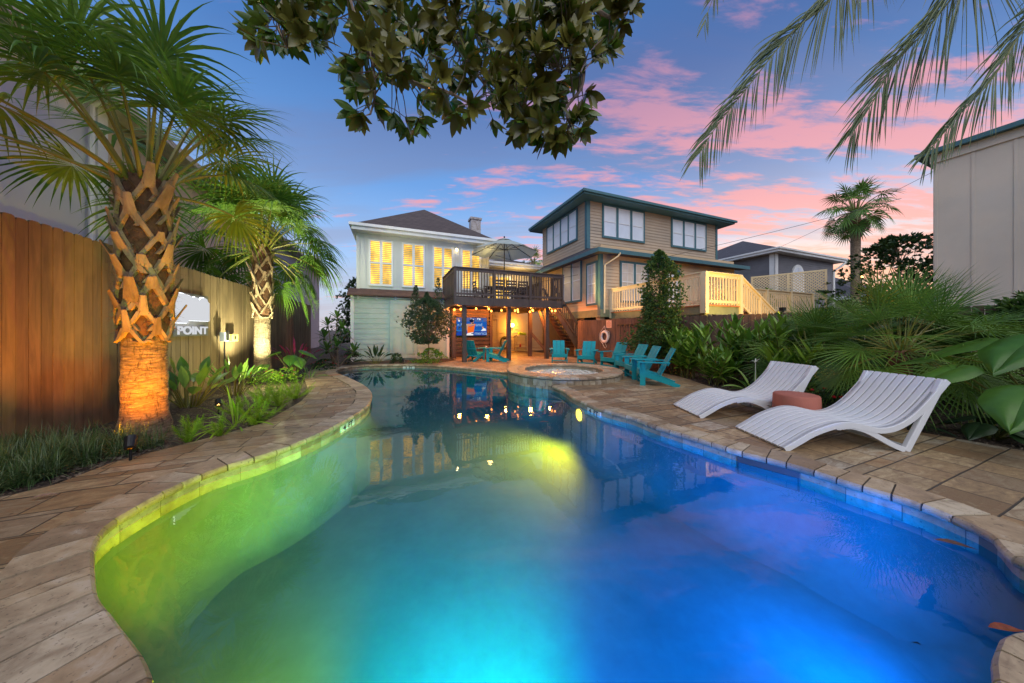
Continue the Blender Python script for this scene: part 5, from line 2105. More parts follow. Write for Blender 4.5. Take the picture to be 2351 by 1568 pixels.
t = thing('floodlight', 'small floodlight added on top of the red-brown fence, hidden by the ginger clumps', 'floodlight', (7.72, 8.45, 1.98), 0.3)  # added flood behind the ginger, warms the cream rails
b = MB()
b.box(-0.07, 0.07, -0.05, 0.05, 0.02, 0.12)
b.build('housing', M_metal, t)
b = MB()
b.box(-0.02, 0.02, -0.02, 0.02, -0.03, 0.02)
b.build('bracket', M_metal, t)
lamp('added_flood_light', 'SPOT', (7.70, 8.55, 2.2), 650, (1.0, 0.58, 0.12), W(11.5, 7.6, 3.1), 0.12, 150)

# ---- overhead service wires
for i, (a, c, lb) in enumerate(((W(5.4, 15.9, 5.7), W(9.72, 14.0, 5.0), 'thin wire from the white house to the clapboard house'),
                                (W(7.6, 15.5, 4.2), W(22, 6.0, 7.6), 'thin dark cable crossing above the cream railing'),
                                (W(28.7, 14.2, 8.0), W(21.0, -1.0, 10.5), 'thin cable running behind the tall distant palm'))):
    b = MB()
    pts = [a.lerp(c, s / 12) + Vector((0, 0, -0.25 * 4 * (s / 12) * (1 - s / 12))) for s in range(13)]
    b.tube(pts, 0.010, 5)
    tag(b.build('overhead_wire', M_metal), lb, 'cable')

# ---- fallen leaves
def fallen(pos, rz, L, col, label, wet=0.3, z=0.02):
    b = MB()
    d = Vector((cos(rz), sin(rz), 0.05))
    b.blade((0, 0, 0), d, (-sin(rz), cos(rz), 0), L, L * 0.34, 0.12, 6, (0.08, 0.7, 1.0, 0.8, 0.3, 0.02), 0.35)
    o = b.build('fallen_leaf', mat('leaf_litter', col, wet, 0.3, 30), None, True)
    o.location = (pos[0], pos[1], z)
    tag(o, label, 'leaf')


p = gp(68, 1150)
fallen(p, 0.5, 0.16, (0.30, 0.20, 0.15), 'dry curled leaf shining on the paving near the grass', 0.2, 0.022)
p = gp(2145, 1240, ZW)
fallen(p, -0.6, 0.20, (0.10, 0.045, 0.02), 'brown leaf floating in the pool below the coping', 0.3, ZW + 0.006)
p = gp(2270, 1442, ZW)
fallen(p, -0.15, 0.16, (0.22, 0.055, 0.015), 'reddish brown leaf floating by the near pool corner', 0.25, ZW + 0.006)
p = gp(1238, 970, ZW)
fallen(p, 0.1, 0.18, (0.13, 0.05, 0.03), 'small brown leaf floating near the amber pool lamp', 0.3, ZW + 0.006)
p = gp(1405, 951, 0.012)
p = gp(365, 1063)
fallen(p, 0.2, 0.09, (0.12, 0.08, 0.05), 'small dry leaf on the paving by the bed of the big palm', 0.6, 0.016)

# ================================================================== PLANTS
random.seed(5)
R_ = random.uniform


def leafmat(name, a, b, rough=0.42, transl=0.22, under=None, spec=0.5):
    return mat(name, a, rough, 0.18, 6, tone=b, transl=transl, col_b=under, spec=spec)


M_palm = leafmat('palm_leaf', (0.060, 0.155, 0.022), (0.165, 0.29, 0.035), 0.40)
M_petiole = leafmat('palm_stalk', (0.10, 0.14, 0.025), (0.22, 0.19, 0.04), 0.45, 0.0)
M_dead = leafmat('dry_palm_leaf', (0.16, 0.10, 0.045), (0.24, 0.16, 0.08), 0.8, 0.1)
M_queen = leafmat('feather_leaf', (0.045, 0.085, 0.018), (0.10, 0.13, 0.03), 0.4, 0.15)
M_magn = leafmat('magnolia_leaf', (0.045, 0.11, 0.010), (0.13, 0.18, 0.02), 0.26, 0.08, (0.16, 0.15, 0.03))  # brownish underside, gilded to carry warm light from below
M_ginger = leafmat('ginger_leaf', (0.07, 0.19, 0.018), (0.25, 0.40, 0.035), 0.35)
M_bop = leafmat('broad_leaf', (0.11, 0.28, 0.045), (0.27, 0.43, 0.09), 0.33, 0.4)
M_dark = leafmat('dark_leaf', (0.018, 0.048, 0.014), (0.04, 0.085, 0.022), 0.4)
M_fern = leafmat('foxtail_needles', (0.24, 0.48, 0.02), (0.42, 0.62, 0.04), 0.55, 0.3)
M_grass = leafmat('grass_blades', (0.05, 0.12, 0.025), (0.22, 0.28, 0.13), 0.3)
M_ti = leafmat('ti_leaf', (0.20, 0.010, 0.055), (0.36, 0.03, 0.11), 0.4)
M_small = leafmat('small_leaf', (0.040, 0.10, 0.020), (0.10, 0.18, 0.030), 0.5)
M_juni = leafmat('needle_leaf', (0.045, 0.075, 0.030), (0.085, 0.115, 0.045), 0.55)
M_bark = mat('bark', (0.16, 0.11, 0.075), 0.85, 0.3, 8, 0.7, 40, tone=(0.22, 0.16, 0.11), stretch=(1, 1, 0.3))
M_ear = leafmat('elephant_ear_leaf', (0.045, 0.15, 0.018), (0.10, 0.22, 0.03), 0.32, 0.35)
M_red = mat('red_petals', (0.55, 0.02, 0.03), 0.5, 0.2, transl=0.3)
M_pinkf = mat('pink_petals', (0.62, 0.12, 0.20), 0.5, 0.2, transl=0.3)
M_whitef = mat('white_petals', (0.75, 0.76, 0.66), 0.5, 0.05, transl=0.3)
M_yelf = mat('yellow_petals', (0.55, 0.50, 0.04), 0.5, 0.1, transl=0.3)


def trunk_material():
    m = bpy.data.materials.new('palm_trunk')
    m.use_nodes = True
    q = NT(m.node_tree)
    p = q.n['Principled BSDF']
    co = q.coords('Object')
    ring = q.noise(q.mapping(co, scale=(2.2, 2.2, 11)), 2.2, 9, 0.72, 1.4)
    crack = q.noise(q.mapping(co, scale=(9, 9, 2.0)), 2.6, 5, 0.7, 1.0)
    c = q.ramp(ring, [(0.30, (0.05, 0.032, 0.02)), (0.44, (0.17, 0.115, 0.07)), (0.58, (0.33, 0.24, 0.155)), (0.75, (0.42, 0.33, 0.23))])
    c = q.mix(q.maprange(crack, 0.36, 0.45, 0.8, 0), c, (0.045, 0.03, 0.02))
    q.l.new(c, p.inputs['Base Color'])
    p.inputs['Roughness'].default_value = 0.82
    q.l.new(q.bump(q.math('ADD', ring, q.math('MULTIPLY', crack, 0.5)), 1.0, 0.05), p.inputs['Normal'])
    return m


M_trunk = trunk_material()
M_boot = mat('leaf_base', (0.15, 0.095, 0.06), 0.8, 0.4, 9, 1.0, 25, tone=(0.32, 0.235, 0.155), stretch=(1, 1, 0.4))
M_fibre = mat('trunk_fibre', (0.12, 0.055, 0.028), 0.9, 0.4, 12, 1.0, 60)


def dirv(az, el):
    return Vector((cos(az) * cos(el), sin(az) * cos(el), sin(el)))


def fan_frond(stalk, blade, org, az, el, Lp, R, droop=0.9, nseg=34, spread=2.35, bend=0.5, pr=0.016, wf=1.0, roll=0.0, pitch=0.5, prof=None):
    """costapalmate leaf: curved stalk, then a fan of folded segments"""
    p, d = Vector(org), dirv(az, el)
    pts = [p.copy()]
    for i in range(7):
        p = p + d * (Lp / 7)
        d = (d + Vector((0, 0, -bend / 7))).normalized()
        pts.append(p.copy())
    stalk.tube(pts, [pr * (1.5 - 0.9 * i / 7) for i in range(8)], 5, R_(0.2, 0.9), caps=False)
    s = Vector((-sin(az), cos(az), 0))
    s = (Matrix.Rotation(roll, 3, d) @ s).normalized()
    f = (Matrix.Rotation(-pitch * 0.0, 3, s) @ d).normalized()
    f = (f + Vector((0, 0, -pitch * max(0.0, cos(el)) * 0.8))).normalized()
    n = s.cross(f)
    if n.z < 0:
        n = -n
    prof = prof or (0.06, 0.55, 1.0, 0.80, 0.50, 0.22, 0.02)
    dphi = 2 * spread / nseg
    t0 = R_(0.1, 0.8)
    for i in range(nseg):
        ph = -spread + dphi * (i + 0.5) + R_(-0.02, 0.02)
        dd = f * cos(ph) + s * sin(ph) + n * (0.10 + 0.10 * (abs(ph) / spread))
        sd = -f * sin(ph) + s * cos(ph)
        L = R * (0.70 + 0.30 * cos(ph * 0.6)) * R_(0.90, 1.05)
        start = p + f * (0.10 * R * max(0, cos(ph)))
        wd = 2 * (L * 0.36) * math.tan(dphi / 2) * 1.05 * wf
        blade.blade(start, dd, sd, L, wd, droop * R_(0.75, 1.3), 6, prof, 0.35 if i % 2 else -0.35, min(1, max(0, t0 + R_(-0.25, 0.25))), 0, R_(-0.3, 0.3))
    return p


def palm(name, label, group, pos, trunk_h, r0, r1, boots_z, nfr, Lp, R, seed, tall=False, nseg=34, droop=1.0, els=(82, -38), boot_n=26, skirt=0, boot_len=0.42, az0=0.0, bk=0.5, avoid=()):
    random.seed(seed)
    t = thing(name, label, 'palm', pos, 0, group)
    tr = MB()
    n, m = 26, 46
    vs = []
    for i in range(m + 1):
        s = i / m
        z = trunk_h * s
        r = r1 + (r0 - r1) * max(0, 1 - z / (0.35 * max(1.0, trunk_h * 0.45))) ** 1.6 + 0.005 * sin(z * 31) + 0.004 * sin(z * 73 + 1)
        for k in range(n):
            a = 2 * pi * k / n
            rr = r * (1 + 0.022 * sin(3 * a + z * 2.0) + R_(-0.012, 0.012))
            vs.append((rr * cos(a), rr * sin(a), z - 0.05))
    tr.add(vs, [(i * n + k, i * n + (k + 1) % n, (i + 1) * n + (k + 1) % n, (i + 1) * n + k) for i in range(m) for k in range(n)])
    tr.build('trunk', M_trunk, t, True)
    if boots_z is not None:
        fb = MB()
        for k in range(1500 if not tall else 0):      # loose fibres between the leaf bases
            a, z = R_(0, 2 * pi), R_(boots_z + 0.1, trunk_h)
            p = Vector((cos(a) * r1 * 1.0, sin(a) * r1 * 1.0, z))
            d = Vector((cos(a) * 0.5 + R_(-.6, .6), sin(a) * 0.5 + R_(-.6, .6), R_(-0.6, 0.8)))
            fb.blade(p, d, (-sin(a), cos(a), R_(-1, 1)), R_(0.06, 0.20), 0.008, 0.9, 2, (1, 0.6, 0.1))
        if not tall:
            fb.build('fibres', M_fibre, t)
        bt = MB()
        fs_ = MB()
        fs_.lathe([(r1 * 1.0, boots_z + 0.05), (r1 * 1.06, boots_z + 0.12), (r1 * 1.04, trunk_h - 0.05), (0.02, trunk_h + 0.1)], n=30)
        fs_.build('fibre_mat', M_fibre, t, True)
        for k in range(boot_n):
            th = k * 2.39996 + R_(-0.26, 0.26)
            h = boots_z + 0.12 + (trunk_h - boots_z - 0.05) * k / boot_n + R_(-0.05, 0.05)
            boot_w = R_(0.75, 1.3)
            rr = r1 * (1.04 + 0.04 * (k % 3))
            w_ = r1 * 0.50 * boot_w
            tn = R_(0, 1)
            # two legs hugging the trunk
            for sg in (-1, 1):
                a, rad_prev = None, None
                row = []
                for j in range(6):
                    s = j / 5
                    ang = th + sg * (0.72 * (1 - s) ** 1.15 + 0.12)
                    z = max(boots_z + R_(-0.02, 0.03), h - boot_len * 0.80 * (1 - s))
                    r_ = rr + 0.014 + 0.016 * s
                    hw = w_ * (0.42 + 0.10 * s) / r_
                    row.append((ang, z, r_, hw))
                vs = []
                for ang, z, r_, hw in row:
                    for (da, dr) in ((-hw * 0.75, -0.02), (-hw * 0.5, 0.012), (hw * 0.45, 0.014), (hw * 0.75, -0.02)):
                        vs.append(((r_ + dr) * cos(ang + da), (r_ + dr) * sin(ang + da), z))
                bt.add(vs, [(i * 4 + q, i * 4 + q + 1, (i + 1) * 4 + q + 1, (i + 1) * 4 + q) for i in range(5) for q in range(3)], tn)
            # stub standing out
            L = boot_len * R_(0.30, 0.80)
            base = Vector((cos(th) * (rr + 0.02), sin(th) * (rr + 0.02), h - 0.05))
            d = (Vector((cos(th), sin(th), 0)) * R_(0.22, 0.50) + Vector((0, 0, 1)) + Vector((-sin(th), cos(th), 0)) * R_(-0.15, 0.15)).normalized()
            s = Vector((-sin(th), cos(th), 0))
            nrm_ = s.cross(d)
            vs = []
            for j in range(4):
                q = base + d * L * j / 3
                hw = w_ * (0.62 - 0.30 * j / 3)
                tk = 0.018 - 0.009 * j / 3
                cut = Vector((0, 0, R_(-0.03, 0.03))) if j == 3 else Vector()
                vs += [q - s * hw + nrm_ * 0.0, q - s * hw * 0.6 + nrm_ * tk, q + s * hw * 0.6 + nrm_ * tk + cut, q + s * hw, q + s * hw * 0.6 - nrm_ * tk * 0.8, q - s * hw * 0.6 - nrm_ * tk * 0.8]
            bt.add(vs, [(i * 6 + q, i * 6 + (q + 1) % 6, (i + 1) * 6 + (q + 1) % 6, (i + 1) * 6 + q) for i in range(3) for q in range(6)] + [(18, 19, 20, 21, 22, 23)], tn)
        bt.build('leaf_bases', M_boot, t, 'auto')
    for k in range(nfr):
        az = az0 + k * 2.39996 + R_(-0.2, 0.2)
        s = k / max(1, nfr - 1)
        el = radians(els[0] + (els[1] - els[0]) * s ** 1.05 + R_(-6, 6))
        for (aa_, ww_, mm_) in avoid:
            if abs(((az - aa_ + pi) % (2 * pi)) - pi) < ww_ and el < radians(mm_):
                el = radians(R_(mm_, mm_ + 20))
        if not tall and abs(((az - atan2(-pos[1], -pos[0]) + pi) % (2 * pi)) - pi) < 0.95 and el < radians(48):
            el = radians(R_(50, 75))
        st, bl = MB(), MB()
        org = Vector((cos(az) * r1 * 0.6, sin(az) * r1 * 0.6, trunk_h - 0.25 * s))
        fan_frond(st, bl, org, az, el, Lp * R_(0.85, 1.12), R * R_(0.88, 1.08), droop * R_(0.75, 1.25), nseg, 2.3, 0.35 + bk * s, 0.02 if not tall else 0.03, 1.0, R_(-0.5, 0.5), 0.35 + 0.5 * s)
        o = bl.build('frond', M_palm, t)
        st.build('stalk', M_petiole, o)
    if skirt:
        sk, st = MB(), MB()
        for k in range(skirt):
            az = k * 2.39996
            fan_frond(st, sk, (cos(az) * r1, sin(az) * r1, trunk_h - R_(0.2, 0.6)), az, radians(R_(-45, -65)), Lp * 0.45, R * 0.7, 1.3, 16, 1.9, 1.2, 0.02)
        o = sk.build('dead_fronds', M_dead, t)
    return t


P1 = palm('palm_tree', 'big palm with a swollen orange uplit trunk by the cedar fence', None, (-5.10, 4.12, -0.03), 3.6, 0.30, 0.215, 1.32, 25, 1.30, 1.02, 8, avoid=[(0.35, 0.9, 50)], els=(86, 8), boot_n=44, boot_len=0.44, droop=1.3, bk=0.25)
P2 = palm('palm_tree', 'smaller palm with a white uplit trunk top behind the red flowers', None, (-7.66, 9.1, -0.03), 4.05, 0.28, 0.205, 1.85, 44, 1.35, 1.25, 31, els=(86, -42), boot_n=34, boot_len=0.42, droop=1.5)
P3 = palm('palm_tree', 'tall slender fan palm with a skirt of dead fronds far behind the lattice', None, (23.2, 20.0, -0.03), 9.6, 0.42, 0.24, None, 34, 1.15, 1.0, 12, True, 20, 0.9, (85, -45), skirt=26)
P4 = palm('palm_tree', 'small distant palm top peeping out beside the umbrella canopy', None, (2.2, 30.5, -0.03), 8.6, 0.35, 0.22, None, 18, 0.8, 0.8, 14, True, 16, 0.8, (85, -50), skirt=10)


def fan_clump(label, pos, h, n, Lp, R, seed, els=(85, -25)):
    random.seed(seed)
    t = thing('fan_palm', label, 'fan palm', pos, 0, 'low fan palms in the right hand bed')
    tr = MB()
    tr.tube([(0, 0, 0), (0.03, 0.02, h * 0.5), (0, 0, h)], [0.13, 0.12, 0.13], 12, jit=0.08)
    tr.build('trunk', M_fibre, t, True)
    for k in range(n):
        az = k * 2.39996 + R_(-0.25, 0.25)
        s = k / (n - 1)
        el = radians(els[0] + (els[1] - els[0]) * s + R_(-8, 8))
        st, bl = MB(), MB()
        fan_frond(st, bl, (cos(az) * 0.08, sin(az) * 0.08, h - 0.1 * s), az, el, Lp * R_(0.75, 1.15), R * R_(0.85, 1.15), 0.22 + 0.3 * s, 27, 1.75, 0.35 + 0.35 * s, 0.009, 0.62, R_(-0.7, 0.7), 0.35,
                  (0.1, 0.75, 1.0, 0.85, 0.62, 0.35, 0.03))
        o = bl.build('frond', M_palm, t)
        st.build('stalk', M_petiole, o)
    return t


fan_clump('big spiky fan palm right behind the nearer lounger', (6.55, 5.0, -0.03), 1.15, 46, 0.72, 0.74, 41)
fan_clump('bushy fan palm behind the farther lounger, beside the broad-leaved clumps', (6.95, 6.9, -0.03), 0.85, 42, 0.70, 0.70, 42)
fan_clump('fan palm filling the gap between the two bigger fan palms', (7.35, 5.7, -0.03), 1.25, 34, 0.75, 0.70, 43)


# ---- tree whose branches hang into the top of the picture
def inside(poly, x, y):
    c = False
    n = len(poly)
    for i in range(n):
        x1, y1 = poly[i]
        x2, y2 = poly[i - 1]
        if (y1 > y) != (y2 > y) and x < (x2 - x1) * (y - y1) / (y2 - y1) + x1:
            c = not c
    return c


random.seed(77)
MG = thing('magnolia_tree', 'magnolia tree whose dark glossy branches hang over the pool', 'tree', (-5.9, -1.6, -0.03))
org = Vector((-5.9, -1.6, -0.03))
wood = MB()


def wp(u, v, Y):
    return at(u, v, Y) - org


main = [Vector((0, 0, 0)), Vector((0.1, 0.05, 2.0)), Vector((0.5, 0.5, 3.8)), Vector((1.8, 1.6, 5.4)), Vector((3.6, 2.6, 6.3)), Vector((5.2, 3.4, 6.5)), Vector((6.6, 4.0, 6.4)), Vector((7.9, 4.4, 6.2))]
wood.tube(catmull(main, 0.3, False) + [main[-1]], [0.24 - 0.19 * i / (len(catmull(main, 0.3, False))) for i in range(len(catmull(main, 0.3, False)) + 1)], 10)
limbs = [
    [main[4], wp(700, -120, 3.3), wp(655, -20, 3.2), wp(640, 60, 3.1), wp(660, 110, 3.0)],
    [main[5] + Vector((0, 0, 0)), wp(790, -150, 3.2), wp(805, 0, 3.1), wp(838, 79, 3.1), wp(856, 144, 3.0), wp(861, 217, 3.0), wp(850, 262, 2.95)],
    [wp(880, 80, 3.1), wp(900, 150, 3.1), wp(950, 190, 3.1), wp(1020, 208, 3.0), wp(1080, 238, 3.0)],
    [main[6], wp(1000, -80, 3.4), wp(1020, 40, 3.4), wp(1060, 120, 3.3), wp(1110, 190, 3.2)],
    [main[7], wp(1350, -120, 3.5), wp(1343, 0, 3.4), wp(1329, 79, 3.4), wp(1307, 144, 3.3), wp(1253, 202, 3.2), wp(1199, 253, 3.2)],
    [wp(1329, 79, 3.4), wp(1340, 140, 3.3), wp(1335, 200, 3.2), wp(1300, 250, 3.1), wp(1310, 290, 3.1)],
    [wp(1343, 0, 3.4), wp(1400, 40, 3.3), wp(1440, 30, 3.3)],
]
nodes = []
for lb in limbs:
    C = catmull(lb, 0.08, False) + [lb[-1]]
    wood.tube(C, [0.030 - 0.021 * i / len(C) for i in range(len(C))], 6)
    nodes += [p for p in C if p.z < 5.3]
polys = [
    [(560, -30), (566, 50), (590, 125), (640, 112), (690, 128), (722, 128), (738, 80), (800, 20), (810, -30)],
    [(770, -30), (800, 90), (775, 145), (772, 180), (812, 205), (800, 262), (840, 288), (880, 262), (905, 285), (930, 310), (962, 290), (985, 262), (1020, 275), (1050, 305), (1088, 290), (1080, 215), (1150, 180), (1240, 150), (1340, 40), (1330, -30)],
    [(1120, 130), (1100, 255), (1130, 285), (1180, 318), (1225, 330), (1290, 330), (1345, 312), (1362, 262), (1352, 225), (1340, 170), (1395, 140), (1420, 80), (1462, 35), (1475, -30), (1250, -30)],
]
lv = MB()
allp = []
for poly, cnt in zip(polys, (50, 190, 165)):
    us = [p[0] for p in poly]
    vs_ = [p[1] for p in poly]
    k = 0
    while k < cnt:
        u, v = R_(min(us), max(us)), R_(min(vs_), max(vs_))
        if not inside(poly, u, v):
            continue
        if random.random() < 0.25 and v < 120 and u > 820 and u < 1250:
            pass
        k += 1
        allp.append(wp(u, v - 6, R_(2.7, 3.9)))
for p in allp:
    q = min(nodes, key=lambda a: (a - p).length_squared)
    mid = q.lerp(p, 0.55) + Vector((R_(-.04, .04), R_(-.04, .04), R_(-0.02, 0.06)))
    wood.tube([q, mid, p], [0.008, 0.005, 0.004], 4, caps=False)
    ax = ((p - q).normalized() + Vector((R_(-.5, .5), R_(-.5, .5), R_(-0.6, 0.5)))).normalized()
    s0 = ax.cross(Vector((0.3, 0.2, 1))).normalized()
    a0 = R_(0, 6.28)
    t0 = R_(0, 1)
    for j in range(random.randint(7, 10)):
        a = a0 + j * 2.39996
        rad = Matrix.Rotation(a, 3, ax) @ s0
        open_ = R_(0.45, 1.15)
        d = ax * cos(open_) + rad * sin(open_)
        sd = ax.cross(rad).normalized()
        L = R_(0.14, 0.21)
        lv.blade(p - ax * R_(0, 0.05), d, sd, L, L * R_(0.36, 0.45), R_(-0.1, 0.5), 5, (0.10, 0.72, 1.0, 0.92, 0.60, 0.04), 0.22, min(1, max(0, t0 + R_(-0.3, 0.3))))
wood.build('trunk', M_bark, MG)
lv.build('leaves', M_magn, MG, True)
# a few long hanging strips of a palm above (left of the magnolia)

# ---- feather palm at the right, trunk outside the picture
random.seed(9)
FP = thing('feather_palm', 'feather palm whose long drooping fronds hang over the loungers', 'palm', (7.6, 1.3, -0.03))
org = Vector((7.6, 1.3, -0.03))
b = MB()
b.tube([(0, 0, 0), (0.05, 0, 3), (0, 0, 6.3)], [0.22, 0.17, 0.15], 16, jit=0.02)
b.build('trunk', M_trunk, FP, True)
fronds = [([(2150, -330), (1985, -120), (1906, 0), (1816, 76), (1726, 188), (1646, 289), (1606, 352)], 3.3, 3.1, 0.95, 0.8),
          ([(2330, -260), (2240, -90), (2181, 0), (2123, 72), (2051, 152), (1997, 246), (1953, 310)], 3.0, 3.2, 1.15, 0.8),
          ([(2600, -150), (2440, -30), (2351, 65), (2278, 180), (2195, 271), (2130, 350)], 2.9, 2.8, 0.80, 0.8),
          ([(1990, -330), (1800, -200), (1690, -90), (1640, -10), (1615, 60)], 3.7, 3.7, 0.6, 0.6)]
for pts, ya, yb, LL_, dens in fronds:
    P = [at(u, v, ya + (yb - ya) * i / (len(pts) - 1)) - org for i, (u, v) in enumerate(pts)]
    P = [Vector((0, 0, 6.3))] + P
    C = resample(catmull(P, 0.05, False) + [P[-1]] + [], 0.03) if False else catmull(P, 0.03, False)
    st = MB()
    C2 = [C[i] for i in range(0, len(C), 4)] + [C[-1]]
    st.tube(C2, [0.024 - 0.021 * i / len(C2) for i in range(len(C2))], 6)
    bl = MB()
    n = len(C)
    L0 = int(n * 0.22)
    for i in range(L0, n):
        if random.random() > dens:
            continue
        s = (i - L0) / (n - L0)
        d = (C[min(i + 1, n - 1)] - C[i - 1]).normalized()
        sd = d.cross(Vector((0, 0, 1))).normalized()
        up = sd.cross(d)
        L = LL_ * (0.35 + 0.65 * sin(pi * min(1, 0.20 + 0.78 * s))) * R_(0.85, 1.1)
        sd = d.cross(Vector((0.0, 1.0, 0.25))).normalized()
        for sg in (-1, 1):
            dd = d * (0.85 + 0.4 * s) + sd * sg * R_(0.55, 0.8) + Vector((0, R_(-0.2, 0.2), 0)) + Vector((0, 0, R_(-0.55, -0.25)))
            bl.blade(C[i], dd, Vector((R_(-.5, .5), 1, R_(-.3, .3))).cross(dd), L, 0.017, R_(0.35, 0.8), 6, (0.4, 1.0, 1.0, 0.8, 0.5, 0.05), 0.3, R_(0, 1))
    o = bl.build('frond', M_queen, FP)
    st.build('stalk', M_petiole, o)


# ---- broad-leaved plants
def cane_clump(label, pos, n, h, seed, L=0.42, wd=0.085, lean=0.35, group='leafy ginger clumps in the right hand bed'):
    random.seed(seed)
    t = thing('ginger_plant', label, 'plant', pos, 0, group)
    st, lf = MB(), MB()
    for k in range(n):
        az = R_(0, 2 * pi)
        hh = h * R_(0.65, 1.1)
        p = Vector((R_(-0.25, 0.25), R_(-0.25, 0.25), 0))
        d = (Vector((cos(az), sin(az), 0)) * lean * R_(0.3, 1.0) + Vector((0, 0, 1))).normalized()
        pts = [p.copy()]
        m = 8
        for i in range(m):
            p = p + d * hh / m
            d = (d + Vector((cos(az), sin(az), 0)) * 0.05).normalized()
            pts.append(p.copy())
        st.tube(pts, 0.009, 5, caps=False)
        s0 = Vector((-sin(az + 0.6), cos(az + 0.6), 0))
        nl = 13
        tn = R_(0.1, 0.8)
        for j in range(nl):
            s = 0.30 + 0.70 * j / (nl - 1)
            q = pts[min(m, int(s * m))]
            a = j * 2.6 + az
            out = Vector((cos(a), sin(a), 0))
            dd = out * (1.0 - 0.5 * (j / nl)) + Vector((0, 0, R_(0.25, 0.9) + 0.8 * (j / nl)))
            sd = dd.cross(out.cross(Vector((0, 0, 1)))).cross(dd)
            sd = out.cross(Vector((0, 0, 1)))
            lf.blade(q, dd, sd, L * R_(0.8, 1.15), wd * R_(0.85, 1.2), R_(0.5, 1.3), 6, (0.12, 0.75, 1.0, 0.95, 0.65, 0.3, 0.02), 0.25, min(1, max(0, tn + R_(-0.3, 0.3))), 0, R_(-0.5, 0.5))
    lf.build('leaves', M_ginger, t)
    st.build('stems', M_petiole, t)
    return t


cane_clump('leafy ginger clump nearest the turquoise chairs', (5.55, 9.2, -0.03), 17, 1.50, 51, 0.46, 0.10)
cane_clump('leafy ginger clump in front of the cream deck corner', (6.15, 8.35, -0.03), 19, 1.75, 52, 0.48, 0.105)
cane_clump('leafy ginger clump between the cream deck stairs and the farther lounger', (6.45, 7.45, -0.03), 18, 1.70, 53, 0.46, 0.10)
cane_clump('low leafy ginger clump at the paving edge', (5.55, 8.05, -0.03), 12, 0.95, 54, 0.40, 0.09, 0.6)
cane_clump('leafy ginger clump between the two loungers and the bushy fan palm', (6.15, 6.35, -0.03), 15, 1.25, 56, 0.44, 0.10)
cane_clump('leafy ginger clump squeezed between the slim tree and the chair row', (5.75, 10.0, -0.03), 14, 1.45, 57, 0.44, 0.10)
cane_clump('tall leafy ginger clump against the red-brown fence', (7.2, 8.3, -0.03), 14, 1.85, 55, 0.48, 0.105)


def strap_plant(name, label, cat, pos, n, pet, L, wd, els, mtl, seed, droop=0.7, fold=0.25, prof=(0.15, 0.75, 1.0, 0.9, 0.55, 0.04), spread_r=0.08, stem_r=0.008, bend=0.2, group=None, stem_m=None):
    random.seed(seed)
    t = thing(name, label, cat, pos, R_(0, 6), group)
    st, lf = MB(), MB()
    for k in range(n):
        az = k * 2.39996 + R_(-0.3, 0.3)
        s = k / max(1, n - 1)
        el = radians(els[0] + (els[1] - els[0]) * s + R_(-7, 7))
        p, d = Vector((cos(az) * spread_r, sin(az) * spread_r, 0)), dirv(az, el)
        pp = pet * R_(0.7, 1.15)
        pts = [p.copy()]
        for i in range(5):
            p = p + d * pp / 5
            d = (d + Vector((0, 0, -bend / 5))).normalized()
            pts.append(p.copy())
        if pet > 0.03:
            st.tube(pts, [stem_r * 1.3, stem_r * 1.2, stem_r, stem_r, stem_r * 0.9, stem_r * 0.8], 5, caps=False)
        sd = Vector((-sin(az), cos(az), 0))
        lf.blade(p, d + Vector((0, 0, -0.15)), sd, L * R_(0.75, 1.15), wd * R_(0.8, 1.15), droop * R_(0.7, 1.3), 7, prof, fold, R_(0, 1), 0, R_(-0.9, 0.9))
    lf.build('leaves', mtl, t, False)
    if pet > 0.03:
        st.build('stems', stem_m or M_petiole, t)
    return t


def ear_leaf(mb, p, d, side, L, tone):
    """heart-shaped leaf hung from its notch, with sunken ribs and a rolling edge"""
    d, s = Vector(d).normalized(), Vector(side).normalized()
    n = d.cross(s)
    if n.z < 0:
        n = -n
    prof = [(-0.24, 0.0), (-0.25, 0.12), (-0.20, 0.24), (-0.08, 0.36), (0.08, 0.43), (0.25, 0.44), (0.42, 0.40), (0.58, 0.32), (0.74, 0.21), (0.88, 0.10), (1.0, 0.0)]
    m, c = len(prof), 5
    for sg in (-1, 1):
        G = []
        for i, (a, w_) in enumerate(prof):
            a0 = max(0.0, a) if i else 0.0
            row = []
            for k in range(c + 1):
                u = k / c
                x = a0 + (a - a0) * u
                y = w_ * u + (0.06 * u if a < 0 else 0)
                rib = -0.012 * (1 if i % 2 else 0) * sin(pi * u)
                q = p + d * x * L + s * sg * y * L + n * L * (0.05 * sin(pi * u) + rib + 0.012 * sin(9 * a + 3 * sg) * u) + Vector((0, 0, -0.30 * L * max(0, x) ** 2 - 0.16 * L * (y * 1.7) ** 2))
                row.append(q)
            G.append(row)
        base = [q for r in G for q in r]
        mb.add(base, [(i * (c + 1) + k, (i + 1) * (c + 1) + k, (i + 1) * (c + 1) + k + 1, i * (c + 1) + k + 1) for i in range(m - 1) for k in range(c)], tone)


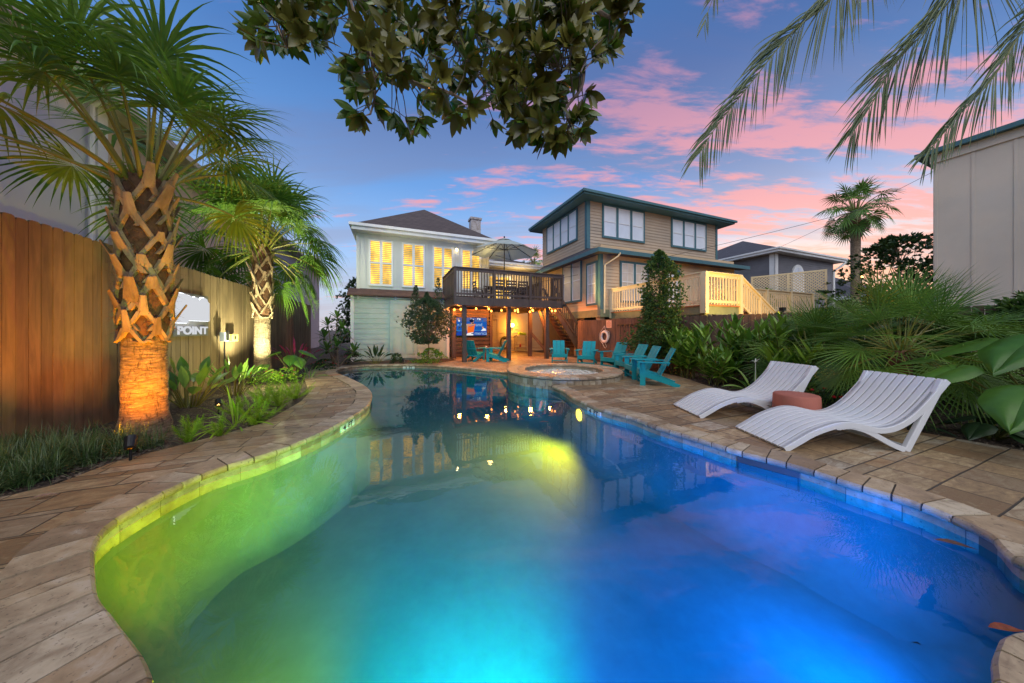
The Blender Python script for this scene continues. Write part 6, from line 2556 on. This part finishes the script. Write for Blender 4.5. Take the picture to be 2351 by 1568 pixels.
def ear_plant(label, pos, n, h, L, seed, mtl=None, azs=None, els=(75, 40)):
    random.seed(seed)
    t = thing('elephant_ear', label, 'plant', pos, 0, 'elephant ear plants')
    st, lf = MB(), MB()
    for k in range(n):
        az = azs[k] if azs else k * 2.39996 + R_(-0.3, 0.3)
        el = radians(els[0] + (els[1] - els[0]) * k / max(1, n - 1))
        p, d = Vector((cos(az) * 0.05, sin(az) * 0.05, 0)), dirv(az, el)
        pts = [p.copy()]
        for i in range(6):
            p = p + d * h * R_(0.95, 1.05) / 6
            d = (d + Vector((cos(az), sin(az), 0)) * 0.06).normalized()
            pts.append(p.copy())
        st.tube(pts, [0.018, 0.016, 0.014, 0.012, 0.010, 0.009, 0.008], 6, caps=False)
        ear_leaf(lf, p, Vector((cos(az), sin(az), -0.35)), (-sin(az), cos(az), 0), L * R_(0.8, 1.15), R_(0, 1))
    lf.build('leaves', mtl or M_ear, t, True)
    st.build('stems', M_petiole, t)
    return t


strap_plant('bird_of_paradise', 'broad paddle-leaved plant beneath the lit sign', 'plant', (-6.25, 5.75, -0.03), 24, 0.55, 0.42, 0.17, (86, 38), M_bop, 61, 0.45, 0.2, spread_r=0.12, stem_r=0.011, bend=0.15)
strap_plant('bird_of_paradise', 'narrow-leaved upright plant beside the electrical boxes', 'plant', (-6.30, 6.75, -0.03), 26, 0.5, 0.36, 0.095, (86, 42), M_bop, 62, 0.35, 0.3, spread_r=0.10, stem_r=0.008, bend=0.12)
strap_plant('bird_of_paradise', 'dark pointed-leaf plant in front of the pale green wall', 'plant', (-6.0, 13.05, -0.03), 20, 0.40, 0.50, 0.14, (82, 25), M_dark, 63, 0.5, 0.3)
ear_plant('elephant ear plant with bright heart leaves next to the smaller palm', (-6.95, 9.35, -0.03), 6, 0.85, 0.46, 64, azs=[0.2, 3.4, 5.3, -0.7, 1.9, 4.4], els=(80, 35))
ear_plant('elephant ear plant with huge bright leaves behind the head of the nearer lounger', (6.95, 3.75, -0.03), 9, 1.45, 0.62, 65, azs=[3.3, 2.6, 4.0, 5.2, 3.7, 2.0, 3.0, 4.5, 3.5], els=(80, 38))
ear_plant('low grey-green round-leaved plant at the paving edge under the huge leaves', (6.55, 4.05, -0.03), 9, 0.28, 0.30, 66, M_dark, None, (80, 25))
strap_plant('ti_plant', 'magenta ti plant between the smaller palm and the far bed', 'plant', (-7.45, 10.2, -0.03), 26, 0.75, 0.42, 0.075, (86, 45), M_ti, 67, 0.9, 0.3, spread_r=0.05, bend=0.1)


def rosette_tree(label, pos, stems, seed, L=0.42, wd=0.12):
    random.seed(seed)
    t = thing('frangipani', label, 'shrub', pos, 0, 'rosette-leaved shrubs in the far bed')
    wd_, lf = MB(), MB()
    for (x, y, z) in stems:
        wd_.tube([(0, 0, 0), (x * 0.4, y * 0.4, z * 0.5), (x, y, z)], [0.03, 0.022, 0.016], 6)
        for k in range(17):
            az = k * 2.39996
            el = radians(75 - 95 * k / 16)
            lf.blade((x, y, z - 0.06 * k / 16), dirv(az, el), (-sin(az), cos(az), 0), L * R_(0.8, 1.1), wd, R_(0.2, 0.7), 6, (0.12, 0.5, 0.85, 1.0, 0.7, 0.05), 0.18, R_(0, 1))
    lf.build('leaves', M_small, t)
    wd_.build('trunk', M_bark, t)


rosette_tree('tall rosette-leaved shrub beside the white house corner', (-7.35, 12.2, -0.03), [(0.1, 0.1, 2.0), (0.45, -0.2, 1.55), (-0.3, 0.1, 1.7), (0.2, 0.5, 1.3), (-0.5, 0.2, 1.2)], 68)
rosette_tree('low rosette-leaved shrub at the corner of the pool paving', (-6.85, 11.7, -0.03), [(0.0, -0.1, 0.85), (0.5, 0.2, 0.6), (-0.45, 0.0, 0.7)], 69, 0.46, 0.13)


def shrub(name, label, cat, pos, shape, n, mtl, seed, L=0.07, wd=0.022, tuft=7, trunk=None, flowers=None, group=None, up=0.4, limbs=14, droopy=0.2, clumps=None):
    """shape(z, az) -> radius; tufts of small leaves through the crown, on thin limbs"""
    random.seed(seed)
    t = thing(name, label, cat, pos, 0, group)
    lf, wd_ = MB(), MB()
    z0, z1 = shape['z']
    rf = shape['r']
    cl = [(R_(0, 2 * pi), R_(z0, z1), R_(0.55, 1.0)) for _ in range(limbs * 3)]
    for _ in range(n):
        a, zc, rr = random.choice(cl)
        z = zc + random.gauss(0, (z1 - z0) * 0.045)
        if z < z0 or z > z1:
            continue
        r = rf((z - z0) / (z1 - z0), a) * (rr + random.gauss(0, 0.17))
        aa = a + random.gauss(0, 0.24)
        p = Vector((r * cos(aa), r * sin(aa), z))
        out = Vector((cos(aa), sin(aa), up)).normalized()
        tn = R_(0, 1)
        for j in range(tuft):
            d = (out + Vector((R_(-1, 1), R_(-1, 1), R_(-0.7, 1)))).normalized()
            lf.blade(p, d, d.cross(Vector((R_(-1, 1), R_(-1, 1), R_(-1, 1)))), L * R_(0.7, 1.2), wd, droopy, 2, (0.3, 1.0, 0.05), 0, min(1, max(0, tn + R_(-.3, .3))))
    for a, zc, rr in cl:
        if trunk is None:
            break
        r = rf((zc - z0) / (z1 - z0), a) * rr * 0.9
        zs = max(trunk[0], zc - r * 1.0 - 0.1)
        wd_.tube([(0, 0, min(zs, zc)), (r * 0.5 * cos(a), r * 0.5 * sin(a), zs * 0.4 + zc * 0.6), (r * cos(a), r * sin(a), zc)], [0.014, 0.009, 0.004], 4, caps=False)
    if trunk:
        wd_.tube([(0, 0, 0), (0.02, 0.01, trunk[0]), (0.0, 0.0, z1 * 0.93)], [trunk[1], trunk[1] * 0.8, 0.01], 8, jit=0.05)
        wd_.build('trunk', M_bark, t)
    lf.build('crown' if trunk else 'leaves', mtl, t)
    if flowers:
        fm, cnt, fs = flowers
        fl_ = MB()
        for _ in range(cnt):
            a, z = R_(0, 2 * pi), R_(z0 + (z1 - z0) * 0.4, z1)
            r = rf((z - z0) / (z1 - z0), a) * R_(0.85, 1.08)
            p = Vector((r * cos(a), r * sin(a), z + 0.02))
            for j in range(9):
                d = dirv(j * 2.4, R_(0.0, 1.3))
                fl_.blade(p, d, d.cross(Vector((0.2, 0.1, 1))), fs, fs * 0.8, 0.1, 2, (0.4, 1.0, 0.3))
        fl_.build('petals', fm, t)
    return t


def lobes(k, f=3, ph=0.0):
    return lambda a: 1 + k * sin(f * a + ph)


lo = lobes(0.22, 3, 1.0)
shrub('conical_tree', 'slim dense green tree in front of the clapboard house and fence', 'tree', (5.35, 10.75, -0.03),
      {'z': (0.5, 4.35), 'r': lambda s, a: (0.95 * (1 - s) ** 0.62 + 0.06) * (1 + 0.22 * sin(9 * s + 1)) * (1 + 0.2 * sin(3 * a + 5 * s)) * (0.6 + 0.4 * min(1, s * 5))}, 4200, M_small, 71, 0.085, 0.034, 8, (0.6, 0.05), limbs=60)
shrub('upright_tree', 'feathery grey-green tree on a thin trunk in front of the pale green wall', 'tree', (-3.72, 13.15, -0.03),
      {'z': (0.85, 2.95), 'r': lambda s, a: 0.98 * (1 - abs(2 * s - 0.85) ** 2.2 * 0.75) * (1 + 0.18 * sin(3 * a + 4 * s))}, 3300, M_juni, 72, 0.095, 0.019, 9, (0.9, 0.035), up=1.3, limbs=50)
for u_, y_, seed_, h_ in ((957, 13.05, 90, 3.55), (1005, 13.25, 91, 3.75)):
    pass
# two spires rising from that tree
random.seed(73)
sp = MB()
for cx_, cy_, h_ in ((-0.55, 0.0, 3.45), (0.42, 0.1, 3.8), (-0.1, 0.1, 3.15)):
    for _ in range(210):
        s = random.random()
        z = 2.5 + (h_ - 2.5) * s
        r = 0.26 * (1 - s) ** 0.8 * R_(0.2, 1)
        a = R_(0, 2 * pi)
        for j in range(7):
            d = Vector((cos(a), sin(a), 1.2)) + Vector((R_(-.6, .6), R_(-.6, .6), R_(-.4, .6)))
            sp.blade((cx_ + r * cos(a), cy_ + r * sin(a), z), d, d.cross(Vector((R_(-1, 1), R_(-1, 1), 0.3))), R_(0.06, 0.11), 0.016, 0.1, 2, (0.3, 1, 0.05), 0, R_(0, 1))
    sp.tube([(cx_ * 0.8, cy_, 2.0), (cx_, cy_, h_)], [0.012, 0.003], 4)
sp.build('spires', M_juni, [o for o in bpy.data.objects if o.name.startswith('upright_tree')][0])

dome = lambda R0: (lambda s, a: R0 * sqrt(max(0.02, 1 - s ** 2)) * (1 + 0.12 * sin(4 * a)))
shrub('flowering_bush', 'round bush with tiny yellow flowers at the foot of the feathery tree', 'shrub', (-3.55, 12.95, -0.03), {'z': (0.05, 0.68), 'r': dome(0.72)}, 700, M_ginger, 74, 0.055, 0.024, 7, flowers=(M_yelf, 30, 0.022))
shrub('grass_tuft', 'round dark tuft in front of the panelled sliding door', 'shrub', (-5.08, 13.08, -0.03), {'z': (0.0, 0.42), 'r': dome(0.27)}, 260, M_dark, 75, 0.10, 0.010, 7, up=0.8)
shrub('flowering_bush', 'small bush with deep pink flowers at the pale wall corner', 'shrub', (-6.95, 12.75, -0.03), {'z': (0.05, 0.62), 'r': dome(0.36)}, 260, M_dark, 76, 0.06, 0.025, 6, flowers=(M_pinkf, 16, 0.045))
shrub('flowering_bush', 'low bush with orange-red flowers under the rosette shrubs', 'shrub', (-7.0, 11.0, -0.03), {'z': (0.0, 0.40), 'r': dome(0.42)}, 300, M_dark, 77, 0.06, 0.025, 6, flowers=(M_red, 14, 0.03))
shrub('geranium', 'small plant with red and pink flowers at the foot of the smaller palm', 'flower', (-7.05, 8.35, -0.03), {'z': (0.0, 0.40), 'r': dome(0.42)}, 330, M_ginger, 78, 0.05, 0.022, 6, flowers=(M_red, 10, 0.035))
shrub('geranium', 'pink flowered plant beside the bright uplight', 'flower', (-6.45, 8.45, -0.03), {'z': (0.0, 0.42), 'r': dome(0.34)}, 260, M_ginger, 79, 0.05, 0.022, 6, flowers=(M_pinkf, 10, 0.03))
shrub('flowering_bush', 'low plant with red flowers directly behind the round stool', 'shrub', (5.45, 5.2, -0.03), {'z': (0.0, 0.42), 'r': dome(0.40)}, 320, M_dark, 80, 0.06, 0.024, 6, flowers=(M_red, 9, 0.045))
shrub('flowering_bush', 'low plant with pink flowers behind the head of the farther lounger', 'shrub', (5.60, 5.9, -0.03), {'z': (0.0, 0.55), 'r': dome(0.34)}, 260, M_dark, 81, 0.06, 0.024, 6, flowers=(M_pinkf, 5, 0.055))
strap_plant('spider_lily', 'strappy plant with a white lily flower behind the farther lounger', 'flower', (5.55, 6.75, -0.03), 20, 0.05, 0.62, 0.06, (75, 20), M_bop, 82, 1.1, 0.3)
b = MB()
b.tube([(0, 0, 0), (-0.02, 0, 0.75)], 0.008, 5)
for j in range(9):
    d = dirv(j * 0.75, R_(0.1, 0.9))
    b.blade((-0.02, 0, 0.76), d, d.cross(Vector((0, 0, 1))), 0.12, 0.03, 0.4, 4, (0.4, 1, 0.8, 0.1))
o = b.build('flower', M_whitef, [x for x in bpy.data.objects if x.name.startswith('spider_lily')][0])
for i, (x, y, n, L, lb) in enumerate(((5.75, 7.1, 22, 0.5, 'low dark strappy plant behind the white lily'), (6.1, 5.9, 24, 0.55, 'low dark strappy plant under the bushy fan palm'),
                                      (6.05, 4.55, 24, 0.5, 'low dark strappy plant right behind the head of the nearer lounger'), (6.6, 6.0, 22, 0.6, 'low dark strappy plant between the fan palm trunks'),
                                      (7.3, 4.6, 22, 0.6, 'low dark strappy plant under the big spiky fan palm'), (5.45, 10.0, 20, 0.5, 'low dark strappy plant beside the slim tree'), (7.6, 6.6, 24, 0.7, 'dark strappy plant against the fence by the bushy fan palm'),
                                      (8.1, 5.2, 24, 0.8, 'dark strappy plant against the fence at the back of the spiky palm'))):
    strap_plant('strappy_plant', lb, 'plant', (x, y, -0.03), n, 0.05, L, 0.05, (80, 15), M_dark, 110 + i, 1.0, 0.3, group='low dark strappy plants in the right hand bed')
strap_plant('day_lily', 'bright arching strappy plant among the foxtail ferns', 'plant', (gp(545, 975).x, gp(545, 975).y, -0.03), 26, 0.03, 0.62, 0.028, (78, 25), M_fern, 120, 1.3, 0.3)
strap_plant('day_lily', 'arching strappy plant at the paving edge by the smaller palm', 'plant', (-6.15, 9.0, -0.03), 30, 0.03, 0.60, 0.026, (78, 20), M_bop, 121, 1.3, 0.3)


def foxtail(label, pos, n, L, seed, els=(82, 20), r=0.035):
    random.seed(seed)
    t = thing('foxtail_fern', label, 'fern', pos, 0, 'foxtail ferns in the lit bed')
    lf = MB()
    for k in range(n):
        az = k * 2.39996 + R_(-0.4, 0.4)
        el = radians(els[0] + (els[1] - els[0]) * k / max(1, n - 1) + R_(-6, 6))
        p, d = Vector((0, 0, 0)), dirv(az, el)
        LL2 = L * R_(0.7, 1.15)
        m = 26
        tn = R_(0.1, 0.9)
        for i in range(m):
            p = p + d * LL2 / m
            d = (d + Vector((0, 0, 0.012))).normalized()
            s = i / m
            rr = r * (0.5 + 1.0 * sin(pi * min(1, s * 0.9 + 0.12))) * (1.25 if s < 0.8 else 0.9)
            sd = d.cross(Vector((0, 0, 1))).normalized()
            for j in range(8):
                a = R_(0, 2 * pi)
                o_ = Matrix.Rotation(a, 3, d) @ sd
                dd = o_ + d * 0.8
                lf.blade(p, dd, d.cross(o_), rr * R_(0.8, 1.3), 0.006, 0.0, 1, (1, 0.3), 0, min(1, max(0, tn + R_(-.3, .3))))
    lf.build('leaves', M_fern, t)


for (u, v, n, L, lb, e1) in ((432, 1012, 7, 0.36, 'yellowish foxtail fern at the foot of the big orange palm', 45), (508, 1000, 5, 0.38, 'sparse foxtail fern with two long plumes near the paving', 30),
                             (590, 968, 12, 0.48, 'bushy foxtail fern in the middle of the lit bed', 15), (640, 930, 16, 0.55, 'tall bright foxtail fern closest to the paving curve', 25),
                             (610, 925, 12, 0.50, 'foxtail fern behind the bright one, below the red flowers', 25), (680, 912, 12, 0.55, 'foxtail fern leaning out over the paving', 10),
                             (545, 950, 9, 0.36, 'small foxtail fern beside the black uplight', 20)):
    g = gp(u, v)
    foxtail(lb, (g.x, g.y, -0.03), n, L, int(u), (84, e1))

# long grass along the cedar fence: one uncountable mass
random.seed(200)
gr = MB()
poly = [(-60, 1135), (-60, 1075), (60, 1035), (150, 1008), (330, 1003), (385, 1012), (300, 1036), (200, 1062), (110, 1096), (0, 1125)]
k = 0
while k < 95:
    u, v = R_(-60, 385), R_(1000, 1135)
    if not inside(poly, u, v):
        continue
    k += 1
    g = gp(u, v)
    for j in range(46):
        az = R_(0, 2 * pi)
        el = radians(R_(35, 88))
        gr.blade((g.x + R_(-.05, .05), g.y + R_(-.05, .05), -0.03), dirv(az, el), (-sin(az), cos(az), 0), R_(0.22, 0.40), 0.0075, R_(0.8, 2.2), 5, (0.7, 1, 0.8, 0.5, 0.05), 0, R_(0, 1) ** 1.5)
tag(gr.build('long_grass', M_grass), 'arching dark green border grass along the cedar fence', 'grass', kind='stuff')

# loose bark chips on the beds
random.seed(201)
ch = MB()


def chips(poly, n, size=(0.02, 0.05)):
    us, vs_ = [p[0] for p in poly], [p[1] for p in poly]
    k = 0
    while k < n:
        x, y = R_(min(us), max(us)), R_(min(vs_), max(vs_))
        if not inside(poly, x, y):
            continue
        k += 1
        a, L = R_(0, pi), R_(*size)
        d = Vector((cos(a), sin(a), R_(-0.3, 0.3)))
        ch.beam(Vector((x, y, -0.02)) - d * L / 2, Vector((x, y, -0.012)) + d * L / 2, L * 0.35, 0.005, tone=R_(0, 1))


lb_poly = [tuple(gp(u, v)[:2]) for u, v in ((389, 1026), (518, 993), (601, 970), (650, 943), (690, 920), (705, 900), (690, 880), (560, 885), (430, 920), (390, 960))]
chips(lb_poly, 900)
chips([(5.3, 9.0), (5.1, 6.9), (5.4, 5.6), (5.9, 4.2), (6.3, 3.3), (7.5, 3.3), (7.0, 6), (6.4, 9)], 700)
chips([tuple(gp(u, v)[:2]) for u, v in ((390, 1025), (265, 1056), (124, 1108), (124, 1060), (330, 1000))], 250)
tag(ch.build('bark_chips', mat('bark_chip', (0.09, 0.06, 0.04), 0.85, 0.4, 10, tone=(0.22, 0.17, 0.12))), 'loose brown bark chips scattered over the planting beds', 'bark chips', kind='stuff')

for i, (x, y, h, r, lb) in enumerate(((8.0, 7.55, 2.0, 0.75, 'dark leafy shrub against the fence right of the cream stairs'), (8.75, 6.5, 2.1, 0.85, 'dark leafy shrub against the fence behind the bushy fan palm'),
                                      (9.3, 5.2, 2.1, 0.9, 'dark leafy shrub against the fence behind the spiky fan palm'), (9.6, 3.9, 2.0, 0.85, 'dark leafy shrub against the fence below the beige building'))):
    shrub('leafy_shrub', lb, 'shrub', (x, y, -0.03), {'z': (0.1, h), 'r': (lambda R0: (lambda s, a: R0 * sqrt(max(0.05, 1 - s ** 3)) * (1 + 0.15 * sin(3 * a + 4 * s))))(r)}, 900, M_small, 130 + i, 0.13, 0.055, 6, limbs=24,
          group='dark leafy shrubs along the red-brown fence')

# ---- background trees
shrub('leafy_tree', 'dark loose tree beside the beige panelled building', 'tree', (19.6, 15.0, -0.03),
      {'z': (2.4, 6.2), 'r': lambda s, a: 2.3 * sqrt(max(0.03, 1 - s ** 1.6)) * (1 + 0.25 * sin(3 * a + 1))}, 1100, M_dark, 83, 0.20, 0.09, 6, (2.0, 0.12), limbs=26)
shrub('leafy_tree', 'dark evergreen filling the gap beside the white house behind the fence', 'tree', (-9.8, 19.5, -0.03),
      {'z': (0.6, 5.0), 'r': lambda s, a: 1.7 * sqrt(max(0.03, 1 - s ** 2)) * (1 + 0.2 * sin(3 * a))}, 1300, M_dark, 84, 0.18, 0.08, 6, (0.8, 0.1), limbs=26)
shrub('leafy_bush', 'small green bush on the neighbour deck in front of the lattice', 'shrub', (14.9, 17.5, 2.4), {'z': (0.0, 1.5), 'r': dome(0.8)}, 300, M_ginger, 85, 0.12, 0.05, 6)
